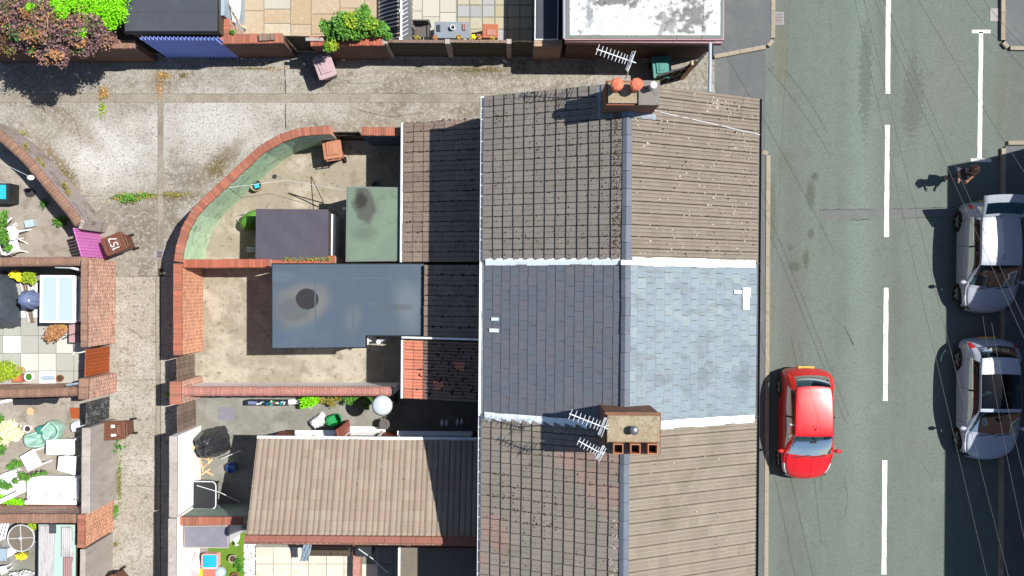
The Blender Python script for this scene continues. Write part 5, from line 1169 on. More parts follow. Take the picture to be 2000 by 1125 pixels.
    MB().prism([(xd - .02, -hw * .78), (xd - .02, hw * .78), (xd - .50, hw * .84), (xd - .44, .1), (xd - .44, -.1), (xd - .50, -hw * .84)], .66, .88, inset=.04).build('dashboard', 'car_interior', cab, local=True)
    for sg in (-1, 1):
        MB().box(xd - 1.40, xd - .85, sg * .36 - .23, sg * .36 + .23, .64, .74).build('seat', 'car_seat', cab, local=True, bevel=.04)
        MB().obox((xd - 1.42, sg * .36, .98), (.14, .46, .56), 0, ry=-.2).build('seat_back', 'car_seat', cab, local=True, bevel=.05)
        MB().obox((xd - 1.50, sg * .36, 1.32), (.09, .24, .15), 0, ry=-.2).build('headrest', 'car_seat', cab, local=True, bevel=.03)
    MB().box(xd - 2.2, xd - 1.75, -hw * .74, hw * .74, .64, .78).build('rear_bench', 'car_seat', cab, local=True, bevel=.04)
    MB().obox((xd - 2.26, 0, 1.0), (.14, hw * 1.44, .5), 0, ry=-.2).build('rear_seat_back', 'car_seat', cab, local=True, bevel=.05)
    MB().tube([(xd - .56 - .05 * math.sin(a), .36 + .18 * math.cos(a), .95 + .17 * math.sin(a)) for a in [2 * math.pi * k / 16 for k in range(17)]], .014, 6).build('steering_wheel', 'car_trim', cab, local=True)
    MB().obox((xd - .62, 0, Ht - .12), (.03, .2, .07), 0).build('rear_view_mirror', 'car_trim', cab, local=True)
    # wipers, dashboard, seats, plate, aerial
    MB().tube([(L_ * (.5 - bonnet) - .10, -.5, 1.00), (L_ * (.5 - bonnet) - .17, .02, 1.035)], .012, 5).tube([(L_ * (.5 - bonnet) - .10, .05, 1.01), (L_ * (.5 - bonnet) - .17, .5, 1.03)], .012, 5).build('wipers', 'car_trim', t, local=True)
    MB().box(-L_ * .5 - .012, -L_ * .5 + .1, -.26, .26, .48, .60).build('number_plate', 'plate_yellow', t, local=True)
    MB().tube([(L_ * (.5 - .47), .02, Ht), (L_ * (.5 - .52), .02, Ht + .13)], .008, 5).build('aerial', 'car_trim', t, local=True)
    if boot_open:
        x0 = -L_ * (.845 - .5)
        def lid(f0, f1, w, nm, mat, dz=0):
            m = MB(); vs = []; n1, n2 = 6, 11
            for i in range(n1):
                for j in range(n2):
                    f = f0 + (f1 - f0) * i / (n1 - 1); g = (j / (n2 - 1) - .5) * 2
                    vs.append((x0 - .62 * f + .05 * g * g, g * hw * w * (.74 + .14 * f), Ht + .05 + dz + .46 * f - .16 * max(0, f - .6) - .05 * g * g))
            vs += [(a, b, z - .05) for a, b, z in vs]; o = n1 * n2; fs = []
            for i in range(n1 - 1):
                for j in range(n2 - 1):
                    q = (i * n2 + j, (i + 1) * n2 + j, (i + 1) * n2 + j + 1, i * n2 + j + 1); fs += [q[::-1], tuple(o + e for e in q)]
            fs += [(i * n2, (i + 1) * n2, o + (i + 1) * n2, o + i * n2) for i in range(n1 - 1)]
            return m.add(vs, fs).build(nm, mat, t, local=True, smooth=True, recalc=True)
        tg = lid(0, 1, 1, 'tailgate', paint); tg['label'] = 'raised tailgate of the open boot'
        m = MB(); vs = []
        for f in (.10, .62):
            for g in (-.86, -.4, 0, .4, .86): vs.append((x0 - .62 * f + .05 * g * g, g * hw * (.74 + .14 * f), Ht + .062 + .46 * f - .16 * max(0, f - .6) - .05 * g * g))
        m.add(vs, [(i, 5 + i, 6 + i, 1 + i)[::-1] for i in range(4)]).build('tailgate_window', 'car_glass', tg, local=True)
    return t
car_paint('paint_red', c(206, 24, 26, k=.8), .32, .0)
car_paint('paint_silver', c(178, 184, 194, k=.7), .3, .0)
car_paint('paint_silverblue', c(186, 193, 208, k=.7), .28, .0)
p = P(1563, 822); car('small red hatchback parked by the left kerb in the sun', (p.x, p.y, 0), -math.pi / 2, 3.62, 1.62, 1.48, 'paint_red')
p = P(1911, 503); car('grey car with its boot lid raised, parked half in shade', (p.x, p.y, 0), -math.pi / 2, 3.62, 1.74, 1.52, 'paint_silver', boot_open=True)
p = P(1911, 775); car('silver car with a dark glass roof parked below the open-boot car', (p.x, p.y, 0), -math.pi / 2, 3.95, 1.75, 1.48, 'paint_silverblue', glass_roof=True)
# ---------------------------------------------------------------- person by the open boot
M('skin', c(206, 150, 124), rough=.55); M('hair_dark', c(64, 44, 34), rough=.6, layers=((14, .5, .68, c(140, 96, 60), .8),)); M('cloth_top', c(52, 52, 58), rough=.9, layers=((9, .5, .7, c(84, 80, 80), .5),)); M('cloth_leg', c(78, 84, 102), rough=.9); M('shoe', c(214, 206, 200), rough=.7)
def skin_mesh(name, verts, edges, radii, mat, parent, sub=2, root=0):
    me = bpy.data.meshes.new(name); me.from_pydata(verts, edges, []); me.materials.append(MATS[mat])
    o = bpy.data.objects.new(name, me); COL.objects.link(o); o.parent = parent
    s = o.modifiers.new('skin', 'SKIN'); s.use_smooth_shade = True
    d = me.skin_vertices[0].data if me.skin_vertices else None
    if d is None:
        bm = bmesh.new(); bm.from_mesh(me); bm.verts.layers.skin.verify(); bm.to_mesh(me); bm.free(); d = me.skin_vertices[0].data
    for i, r in enumerate(radii):
        d[i].radius = r if isinstance(r, tuple) else (r, r)
    d[root].use_root = True
    q = o.modifiers.new('sub', 'SUBSURF'); q.levels = sub; q.render_levels = sub
    OFF[o.name] = OFF[parent.name].copy(); return o
def person():
    p = P(1855, 345); t = thing('person', 'person with curly dark hair in dark top standing by the open car boot', 'person', (p.x, p.y, 0), math.radians(168))
    # local: x right-hand side, y facing direction
    V = [(0, 0, .92), (0, .01, 1.10), (0, 0, 1.30), (0, -.01, 1.42), (0, .01, 1.50),          # pelvis .. neck 0-4
         (.09, 0, .88), (.11, .05, .50), (.11, .02, .12), (.115, .13, .05),                    # leg 5-8
         (-.09, 0, .88), (-.11, -.05, .50), (-.12, -.12, .12), (-.125, -.01, .05),             # leg 9-12
         (.16, 0, 1.40), (.23, .03, 1.13), (.16, .24, 1.06),                                   # arm 13-15
         (-.16, 0, 1.40), (-.24, .03, 1.13), (-.15, .22, 1.02)]                                # arm 16-18
    E = [(0, 1), (1, 2), (2, 3), (3, 4), (0, 5), (5, 6), (6, 7), (7, 8), (0, 9), (9, 10), (10, 11), (11, 12), (3, 13), (13, 14), (14, 15), (3, 16), (16, 17), (17, 18)]
    Rr = [(.15, .12), (.13, .10), (.155, .11), (.11, .09), .055, .10, .065, .045, .04, .10, .065, .045, .04, .065, .048, .034, .065, .048, .034]
    body = skin_mesh('body', V, E, Rr, 'skin', t)
    # clothes
    TV = [(0, 0, .88), (0, .01, 1.10), (0, 0, 1.30), (0, -.01, 1.41), (.17, 0, 1.39), (.215, .02, 1.20), (-.17, 0, 1.39), (-.215, .02, 1.20)]
    skin_mesh('top', TV, [(0, 1), (1, 2), (2, 3), (3, 4), (4, 5), (3, 6), (6, 7)], [(.175, .14), (.145, .115), (.17, .125), (.12, .10), .08, .062, .08, .062], 'cloth_top', t)
    LV = [(0, 0, .93), (.095, 0, .84), (.112, .05, .50), (.112, .02, .14), (-.095, 0, .84), (-.112, -.05, .50), (-.122, -.11, .14)]
    skin_mesh('trousers', LV, [(0, 1), (1, 2), (2, 3), (0, 4), (4, 5), (5, 6)], [(.165, .135), .115, .078, .058, .115, .078, .058], 'cloth_leg', t)
    for sx, y in ((.115, .08), (-.123, -.06)):
        MB().lathe((sx, y, .0), [(.05, 0), (.055, .03), (.045, .07), (.02, .09)], 12, sx=.85, sy=2.3).build('shoe', 'shoe', t, local=True, smooth=True)
    # head with face
    hd = MB(); n = 20; vs = []
    prof = [(.02, 1.50), (.055, 1.515), (.07, 1.55), (.078, 1.60), (.080, 1.65), (.074, 1.70), (.055, 1.735), (.02, 1.75)]
    hd.lathe((0, .015, 0), prof, n, sx=.95, sy=1.15)
    hd.tube([(0, .10, 1.635), (0, .125, 1.60), (0, .10, 1.595)], .014, 6)
    for s in (-1, 1): hd.lathe((s * .078, .01, 1.61), [(.005, -.03), (.018, 0), (.005, .03)], 8, sx=.5)
    h = hd.build('head', 'skin', t, local=True, smooth=True)
    for s in (-1, 1): MB().lathe((s * .032, .098, 1.645), [(.002, -.01), (.012, 0), (.002, .01)], 8).build('eye', 'hair_dark', h, local=True)
    MB().tube([(-.025, .098, 1.565), (0, .108, 1.562), (.025, .098, 1.565)], .006, 5).build('mouth', 'lamp_red', h, local=True)
    rn = random.Random(5); hm = MB()
    for _ in range(420):
        a = rn.uniform(0, 6.28); e = rn.uniform(-.75, 1.5); rr = rn.uniform(.75, 1.1)
        d = Vector((math.cos(a) * math.cos(e), math.sin(a) * math.cos(e), math.sin(e)))
        if d.y > .55 and d.z < .45: continue
        ctr = Vector((0, -.01, 1.655)) + Vector((d.x * .125, d.y * .13, d.z * .115)) * rr
        tg = Vector((rn.gauss(0, 1), rn.gauss(0, 1), rn.gauss(0, 1))).cross(d).normalized(); b2 = d.cross(tg)
        pts = [ctr + (tg * math.cos(k * 1.5) + b2 * math.sin(k * 1.5)) * .018 + d * (.012 * k) for k in range(4)]
        hm.tube(pts, .011, 4, .004)
    hm.build('hair', 'hair_dark', t, local=True, smooth=True)
    # hands: palm and five fingers
    for w, el, s in ((Vector((.16, .24, 1.06)), Vector((.23, .03, 1.13)), 1), (Vector((-.15, .22, 1.02)), Vector((-.24, .03, 1.13)), -1)):
        d = (w - el).normalized(); sd = Vector((d.y, -d.x, 0)).normalized(); up = sd.cross(d)
        hv = MB(); hv.tube([w - d * .02, w + d * .03, w + d * .085], .034, 8, .036)
        for k in range(4):
            b0 = w + d * .08 + sd * (-.027 + .018 * k); ln = (.065, .078, .074, .058)[k]
            hv.tube([b0, b0 + d * ln * .5 + up * .004, b0 + d * ln * .85 - up * .02, b0 + d * ln - up * .038], .0085, 6, .006)
        b0 = w + d * .025 - sd * .03 * s; hv.tube([b0, b0 - sd * .035 * s + d * .03, b0 - sd * .04 * s + d * .065 - up * .01], .010, 6, .007)
        hv.build('hand', 'skin', t, local=True, smooth=True)
person()
# ---------------------------------------------------------------- plants
def leaf_mesh(pts, size, rn, up=.6, droop=0, asp=.45):
    """many small leaf-shaped faces (two triangles each)"""
    mb = MB(); V = []; Fs = []
    for p in pts:
        s = size * rn.uniform(.6, 1.35)
        d = Vector((rn.gauss(0, 1), rn.gauss(0, 1), rn.gauss(0, .5))).normalized(); n = Vector((rn.gauss(0, .6), rn.gauss(0, .6), 1)).normalized()
        w = d.cross(n).normalized() * s * asp; d = d * s; o = len(V)
        V += [p - d * .5, p + w, p + d * .5 + Vector((0, 0, -droop * s)), p - w]
        Fs += [(o, o + 1, o + 2), (o, o + 2, o + 3)]
    mb.v = V; mb.f = Fs; return mb
def blob_pts(rn, clumps, n):
    """points in ellipsoid clumps (centre, radius vector), biased to the outside"""
    out = []; tot = sum(r[0] * r[1] for _, r in clumps)
    for ctr, r in clumps:
        k = int(n * r[0] * r[1] / tot) + 1
        for _ in range(k):
            d = Vector((rn.gauss(0, 1), rn.gauss(0, 1), rn.gauss(0, 1))).normalized() * (rn.random() ** .42) * (1.3 if rn.random() < .14 else 1)
            out.append(Vector(ctr) + Vector((d.x * r[0], d.y * r[1], d.z * r[2])))
    return out
def plant(name, label, base, clumps, n, leafmat, size, seed, cat='plant', stem='bark', part='foliage', group=None, extra=(), asp=.45, stems=True, stem_r=.02):
    rn = random.Random(seed); t = thing(name, label, cat, base, group=group)
    leaf_mesh(blob_pts(rn, clumps, n), size, rn, asp=asp).build(part, leafmat, t, kind='stuff')
    for mt, cl, k, sz in extra: leaf_mesh(blob_pts(rn, cl, k), sz, rn, asp=asp).build('foliage', mt, t, kind='stuff')
    if stems:
        m = MB(); b = Vector(base)
        for ctr, r in clumps:
            q = Vector(ctr); mid = (b + q) / 2 + Vector((rn.uniform(-.1, .1), rn.uniform(-.1, .1), .05)); m.tube([b, mid, q], stem_r, 6, stem_r * .35)
        m.build('stem', stem, t)
    return t
def C(px, py, z, rx, ry=None, rz=None):
    """clump at drone plan px with radii in pixels at height z"""
    s = (H - z) / F; ry = ry or rx; return (P(px, py, z), (rx * s, ry * s, rz if rz else (rx + ry) * s * .4))
# purple tree
rn = random.Random(2)
tb = P(120, 40); cl = [C(20, 20, 3.4, 26), C(62, 12, 3.6, 30), C(105, 20, 3.7, 26), C(40, 52, 3.4, 28), C(90, 55, 3.8, 34), C(140, 60, 3.7, 30), C(178, 48, 3.4, 24), C(200, 72, 3.1, 22), C(160, 90, 3.2, 24), C(110, 92, 3.5, 28), C(62, 84, 3.3, 24), C(118, 116, 3.4, 16), C(90, 112, 3.4, 18), C(215, 78, 2.8, 14), C(30, 85, 3.0, 16), C(150, 30, 3.0, 26), C(-20, 40, 3.2, 30), C(-20, 80, 3.0, 26)]
tr = thing('purple_tree', 'purple-leaved tree overhanging the alley wall at the top left', 'tree', tb)
leaf_mesh(blob_pts(rn, cl, 6000), .075, rn).build('crown', 'leaf_purple', tr, kind='stuff')
leaf_mesh(blob_pts(rn, cl, 3600), .085, rn).build('crown', 'leaf_plumdark', tr, kind='stuff')
leaf_mesh(blob_pts(rn, [C(70, 70, 3.9, 26, 14), C(50, 25, 3.8, 14, 10), C(110, 108, 3.7, 16, 9), C(150, 82, 3.6, 18, 12)], 900), .07, rn).build('crown', 'leaf_bronze', tr, kind='stuff')
for mt_, n_, sz_ in (('leaf_mossy', 1500, .06), ('leaf_deep', 800, .06), ('leaf_bronze', 900, .05), ('leaf_dry', 500, .05)):
    sel = [(Vector(a) + Vector((rn.uniform(-.3, .3), rn.uniform(-.3, .3), .12)), (b[0] * .7, b[1] * .7, b[2])) for a, b in cl if rn.random() < .55]
    leaf_mesh(blob_pts(rn, sel, n_), sz_, rn, asp=.35).build('crown', mt_, tr, kind='stuff')
MB().tube([tb, tb + Vector((.05, -.1, 1.2)), tb + Vector((-.1, -.15, 2.6))], .11, 8, .07).build('trunk', 'bark', tr)
m = MB()
for ctr, r in cl: m.tube([tb + Vector((-.1, -.15, 2.4)), (tb + Vector((-.1, -.15, 2.4)) + ctr) / 2 + Vector((0, 0, .2)), ctr], .035, 6, .012)
for a, b in (((92, 34), (88, 72)), ((96, 96), (112, 128)), ((45, 78), (85, 64)), ((2, 33), (14, 26))): m.tube([P(*a, 4.1), P((a[0] + b[0]) / 2 + 3, (a[1] + b[1]) / 2, 4.25), P(*b, 4.05)], .018, 5, .01)
m.build('limbs', 'bark_pale', tr)
# bright green tree
tb = P(215, 10); cl = [C(200, 0, 3.3, 34), C(225, 22, 3.2, 24), C(180, 22, 3.3, 26), C(212, 44, 3.1, 18), C(150, 8, 3.2, 24), C(225, -20, 3.2, 30), C(120, 24, 3.9, 14), C(108, 6, 3.9, 12), C(158, 62, 3.7, 10, 14), C(58, 14, 3.9, 9), C(70, 40, 3.8, 8), C(130, 2, 3.7, 18)]
tr = thing('bright_green_tree', 'bright lime green conifer-like tree beside the grey shed', 'tree', tb)
leaf_mesh(blob_pts(rn, cl, 12000), .055, rn, asp=.3).build('crown', 'leaf_bright', tr, kind='stuff')
MB().tube([tb, tb + Vector((0, 0, 3.0))], .08, 8, .04).build('trunk', 'bark', tr)
m = MB()
for ctr, r in cl: m.tube([tb + Vector((0, 0, 1.6)), ctr], .02, 5, .008)
m.build('limbs', 'bark', tr)
plant('bronze_shrub', 'orange-bronze shrub at the left edge beside the purple tree', P(8, 78), [C(6, 66, 2.4, 20, 18), C(-4, 90, 2.2, 14, 16), C(14, 52, 2.5, 12)], 1900, 'leaf_gold', .06, 3, 'shrub')
# shrub over the alley wall
plant('green_shrub', 'leafy green shrub spilling over the orange-coped alley wall', P(690, 66), [C(650, 58, 2.1, 20, 18), C(642, 92, 2.0, 10, 10), C(672, 48, 2.4, 22, 24), C(705, 40, 2.5, 24, 20), C(712, 22, 2.5, 10, 14), C(738, 56, 2.2, 20, 16), C(690, 66, 2.3, 26, 12), C(757, 70, 2.0, 8, 8), C(632, 50, 2.1, 9, 12)], 5200, 'leaf_green', .075, 5, 'shrub', extra=(('leaf_lime', [C(690, 40, 2.6, 20, 16), C(650, 90, 2.1, 12, 10), C(720, 45, 2.5, 18, 14)], 800, .06), ('leaf_deep', [C(690, 58, 2.0, 44, 16), C(650, 56, 1.9, 18, 14)], 1500, .08)))
# planting along the pink-coped wall
plant('border_shrub', 'bright green rounded shrub under the pink-coped wall', P(606, 786), [C(600, 785, .55, 14, 12), C(612, 780, .6, 12, 10), C(592, 792, .4, 7, 7)], 900, 'leaf_bright', .05, 6, 'shrub')
plant('border_shrub', 'straggly olive border plant right of the rounded green shrub', P(640, 782), [C(628, 782, .5, 9, 8), C(645, 783, .45, 10, 8), C(650, 790, .35, 7, 6), C(662, 779, .5, 8, 6)], 520, 'leaf_olive', .045, 7, 'shrub')
plant('border_shrub', 'green border shrub just left of the patio heater', P(700, 780), [C(680, 781, .6, 10, 9), C(698, 778, .6, 9, 8), C(722, 781, .55, 12, 9), C(716, 793, .4, 7, 8)], 800, 'leaf_green', .05, 8, 'shrub')
# weeds in the alley
def weed(label, px, py, rx, ry, n, mat, seed, h=.12, size=.05, extra=()):
    rn = random.Random(seed); t = thing('weed_clump', label, 'weeds', P(px, py), group='weeds growing in the alley')
    pts = [P(px + rn.gauss(0, rx * .5), py + rn.gauss(0, ry * .5), 0) + Vector((0, 0, rn.random() * h)) for _ in range(n)]
    leaf_mesh(pts, size, rn, asp=.3).build('leaves', mat, t, kind='stuff')
    for mt, k in extra:
        pts = [P(px + rn.gauss(0, rx * .6), py + rn.gauss(0, ry * .6), 0) + Vector((0, 0, rn.random() * h * .6)) for _ in range(k)]
        leaf_mesh(pts, size, rn, asp=.3).build('leaves', mt, t, kind='stuff')
weed('green fronds in the alley joint left of the channel', 252, 386, 22, 8, 150, 'leaf_green', 1, .2, .09, (('leaf_olive', 120),))
weed('green fronds right behind, nearest the channel in the alley joint', 284, 382, 18, 5, 90, 'leaf_green', 2, .15, .08, (('leaf_gold', 60),))
weed('yellowish weeds in the joint right of the channel', 340, 381, 26, 4, 70, 'leaf_olive', 3, .08, .05, (('leaf_olive', 120),))
weed('dry tan tuft tailing green, upper left of the alley', 203, 182, 9, 12, 200, 'leaf_dry', 4, .12, .05, (('leaf_olive', 110),))
weed('green tail hanging below the dry tan tuft', 201, 212, 6, 14, 130, 'leaf_lime', 5, .12, .05)
weed('reddish dry growth with green top, below the blue shed', 318, 148, 12, 8, 110, 'leaf_dry', 6, .1, .05, (('leaf_olive', 130),))
weed('narrow dry trail below the reddish growth', 312, 178, 5, 20, 170, 'leaf_dry', 7, .06, .04)
weed('round mossy cushion right of the reddish growth', 358, 147, 7, 6, 120, 'leaf_mossy', 8, .05, .035)
weed('mossy weeds along the wall foot left of the pink bin', 500, 134, 60, 3, 260, 'leaf_mossy', 9, .05, .04)
weed('mossy strip at the alley edge below the dark fence', 935, 136, 60, 5, 420, 'leaf_mossy', 10, .05, .04)
weed('moss line along the foot of the sett wall', 130, 345, 18, 26, 300, 'leaf_mossy', 11, .05, .05)
weed('ochre weeds on the upper end of the sett wall foot', 30, 262, 26, 8, 300, 'leaf_olive', 12, .06, .05)
weed('dark green ferny plant beside the reddish-brown bin', 215, 872, 17, 9, 420, 'leaf_deep', 13, .35, .11)
weed('long ochre and green weed strip down the lane edge', 233, 940, 5, 46, 300, 'leaf_mossy', 14, .07, .05, (('leaf_green', 160),))
weed('small green weed at the lower end of the lane strip', 228, 998, 5, 14, 130, 'leaf_green', 15, .12, .06)
weed('small yellow-green sprig at the foot of the brick pier', 328, 770, 5, 5, 70, 'leaf_lime', 16, .25, .06)
weed('mossy patch in the lane below the brick wall', 226, 1062, 6, 6, 90, 'leaf_mossy', 17, .04, .04)
weed('ochre weeds outside the curved wall by the alley joint', 425, 330, 14, 18, 210, 'leaf_mossy', 18, .05, .045)
weed('fresh green weed at the wall foot left of the pink gate', 122, 432, 12, 9, 220, 'leaf_green', 19, .3, .09)
weed('small green weed in the shadow edge above the white chairs', 88, 398, 9, 9, 130, 'leaf_deep', 20, .2, .06)
weed('weeds on top of the low divider beside the grey shed roof', 600, 508, 32, 2, 200, 'leaf_olive', 21, 1.78, .05) if False else None
rn = random.Random(77); t = thing('wall_weeds', 'fringe of grass on the divider behind the grey shed roof', 'weeds', P(600, 508, 1.7))
leaf_mesh([P(rn.uniform(556, 650), rn.gauss(506, 2), 1.7 + rn.random() * .12) for _ in range(260)], .07, rn, asp=.2).build('leaves', 'leaf_olive', t, kind='stuff')
rn = random.Random(78); t = thing('wall_moss', 'yellow-green moss tufts on the slanting sett wall coping', 'moss', P(100, 375, 1.5))
leaf_mesh([P(x + rn.gauss(9, 3), y + rn.gauss(-4, 4), 1.45 - .3 * rn.random()) for x, y in ((rn.choice(((66, 316), (72, 326), (118, 366), (124, 378), (40, 290))) ) for _ in range(420))], .05, rn, asp=.3).build('tufts', 'leaf_olive', t, kind='stuff')
# yard plants
plant('leafy_bush', 'green bush among the white plastic chairs', P(2, 450), [C(2, 432, .9, 12, 14), C(6, 462, .9, 12, 16), C(18, 484, .7, 10, 8), C(-10, 450, 1.0, 16, 24), C(8, 418, .8, 8, 8)], 1300, 'leaf_green', .07, 21, 'bush')
plant('flower_pot_plant', 'yellow and red flowers beside the lime bush', P(30, 538), [C(30, 536, .55, 10, 8), C(38, 544, .5, 7, 6)], 320, 'leaf_yellow', .055, 22, 'flowers', extra=(('paint_brown', [C(37, 541, .5, 6, 5)], 40, .05),))
plant('lime_bush', 'small lime green bush above the blue cloth bundle', P(58, 542), [C(56, 538, .6, 12, 11), C(62, 548, .5, 8, 8), C(48, 546, .5, 7, 7)], 700, 'leaf_lime', .055, 23, 'bush')
plant('bronze_palm', 'orange-bronze potted palm below the glass-topped frame', P(108, 650), [C(104, 650, .55, 16, 15), C(118, 644, .6, 13, 11), C(96, 660, .5, 8, 8)], 1000, 'leaf_bronze', .075, 24, 'plant', extra=(('leaf_gold', [C(120, 640, .6, 10, 8)], 220, .06),))
plant('grass_clump', 'spiky green grass clump near the red square pot', P(14, 724), [C(12, 718, .4, 20, 14), C(26, 732, .4, 14, 10), C(0, 735, .3, 14, 12)], 700, 'leaf_lime', .13, 25, 'grass', asp=.1, stems=False)
plant('straw_bush', 'pale straw-coloured dried bush left of the teal sheet', P(20, 838), [C(16, 838, .8, 20, 18), C(30, 850, .6, 14, 12), C(6, 858, .7, 12, 12)], 1300, 'leaf_straw', .06, 26, 'bush')
plant('leafy_bush', 'green bush at the left edge above the straw bush', P(-2, 830), [C(-2, 822, .8, 10, 16), C(0, 876, .8, 10, 16), C(-8, 850, .9, 12, 26)], 700, 'leaf_green', .06, 27, 'bush')
plant('leafy_bush', 'low green bush between the pale boards and the armchair', P(28, 908), [C(32, 906, .4, 12, 7), C(20, 912, .4, 8, 5)], 360, 'leaf_green', .06, 28, 'bush')
plant('climber', 'trailing green climber lying across the white armchair', P(20, 940), [C(14, 950, 1.0, 10, 8), C(30, 940, 1.0, 8, 6), C(50, 934, 1.0, 10, 6), C(72, 927, 1.0, 10, 5), C(88, 924, .95, 8, 4), C(42, 930, 1.0, 7, 8), C(4, 946, 1.0, 8, 10)], 560, 'leaf_green', .055, 29, 'climber')
plant('leafy_bush', 'bright green low bush below the white sofa', P(20, 976), [C(10, 974, .5, 16, 10), C(36, 982, .45, 18, 8), C(58, 980, .4, 10, 5), C(-5, 966, .5, 10, 12)], 1100, 'leaf_bright', .05, 30, 'bush')
plant('lime_bush', 'tiny lime bush beside the round clothes dryer', P(62, 1032), [C(62, 1030, .5, 9, 8)], 200, 'leaf_lime', .05, 31, 'bush')
plant('flower_pot_plant', 'cluster of bright yellow flowers below the round clothes dryer', P(42, 1088), [C(42, 1087, .4, 11, 7)], 220, 'leaf_yellow', .05, 32, 'flowers', extra=(('leaf_olive', [C(46, 1082, .4, 12, 5)], 120, .04),))
plant('pale_shrub', 'pale pinkish flowering ground shrub at the lower left', P(55, 1122), [C(50, 1122, .35, 16, 8), C(30, 1124, .3, 10, 8)], 400, 'pebble', .05, 33, 'shrub')
plant('garden_plant', 'small dark green plant on the little lawn', P(462, 1100), [C(464, 1098, .3, 6, 12), C(470, 1110, .25, 5, 8)], 160, 'leaf_deep', .06, 34)
for i, (px, py) in enumerate(((815, 74), (850, 74), (896, 73), (925, 72), (936, 72), (962, 74))):
    lb = ['flower pot at the fence end below the mesh chair', 'orange flower pot left of the blue tray under the table', 'small pot of flowers below the middle of the grey table', 'yellow flowers left of the pair by the pink box', 'orange flowers right of the pair by the pink box', 'small pot of flowers in front of the pink box'][i]
    q = P(px, py, 1.68); fp = plant('flower_pot_plant', lb, (q.x, q.y, 1.5), [C(px, py, 1.75, 7 if i == 0 else 4.5, 4)], 150, ('leaf_olive', 'leaf_bronze', 'leaf_gold', 'leaf_yellow', 'leaf_bronze', 'leaf_gold')[i], .045, 40 + i, 'flowers', group='flower pots hung on the fence', stems=False)
    MB().lathe((q.x, q.y, 1.5), [(.06, 0), (.085, .18), (.09, .18), (.08, .16)], 12).build('pot', 'terracotta', fp); MB().box(q.x - .015, q.x + .015, q.y - .16, q.y - .06, 1.66, 1.69).build('hook', 'iron', fp)
plant('trailing_plant', 'small grass tuft on the brick wall below the white canopy', P(455, 62), [C(455, 62, 2.0, 5, 4)], 80, 'leaf_green', .05, 50, stems=False)
# ---------------------------------------------------------------- wheelie bins
random.seed(71)
def bin_(label, px, py, rz, mat, lidmat=None, mark=None, h=1.02):
    """wheelie bin: local y points from the handle side (back, wheels) to the front"""
    p = P(px, py); t = thing('wheelie_bin', label, 'bin', p, rz, group='wheelie bins'); lidmat = lidmat or mat
    b = MB(); w0, d0, w1, d1 = .20, .22, .27, .34
    vs = [(-w0, -d0, .06), (w0, -d0, .06), (w0, d0, .06), (-w0, d0, .06), (-w1, -d0 - .06, h - .1), (w1, -d0 - .06, h - .1), (w1, d1, h - .1), (-w1, d1, h - .1)]
    b.add(vs, [(3, 2, 1, 0), (4, 5, 6, 7), (0, 1, 5, 4), (1, 2, 6, 5), (2, 3, 7, 6), (3, 0, 4, 7)])
    b.build('body', mat, t, local=True, bevel=.02)
    MB().box(-w1 - .025, w1 + .025, -d0 - .075, d1 + .025, h - .1, h - .055).build('rim', mat, t, local=True, bevel=.012)
    l = MB()
    l.prism([(-w1 - .03, -d0 - .09), (w1 + .03, -d0 - .09), (w1 + .03, d1 + .04), (w1 - .06, d1 + .07), (-w1 + .06, d1 + .07), (-w1 - .03, d1 + .04)], h - .054, h - .015, inset=.04)
    l.prism([(-w1 + .06, -d0 + .02), (w1 - .06, -d0 + .02), (w1 - .08, d1 - .07), (-w1 + .08, d1 - .07)], h - .0149, h + .03, inset=.12)
    lo = l.build('lid', lidmat, t, local=True, bevel=.012)
    MB().prism([(-.12, -d0 + .1), (.12, -d0 + .1), (.10, d1 - .16), (-.10, d1 - .16)], h + .031, h + .04, inset=.15).build('lid_panel', lidmat, lo, local=True)
    hd = MB().tube([(-w1 + .05, -d0 - .13, h - .05), (w1 - .05, -d0 - .13, h - .05)], .018, 8)
    for s in (-1, 0, 1): hd.box(s * (w1 - .06) - .015, s * (w1 - .06) + .015, -d0 - .14, -d0 - .06, h - .075, h - .04)
    hd.build('handle', mat, t, local=True)
    for s in (-1, 1):
        MB().tube([(s * (w0 + .005), -d0 - .02, .10), (s * (w0 + .055), -d0 - .02, .10)], .10, 16).build('wheel', 'rubber', t, local=True)
    if mark == 'lid':
        # hand-painted house number 157
        m = MB(); z = h + .0405
        def st(a, b, w=.022):
            A, B = Vector((*a, z)), Vector((*b, z)); d = (B - A).normalized(); n = Vector((-d.y, d.x, 0)) * w / 2; A = A - d * w * .4; B = B + d * w * .4
            m.add([A - n, B - n, B + n, A + n, *(q + Vector((0, 0, .003)) for q in (A - n, B - n, B + n, A + n))], [(3, 2, 1, 0), (4, 5, 6, 7), (0, 1, 5, 4), (2, 3, 7, 6)])
        for a, b in (((-.16, -.10), (-.16, .14)), ((-.16, .14), (-.19, .09)), ((.02, .13), (-.08, .13)), ((-.08, .13), (-.085, .03)), ((-.085, .03), (-.02, .04)), ((-.02, .04), (.025, -.02)), ((.025, -.02), (.0, -.08)), ((.0, -.08), (-.09, -.08)), ((.07, .13), (.19, .13)), ((.19, .13), (.11, -.10))): st(a, b)
        m.build('painted_number', 'white_print', lo, local=True)
    if mark == 'patch':
        MB().box(-.17, -.05, -.04, .12, h + .032, h + .037).box(.06, .19, -.02, .1, h + .032, h + .037).build('worn_label', 'white_print', lo, local=True)
    return t
bin_('faded pinkish wheelie bin against the alley wall by the shrub', 645, 142, math.radians(200), 'bin_pink')
bin_('orange-brown wheelie bin inside the curved yard wall', 660, 300, math.radians(8), 'bin_orange')
bin_('brown wheelie bin with the white number 157 beside the pink gate', 250, 478, math.radians(112), 'bin_brown', mark='lid')
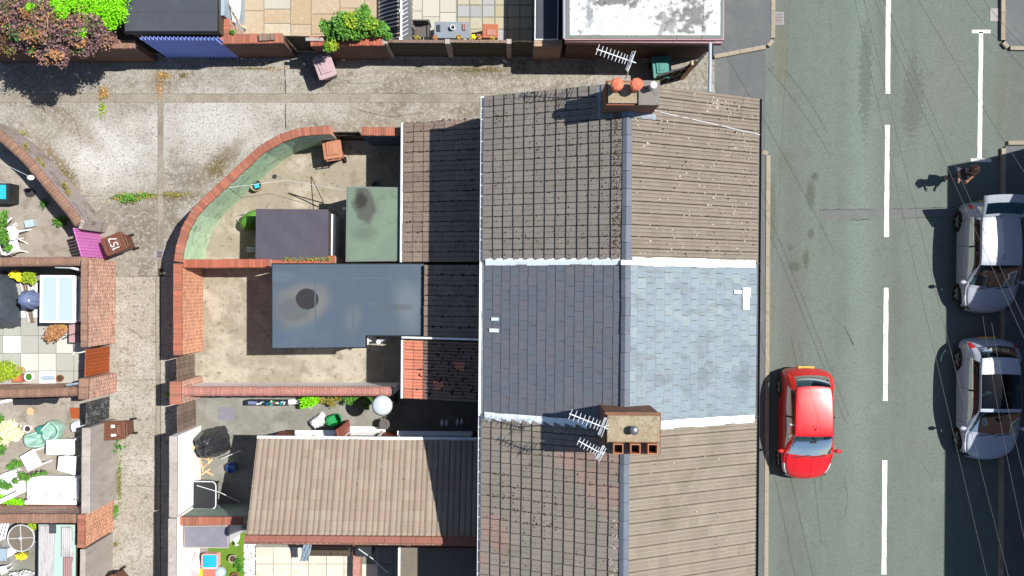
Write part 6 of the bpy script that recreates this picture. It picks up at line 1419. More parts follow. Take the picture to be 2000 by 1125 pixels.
bin_('reddish-brown wheelie bin against the black gate', 250, 832, math.radians(95), 'bin_brown', mark='patch')
bin_('brown wheelie bin in the lane at the lower edge', 240, 1128, math.radians(128), 'bin_brown')
bin_('teal-lidded bin in the dark corner under the garage wall', 1283, 142, math.radians(185), 'bin_black', 'bin_teal')
# ---------------------------------------------------------------- end house yard
random.seed(72)
ZH = 1.75
sh = thing('hutch', 'low hutch with a purple-grey felt roof and a white end board', 'hutch', P(570, 470))
A, B = P(499, 507, ZH), P(641, 409, ZH)
MB().box(A.x + .05, B.x - .02, A.y + .04, B.y - .04, 0, ZH - .05).build('body', 'wood_dark', sh)
vs = []; nx, ny = 12, 10
for j in range(ny):
    for i in range(nx): vs.append((A.x + (B.x - A.x) * i / (nx - 1), A.y + (B.y - A.y) * j / (ny - 1), ZH + .012 * math.sin(i * 1.3 + j) + U(-.004, .004)))
vs += [(x, y, z - .05) for x, y, z in vs]; o = nx * ny; fs = []
for j in range(ny - 1):
    for i in range(nx - 1):
        q = (j * nx + i, j * nx + i + 1, (j + 1) * nx + i + 1, (j + 1) * nx + i); fs += [q, tuple(o + e for e in q[::-1])]
fs += [(i, o + i, o + i + 1, i + 1) for i in range(nx - 1)] + [(o - nx + i + 1, 2 * o - nx + i + 1, 2 * o - nx + i, o - nx + i) for i in range(nx - 1)]
MB().add(vs, fs).build('felt_roof', 'felt_grey', sh)
MB().box(B.x + .001, B.x + .13, A.y + .05, B.y - .1, 1.2, 1.25).box(B.x + .001, B.x + .04, A.y + .05, B.y - .1, .05, 1.2).build('end_board', 'paint_greywhite', sh)
gk = thing('green_wheelbarrow', 'upturned lime green wheelbarrow tub leaning on the hutch', 'wheelbarrow', P(484, 430))
p = P(486, 428, .7)
tub = MB(); vs = []; n = 18
for r, z in ((.46, .25), (.40, .48), (.26, .70), (.05, .76)): vs += [(p.x + r * math.cos(2 * math.pi * k / n) * 1.0 * math.cos(.6) - r * .62 * math.sin(2 * math.pi * k / n) * math.sin(.6), p.y + r * math.cos(2 * math.pi * k / n) * math.sin(.6) + r * .62 * math.sin(2 * math.pi * k / n) * math.cos(.6), z) for k in range(n)]
tub.add(vs, [(i * n + k, i * n + (k + 1) % n, (i + 1) * n + (k + 1) % n, (i + 1) * n + k) for i in range(3) for k in range(n)] + [tuple(range(3 * n, 4 * n))]); tub.build('tub', 'green_lime', gk, smooth=True)
MB().tube([P(462, 428, .02), P(470, 436, .3), P(490, 448, .35)], .02, 6).tube([P(468, 420, .02), P(480, 416, .3)], .02, 6).build('frame', 'paint_greywhite', gk)
MB().tube([P(496, 446, .14) + Vector((0, -.03, 0)), P(496, 446, .14) + Vector((0, .03, 0))], .16, 16).build('wheel', 'rubber', gk)
def bucket(label, px, py, r, h, mat, inner=None, innermat='black_plastic', name='bucket', rim=None, handle=True):
    p = P(px, py); t = thing(name, label, name.replace('_', ' ').split()[-1], p)
    MB().lathe((0, 0, 0), [(r * .75, 0), (r * .98, h), (r, h), (r, h - .02), (r * .93, h - .02), (r * .93, h), (r * .9, h), (r * .7, .03)], 22).build('tub', mat, t, local=True, smooth=False)
    MB().lathe((0, 0, 0), [(r * .7, .03), (r * .84, h * .55), (r * .3, h * .56)], 20).build('contents', innermat, t, local=True)
    if handle: MB().tube([(r * math.cos(a), r * .3 + .02, h - .02 + .16 * math.sin(a)) for a in [math.pi * k / 8 for k in range(9)]], .008, 5).build('handle', 'steel', t, local=True)
    if inner:
        MB().obox((.01, -.01, h * .66), (r * .85, r * .75, .05), .3).build('sponge', inner, t, local=True)
    return t
bucket('white bucket with a turquoise cloth in it against the green wall', 505, 364, .19, .34, 'pot_cream', 'cyan')
def stick(label, pts, r=.018, mat='wood_dark', name='stick', cat='stick'):
    q = [P(*a) for a in pts]; MB().tube(q, r, 6).build(name, mat, label=label, cat=cat)
stick('dark broom handle leaning across the yard towards the green roof', [(564, 377, .05), (600, 388, .25), (632, 397, .5)], .02)
stick('thin dark prop resting against the hutch in the end yard', [(608, 345, .05), (632, 396, .9)], .014)
stick('wire washing line stretched from the green wall to the green roof', [(443, 367, 1.9), (560, 352, 1.7), (676, 372, 2.2)], .006, 'paint_greywhite', 'washing_line', 'washing line')
p = P(537, 345); MB().lathe((p.x, p.y, .012), [(.07, 0), (.075, .03), (.055, .03), (.05, .005)], 14).build('plant_saucer', 'pot_dark', label='tiny dark pot saucer on the end yard floor', cat='saucer')
bucket('small teal tub by the green flat roof in the shade', 735, 362, .12, .2, 'bin_teal', handle=False, name='plastic_tub')
p = P(488, 487); t = thing('white_pipe_rack', 'white pipes lying in the hutch shadow', 'pipes', p)
for i in range(3): MB().tube([P(482, 484 + i * 4, .1 + .03 * i), P(498, 485 + i * 3, .12)], .03, 8).build('pipe', 'paint_greywhite', t)
# ---------------------------------------------------------------- yard with the barbecue
random.seed(73)
def covered(label, px, py, rx, ry, h, mat, name, cat, rz=0, folds=9, seed=1):
    rn = random.Random(seed); p = P(px, py); t = thing(name, label, cat, p, rz); vs = []; n = 64; lv = 12
    ph = [rn.uniform(0, 6.3) for _ in range(6)]
    for j in range(lv + 1):
        f = j / lv
        z = h * (1 - f ** 2.6) if j else h
        rad = .05 + .95 * f ** .7
        for k in range(n):
            a = 2 * math.pi * k / n
            sq = 1 / max(abs(math.cos(a)), abs(math.sin(a))) ** .7
            cr_ = abs(math.sin(folds * .5 * a + ph[0])) ** .6 * .07 * f + .05 * math.sin(3 * a + ph[1]) * f + .03 * abs(math.sin(13 * a + ph[2])) * f
            zz = z + .06 * h * (abs(math.sin(folds * .5 * a + ph[3])) - .5) * (1 - abs(2 * f - 1)) + .03 * h * math.sin(5 * a + 7 * f + ph[4])
            vs.append((rx * rad * sq * (1 + cr_) * math.cos(a), ry * rad * sq * (1 + cr_) * math.sin(a), max(.01, zz)))
    fs = [(j * n + k, (j + 1) * n + k, (j + 1) * n + (k + 1) % n, j * n + (k + 1) % n) for j in range(lv) for k in range(n)] + [tuple(range(n - 1, -1, -1))]
    MB().add(vs, fs).build('cover', mat, t, local=True, recalc=True); return t
bb = covered('barbecue under a shiny black plastic cover beside the white wall', 420, 862, .46, .44, 1.15, 'tarp_black', 'covered_barbecue', 'barbecue', .3, 11, 4)
MB().box(-.62, -.35, .02, .1, .85, .88).build('side_shelf', 'wood_pale', bb, local=True)
bucket('small blue bucket in the extension shadow', 456, 911, .17, .28, 'blue_bucket', innermat='blue_bucket')
tb_ = thing('square_fire_bowl', 'square black fire bowl with a pale rim beside the white wall', 'fire bowl', P(410, 958))
def rrect(hx, hy, r, n=5):
    out = []
    for cx_, cy_, a0 in ((hx - r, hy - r, 0), (-hx + r, hy - r, 90), (-hx + r, -hy + r, 180), (hx - r, -hy + r, 270)):
        out += [(cx_ + r * math.cos(math.radians(a0 + 90 * k / n)), cy_ + r * math.sin(math.radians(a0 + 90 * k / n))) for k in range(n + 1)]
    return out
MB().prism(rrect(.40, .42, .14), .45, .72, inset=0).build('bowl', 'bin_black', tb_, local=True)
ring = rrect(.42, .44, .15); MB().tube([(x, y, .73) for x, y in ring + ring[:1]], .02, 6).build('rim', 'paint_greywhite', tb_, local=True)
for sx in (-.28, .28):
    for sy in (-.3, .3): MB().box(sx - .025, sx + .025, sy - .025, sy + .025, 0, .45).build('leg', 'iron', tb_, local=True)
stick('thin white pole leaning from the fire bowl to the extension wall', [(384, 948, .9), (430, 962, .8), (468, 980, .6)], .012, 'paint_greywhite', 'pole', 'pole')
stick('short white pole lying over the edge of the extension shadow', [(432, 896, .3), (470, 880, .35)], .014, 'paint_greywhite', 'pole', 'pole')
pl = thing('pallet_scraps', 'scraps of pale broken timber between the covered barbecue and the fire bowl', 'timber', P(400, 918))
for i in range(9):
    q = P(400 + U(-12, 12), 915 + U(-22, 14), .05); MB().obox((q.x, q.y, .03 + .02 * i * .4), (U(.15, .5), U(.03, .07), .025), U(0, 3)).build('plank', 'wood_pale', pl)
pl = thing('straw_bundle', 'bundle of dry straw sticks at the corner of the white wall', 'straw', P(376, 995))
for i in range(26):
    q = P(372 + U(-6, 6), 1000 + U(-4, 6), .02); e = P(392 + U(-8, 6), 960 + U(-8, 20), U(.2, .5)); MB().tube([q, e], .007, 4).build('straw', 'leaf_dry', pl)
# patio heater
ht = thing('patio_heater', 'patio heater with a wide silver dome standing at the wall end', 'patio heater', P(763, 777))
MB().lathe((0, 0, 0), [(.24, 0), (.24, .55), (.2, .6), (.06, .62)], 20).build('base', 'bin_black', ht, local=True)
MB().tube([(0, 0, .6), (0, 0, 1.75)], .035, 10).build('pole', 'steel', ht, local=True)
MB().lathe((0, 0, 0), [(.09, 1.72), (.1, 1.98), (.06, 2.0)], 16).build('burner', 'steel', ht, local=True)
MB().lathe((0, 0, 0), [(.31, 2.03), (.315, 2.04), (.24, 2.10), (.10, 2.14), (.02, 2.15)], 40).build('dome', 'dome_alu', ht, local=True, smooth=True)
p = P(755, 824); ft = thing('garden_fan', 'small black wire-framed stool near the brown extension door', 'stool', p)
MB().lathe((0, 0, 0), [(.17, .5), (.175, .53), (.10, .54), (.02, .53)], 20).build('seat', 'seat_mesh', ft, local=True)
for k in range(4):
    a = .4 + k * math.pi / 2; MB().tube([(.12 * math.cos(a), .12 * math.sin(a), .5), (.2 * math.cos(a), .2 * math.sin(a), 0)], .014, 6).build('leg', 'iron', ft, local=True)
wb = covered('crumpled white builder bag left of the green plastic tub', 622, 822, .27, .19, .38, 'fabric_white', 'white_sack', 'sack', .6, 13, 8)
gt = thing('green_crate', 'bright green plastic tub beside the crumpled white bag', 'tub', P(656, 818), .4)
m = MB(); o4 = rrect(.22, .17, .07)
for k in range(len(o4)):
    a, b = o4[k], o4[(k + 1) % len(o4)]
    m.add([(a[0] * .8, a[1] * .8, 0), (b[0] * .8, b[1] * .8, 0), (b[0], b[1], .34), (a[0], a[1], .34), (a[0] * .93, a[1] * .93, .34), (b[0] * .93, b[1] * .93, .34), (a[0] * .75, a[1] * .75, .02), (b[0] * .75, b[1] * .75, .02)], [(0, 1, 2, 3), (3, 2, 5, 4), (4, 5, 7, 6)])
m.build('tub', 'green_glossy', gt, local=True)
MB().prism([(x * .76, y * .76) for x, y in o4], .012, .03).build('base', 'green_glossy', gt, local=True)
for s in (-1, 1): MB().tube([(s * .2, -.08, .34), (s * .24, -.05, .40), (s * .24, .05, .40), (s * .2, .08, .34)], .014, 6).build('handle', 'green_glossy', gt, local=True)
# recycling crate with bottles
rc = thing('recycling_crate', 'black recycling crate holding bottles and cans under the pink-coped wall', 'crate', P(526, 784))
a, b = P(486, 789), P(566, 780)
m = MB(); x0, x1, y0, y1 = a.x, b.x, a.y, b.y
m.box(x0, x1, y0, y0 + .03, 0, .36).box(x0, x1, y1 - .03, y1, 0, .36).box(x0, x0 + .03, y0 + .03, y1 - .03, 0, .36).box(x1 - .03, x1, y0 + .03, y1 - .03, 0, .36).box(x0 + .03, x1 - .03, y0 + .03, y1 - .03, 0, .03)
m.build('crate', 'bin_black', rc)
for i in range(22):
    x, y = U(x0 + .42, x1 - .08), U(y0 + .06, y1 - .05); mt = random.choice(('glass_pale', 'cyan', 'plas_white', 'blue_bucket', 'green_glossy', 'steel', 'wood_orange'))
    q = Vector((x, y, .3)); d = Vector((U(-.6, .6), U(-.3, .3), .8)).normalized() * .2
    MB().tube([q - d * .5, q + d * .3, q + d * .5, q + d * .9], .036, 8, .016).build('bottle', mt, rc)
MB().obox((x0 + .22, (y0 + y1) / 2, .33), (.3, .12, .06), .1).build('box', 'cloth_blue', rc)
for i, (px, mt) in enumerate(((575, 'plas_white'),)):
    MB().obox(P(px, 784, .12), (.33, .14, .22), .05).build('white_trough', mt, label='white plant trough between the bottle crate and the border shrubs', cat='trough')
for i, (px, py, l) in enumerate(((868, 826, 'left pair of white shoes in the dark side yard'), (898, 824, 'right pair of white shoes in the dark side yard'))):
    t = thing('trainer_shoes', l, 'shoes', P(px, py))
    for s in (-1, 1):
        MB().lathe((s * .07, 0, 0), [(.05, 0), (.055, .04), (.04, .08), (.02, .09)], 12, sy=2.4).build('shoe', 'plas_white', t, local=True, smooth=True)
# ---------------------------------------------------------------- toy garden (lower yard)
random.seed(74)
sd, sdr = flat('low grey felt-roofed playhouse shed in the toy garden', [(358, 1027), (446, 1026), (446, 1071), (360, 1070)], 1.7, 'felt_lilac', 'paint_greywhite', name='garden_shed', cat='shed', trim='render_grey')
sl_ = thing('toy_sandpit', 'toy sand and water table with a blue basin and red tray', 'toy', P(412, 1104))
A = P(408, 1098, .4)
MB().prism([(A.x + x, A.y + y) for x, y in rrect(.26, .24, .07)], .0, .34).build('stand', 'toy_pink', sl_)
MB().prism([(A.x + .02 + x, A.y + .02 + y) for x, y in rrect(.22, .20, .05)], .341, .38).build('water_basin', 'toy_blue', sl_)
B_ = P(403, 1121, .4); MB().prism([(B_.x + x, B_.y + y) for x, y in rrect(.26, .15, .06)], .0, .30).build('red_tray', 'toy_red', sl_)
MB().prism([(B_.x - .22 + x, B_.y + .02 + y) for x, y in rrect(.08, .13, .03)], .301, .34).build('yellow_tray', 'toy_yellow', sl_)
pr = thing('folded_parasol', 'clear and pink child umbrella leaning on the white wall', 'umbrella', P(384, 1106))
m = MB(); q = P(376, 1105, .75); n = 16; vs = [(q.x - .05, q.y, q.z + .3)]
for k in range(n): a = 2 * math.pi * k / n; vs.append((q.x + .28 * math.cos(a), q.y + .42 * math.sin(a), q.z - .15 + .25 * math.cos(a)))
m.add(vs, [(0, k + 1, (k + 1) % n + 1) for k in range(n)]); m.build('canopy', 'toy_pink', pr)
MB().tube([(q.x - .05, q.y, q.z + .3), (q.x + .1, q.y, .05)], .012, 6).build('shaft', 'steel', pr)
def pot(label, px, py, r, h, mat, fill='soil', z=0.0, name='plant_pot'):
    p = P(px, py, z); t = thing(name, label, 'pot', p)
    MB().lathe((0, 0, 0), [(r * .7, 0), (r * .92, h * .85), (r, h * .85), (r, h), (r * .88, h), (r * .86, h * .85)], 20).build('pot', mat, t, local=True)
    MB().lathe((0, 0, 0), [(r * .86, h * .8), (r * .8, h * .86), (r * .1, h * .88)], 16).build('earth', fill, t, local=True); return t
pot('tan clay pot tipped on the little lawn', 459, 1087, .13, .3, 'pot_cream')
pot('dark pot at the bottom of the little lawn', 462, 1122, .12, .2, 'terracotta')
gl = thing('garden_globe', 'round glassy teal ball on the little lawn', 'ornament', P(434, 1114))
MB().lathe((0, 0, 0), [(.02, .0)] + [(.19 * math.sin(math.pi * k / 12), .19 - .19 * math.cos(math.pi * k / 12)) for k in range(1, 12)] + [(.02, .38)], 24).build('globe', 'glass_pale', gl, local=True, smooth=True)
pb = MB(); rn = random.Random(6)
for _ in range(520):
    q = P(rn.uniform(477, 497), rn.uniform(1062, 1180), .03); r = rn.uniform(.02, .055)
    pb.lathe((q.x, q.y, .03), [(r * .7, 0), (r, r * .35), (r * .5, r * .7)], 6, sx=rn.uniform(.7, 1.2))
pb.build('white_pebbles', 'pebble', kind='stuff', label='strip of white pebbles between the little lawn and the slabs', cat='pebbles')
sw = thing('toy_swan', 'white garden animal ornament beside the playhouse shed', 'ornament', P(464, 1045))
MB().lathe((0, 0, 0), [(.02, 0), (.14, .08), (.15, .2), (.08, .32), (.02, .34)], 16, sx=.8, sy=1.4).build('body', 'plas_white', sw, local=True, smooth=True)
MB().tube([(0, -.16, .2), (.03, -.24, .32), (.08, -.22, .42), (.14, -.2, .38)], .04, 8, .025).build('neck', 'plas_white', sw, local=True, smooth=True)
bn = thing('dark_bench', 'dark slatted bench under the extension wall on the pale slabs', 'bench', P(625, 1078))
a, b = P(598, 1086, .45), P(684, 1068, .45)
for i in range(4): MB().box(a.x, b.x, a.y + (b.y - a.y) * (i + .06) / 4, a.y + (b.y - a.y) * (i + .94) / 4, .42, .45).build('seat_slat', 'wood_dark', bn)
for x in (a.x + .1, b.x - .1):
    for y in (a.y + .05, b.y - .05): MB().box(x - .03, x + .03, y - .03, y + .03, 0, .42).build('leg', 'iron', bn)
MB().box(a.x, b.x, b.y - .02, b.y + .02, .5, .95).build('backrest', 'wood_dark', bn)
cl = thing('hanging_cloth', 'pale blue cloth hanging by the dark bench', 'cloth', P(600, 1080))
m = MB(); vs = []
for j in range(7):
    for i in range(9): q = P(594 + i * 2.0 - j * 1.4, 1060 + j * 6, 1.6 - .12 * j); vs.append((q.x, q.y, q.z + .05 * math.sin(i * 1.8 + j)))
m.add(vs, [(j * 9 + i, j * 9 + i + 1, (j + 1) * 9 + i + 1, (j + 1) * 9 + i) for j in range(6) for i in range(8)]); m.build('cloth', 'pipe_pale', cl, smooth=True)
MB().tube([P(588, 1060, 1.62), P(616, 1060, 1.62)], .012, 6).build('line', 'steel', cl)
stick('white clothes prop leaning in the shaded lower yard', [(700, 1072, .9), (726, 1090, .6), (757, 1118, .1)], .016, 'paint_greywhite', 'clothes_prop', 'pole')
wall('low pink brick edge wall beside the pale slabs', [(696, 1066), (696, 1200)], .5, 'brick_pale', 'cop_pink', th=.2, brickw=.11)
gpn = thing('glass_lean_to', 'grey sheet roof with a white edge beside the shaded lower yard', 'lean-to', P(800, 1100))
q0, q1 = P(782, 1060, 2.3), P(826, 1200, 2.3); XE = XW
MB().box(q0.x, XE - .01, q1.y, q0.y - .15, 2.24, 2.3).build('roof', 'felt_silt', gpn)
MB().box(q0.x - .06, q0.x, q1.y, q0.y - .15, 2.2, 2.33).build('edge', 'paint_white', gpn)
MB().box(q0.x + .1, XE - .01, q1.y, q0.y - .2, 0, 2.235).build('wall', 'render_white', gpn)
MB().obox(P(713, 1072, .35), (.5, .3, .7), .0).build('dark_planter', 'bin_black', label='dark planter box in the shade below the red ridge tiles', cat='planter')
# ---------------------------------------------------------------- yards west of the lane
random.seed(81)
def plastic_chair(label, px, py, rz, tip=0):
    t = thing('plastic_chair', label, 'chair', P(px, py), rz, group='white plastic garden chairs')
    def rot(v):
        if not tip: return v
        m = Matrix.Rotation(tip, 3, 'X'); q = m @ Vector(v); return (q.x, q.y, q.z + .28)
    def bld(m, n): 
        m.v = [Vector(rot(v)) for v in m.v]; m.build(n, 'plas_white', t, local=True)
    bld(MB().prism(rrect(.23, .22, .09), .41, .44), 'seat')
    m = MB(); vs = []; n = 11
    for z, k in ((.44, 1.0), (.62, 1.06), (.84, .98)):
        for i in range(n):
            a = math.pi * (.12 + .76 * i / (n - 1)); vs.append((.24 * k * math.cos(a), -.02 - .24 * math.sin(a) * (1 + (z - .44) * .35), z - (.10 if i in (0, n - 1) and z > .6 else 0)))
    vs += [(x * .92, y * .93, z) for x, y, z in vs]; o = 3 * n; fs = []
    for j in range(2):
        for i in range(n - 1):
            q = (j * n + i, j * n + i + 1, (j + 1) * n + i + 1, (j + 1) * n + i); fs += [q, tuple(o + e for e in q[::-1])]
    fs += [(2 * n + i, 2 * n + i + 1, o + 2 * n + i + 1, o + 2 * n + i) for i in range(n - 1)]
    m.add(vs, fs); bld(m, 'backrest')
    for sx in (-1, 1):
        for sy in (-1, 1): bld(MB().tube([(sx * .19, sy * .18, .42), (sx * .24, sy * .24, 0)], .022, 6), 'leg')
        bld(MB().tube([(sx * .25, -.1, .64), (sx * .26, .18, .63), (sx * .24, .22, .42)], .02, 6), 'armrest')
    return t
plastic_chair('white plastic chair lying tipped nearest the slanting wall', 24, 424, 2.6, tip=-1.2)
plastic_chair('white plastic chair at the left edge behind the round table', 8, 455, 1.2)
plastic_chair('white plastic chair below the round white table', 36, 483, .3)
tb_ = thing('round_table', 'small round white plastic table among the garden chairs', 'table', P(44, 458))
MB().lathe((0, 0, 0), [(.215, .66), (.22, .69), (.02, .695)], 28).build('tabletop', 'plas_white', tb_, local=True)
for k in range(4): a = .5 + k * math.pi / 2; MB().tube([(.1 * math.cos(a), .1 * math.sin(a), .66), (.34 * math.cos(a), .34 * math.sin(a), .0)], .022, 6).build('leg', 'plas_white', tb_, local=True)
tk = thing('teal_tank', 'dark-framed tank with a turquoise lid at the left edge', 'tank', P(4, 378))
q0, q1 = P(-30, 396, .6), P(19, 358, .6)
MB().box(q0.x, q1.x, q0.y, q1.y, 0, .58).build('body', 'bin_black', tk); MB().box(q0.x + .02, q1.x - .12, q0.y + .12, q1.y - .05, .581, .61).build('lid', 'cyan', tk)
MB().obox(P(60, 437, .12), (.3, .22, .2), .2).build('storage_tub', 'glass_pale', label='small clear tub between the round table and the tipped chair', cat='tub')
stick('washing line wire from the lamp on the slanting wall', [(-30, 302, 1.9), (54, 343, 1.85)], .006, 'paint_greywhite', 'washing_line', 'washing line')
p = P(60, 347, 1.6); wl_ = thing('wall_lamp', 'small white oval lamp on the inside of the slanting wall', 'lamp', p)
MB().lathe((0, 0, 0), [(.02, -.06), (.09, -.03), (.1, .02), (.04, .05)], 16, sx=1.2, sy=.8).build('shade', 'plas_white', wl_, local=True, smooth=True)
MB().tube([(0, 0, 0), (.18, .1, -.02)], .015, 6).build('bracket', 'iron', wl_, local=True)
p = P(60, 377); MB().lathe((p.x, p.y, .012), [(.13, 0), (.14, .02), (.1, .03), (.02, .03)], 14, sx=1.3).build('garden_tray', 'pot_dark', label='dark round tray in the wall shadow above the white chairs', cat='tray')
# paved yard with the white framed cold frame
gf = thing('cold_frame', 'white framed greenhouse table with two pale panes', 'cold frame', P(125, 585))
z = 1.05; A, B = P(79, 630, z), P(147, 538, z)
def frame_on(parent, A, B, z, mull, w=.055, th=.05, nm='frame'):
    m = MB().box(A.x, B.x, A.y, A.y + w, z, z + th).box(A.x, B.x, B.y - w, B.y, z, z + th).box(A.x, A.x + w, A.y + w, B.y - w, z, z + th).box(B.x - w, B.x, A.y + w, B.y - w, z, z + th)
    for k in range(mull): x = A.x + (B.x - A.x) * (k + 1) / (mull + 1); m.box(x - w / 3, x + w / 3, A.y + w, B.y - w, z, z + th)
    return m.build(nm, 'paint_white', parent)
frame_on(gf, A, B, z, 1)
xm_ = (A.x + B.x) / 2
MB().box(A.x + .056, xm_ - .02, A.y + .056, B.y - .056, z + .005, z + .02).build('pane', 'glass_pale', gf); MB().box(xm_ + .02, B.x - .056, A.y + .056, B.y - .056, z + .005, z + .02).build('pane', 'glass_pale', gf)
A2, B2 = P(148, 627, .8), P(160, 542, .8); frame_on(gf, A2, B2, .8, 0, .04, nm='side_frame'); MB().box(A2.x + .04, B2.x - .04, A2.y + .04, B2.y - .04, .805, .82).build('pane', 'glass_pale', gf)
for x in (A.x + .04, B.x - .04):
    for y in (A.y + .04, B.y - .04): MB().box(x - .03, x + .03, y - .03, y + .03, 0, z).build('leg', 'paint_white', gf)
MB().box(A.x + .08, B.x - .08, A.y + .08, B.y - .08, .05, .6).build('lower_shelf', 'wood_old', gf)
MB().tube([P(163, 528, 1.9), P(163, 606, 1.9)], .06, 8).build('gutter_length', 'pipe_pale', label='pale blue gutter length lying on the brick wall top', cat='pipe')
MB().tube([P(108, 521, 1.5), P(135, 522, 1.5), P(160, 528, 1.5)], .04, 8).build('white_rail', 'paint_greywhite', label='bent white rail under the wall above the cold frame', cat='rail')
covered('large heap under a crumpled slate-grey sheet at the left edge', 2, 588, .58, .88, .9, 'tarp_slate', 'covered_heap', 'covered furniture', .1, 13, 11)
um = thing('blue_parasol', 'furled blue-grey parasol cloth beside the cold frame', 'parasol', P(60, 586))
m = MB(); n = 36; vs = [P(50, 588, 1.25)]
for r, zz in ((.14, 1.2), (.27, .95), (.30, .7)):
    for k in range(n): a = 2 * math.pi * k / n; f = 1 + .10 * math.cos(9 * a); q = P(58, 585, .8); vs.append(Vector((q.x + r * f * math.cos(a) * 1.15, q.y + r * f * math.sin(a), zz)))
m.add(vs, [(0, 1 + k, 1 + (k + 1) % n) for k in range(n)] + [(1 + j * n + k, 1 + (j + 1) * n + k, 1 + (j + 1) * n + (k + 1) % n, 1 + j * n + (k + 1) % n) for j in range(2) for k in range(n)]); m.build('cloth', 'cloth_blue', um, smooth=True)
MB().tube([P(60, 586, 0), P(56, 587, 1.25)], .022, 6).build('pole', 'steel', um)
ld = thing('folded_ironing_board', 'folded board with white edges lying beneath the blue parasol', 'board', P(50, 590))
for s, mt in ((0, 'paint_greywhite'), (6, 'wood_old'), (11, 'wood_old')):
    MB().tube([P(39 + s, 548, .12), P(57 + s * .8, 630, .12)], .03 if s else .022, 6).build('rail', mt, ld)
MB().prism([P2(44, 548), P2(52, 548), P2(66, 620), P2(60, 632), P2(55, 628)], .06, .10).build('panel', 'render_grey', ld)
pp = pot('small grey pot box right of the bronze palm', 108, 655, .14, .26, 'pot_dark')
bx = thing('grey_crate', 'mauve-grey lidded box beside the bronze palm', 'box', P(146, 648))
A, B = P(135, 668, .55), P(154, 634, .55); MB().box(A.x, B.x, A.y, B.y, 0, .5).build('body', 'felt_lilac', bx); MB().box(A.x - .02, B.x + .02, A.y - .02, B.y + .02, .501, .55).build('lid', 'fascia_plum', bx, bevel=.015)
stick('thin dark hose from the mauve box towards the slabs', [(153, 650, .6), (138, 654, .62), (122, 662, .3)], .012, 'rubber', 'hose', 'hose')
stick('white garden hose fitting by the brick wall foot', [(146, 672, .3), (146, 682, .2), (143, 692, .05)], .03, 'plas_white', 'hose_reel', 'hose')
rp = thing('red_square_pot', 'square red planter on the paved yard edge', 'planter', P(42, 737)); q = P(42, 737)
MB().box(q.x - .16, q.x + .16, q.y - .13, q.y + .13, 0, .3).build('planter', 'terracotta', rp); MB().box(q.x - .10, q.x + .10, q.y - .08, q.y + .08, .301, .31).build('red_top', 'toy_red', rp)
pot('white ringed round pot right of the red planter', 62, 735, .14, .22, 'plas_white', 'leaf_deep'); pot('tan ringed pot just above the red planter', 45, 722, .13, .2, 'pot_cream', 'leaf_olive')
pot('small terracotta bowl further right along the wall', 121, 738, .12, .16, 'terracotta'); pot('orange pot at the left edge of the paved yard', 2, 738, .16, .3, 'wood_orange')
cv = thing('blue_groundsheet', 'faded blue sheet scraps along the wall foot', 'sheet', P(97, 738)); q = [(78, 736), (92, 733), (108, 735), (107, 742), (84, 743)]
MB().prism(poly(q), .02, .035).build('sheet', 'pipe_pale', cv)
stick('pale blue pipe resting on the brown-coped wall end', [(130, 752, 1.95), (158, 748, 1.98)], .035, 'pipe_pale', 'pipe_length', 'pipe')
# yard with white sofas
random.seed(82)
def board(label, pts, z, tilt, mat='plas_white', th=.06, name='white_board'):
    q = [P(a, b, z) for a, b in pts]; t = thing(name, label, 'board', P(*pts[0]))
    m = MB(); vs = [(p.x, p.y, p.z + tilt * k) for k, p in zip((0, 0, 1, 1), q)]; vs2 = [(x, y, zz - th) for x, y, zz in vs]
    m.add(vs + vs2, [(0, 1, 2, 3), (7, 6, 5, 4), (0, 4, 5, 1), (1, 5, 6, 2), (2, 6, 7, 3), (3, 7, 4, 0)]); m.build('panel', mat, t, recalc=True)
    c_ = sum(q, Vector()) / 4; 
    for p in q[2:]:
        e = p * .85 + c_ * .15; MB().box(e.x - .03, e.x + .03, e.y - .03, e.y + .03, 0, e.z + tilt - th - .03).build('support', mat, t)
    return t
board('white cabinet panel lying upright, topmost of the white boards', [(90, 888), (145, 887), (146, 857), (92, 859)], .75, .05)
board('white square panel tilted at the left among the white boards', [(54, 921), (39, 892), (68, 876), (86, 907)], .6, .12)
board('white panel leaning below the topmost white board', [(112, 918), (146, 928), (153, 890), (119, 890)], .55, .15)
so = thing('white_sofa', 'white upholstered three-seat garden sofa against the rendered wall', 'sofa', P(108, 955))
A, B = P(56, 978, .5), P(158, 932, .5); D = B.y - A.y; Ls = B.x - A.x
MB().box(A.x, B.x, A.y, B.y, .02, .40).build('base', 'plas_white', so, bevel=.03)
for i in range(3):
    MB().box(A.x + .14 + (Ls - .28) * i / 3 + .008, A.x + .14 + (Ls - .28) * (i + 1) / 3 - .008, A.y + .24, B.y - .02, .401, .52).build('seat_cushion', 'plas_white', so, bevel=.04)
    MB().obox((A.x + .14 + (Ls - .28) * (i + .5) / 3, A.y + .16, .66), ((Ls - .28) / 3 - .02, .17, .46), 0, rx=.25).build('back_cushion', 'fabric_white', so, bevel=.05)
MB().box(A.x, B.x, A.y - .06, A.y + .07, .02, .78).build('backrest', 'plas_white', so, bevel=.03)
for x in (A.x, B.x - .13): MB().box(x, x + .13, A.y + .072, B.y, .401, .64).build('armrest', 'plas_white', so, bevel=.03)
ac = thing('white_armchair', 'white upholstered armchair under the trailing climber', 'armchair', P(26, 944), .45)
MB().prism(rrect(.42, .40, .1), .02, .40).build('base', 'plas_white', ac, local=True); MB().prism(rrect(.28, .27, .08), .401, .52, inset=.06).build('seat_cushion', 'fabric_white', ac, local=True)
MB().box(-.42, .42, -.44, -.30, .02, .82).build('backrest', 'plas_white', ac, local=True, bevel=.04)
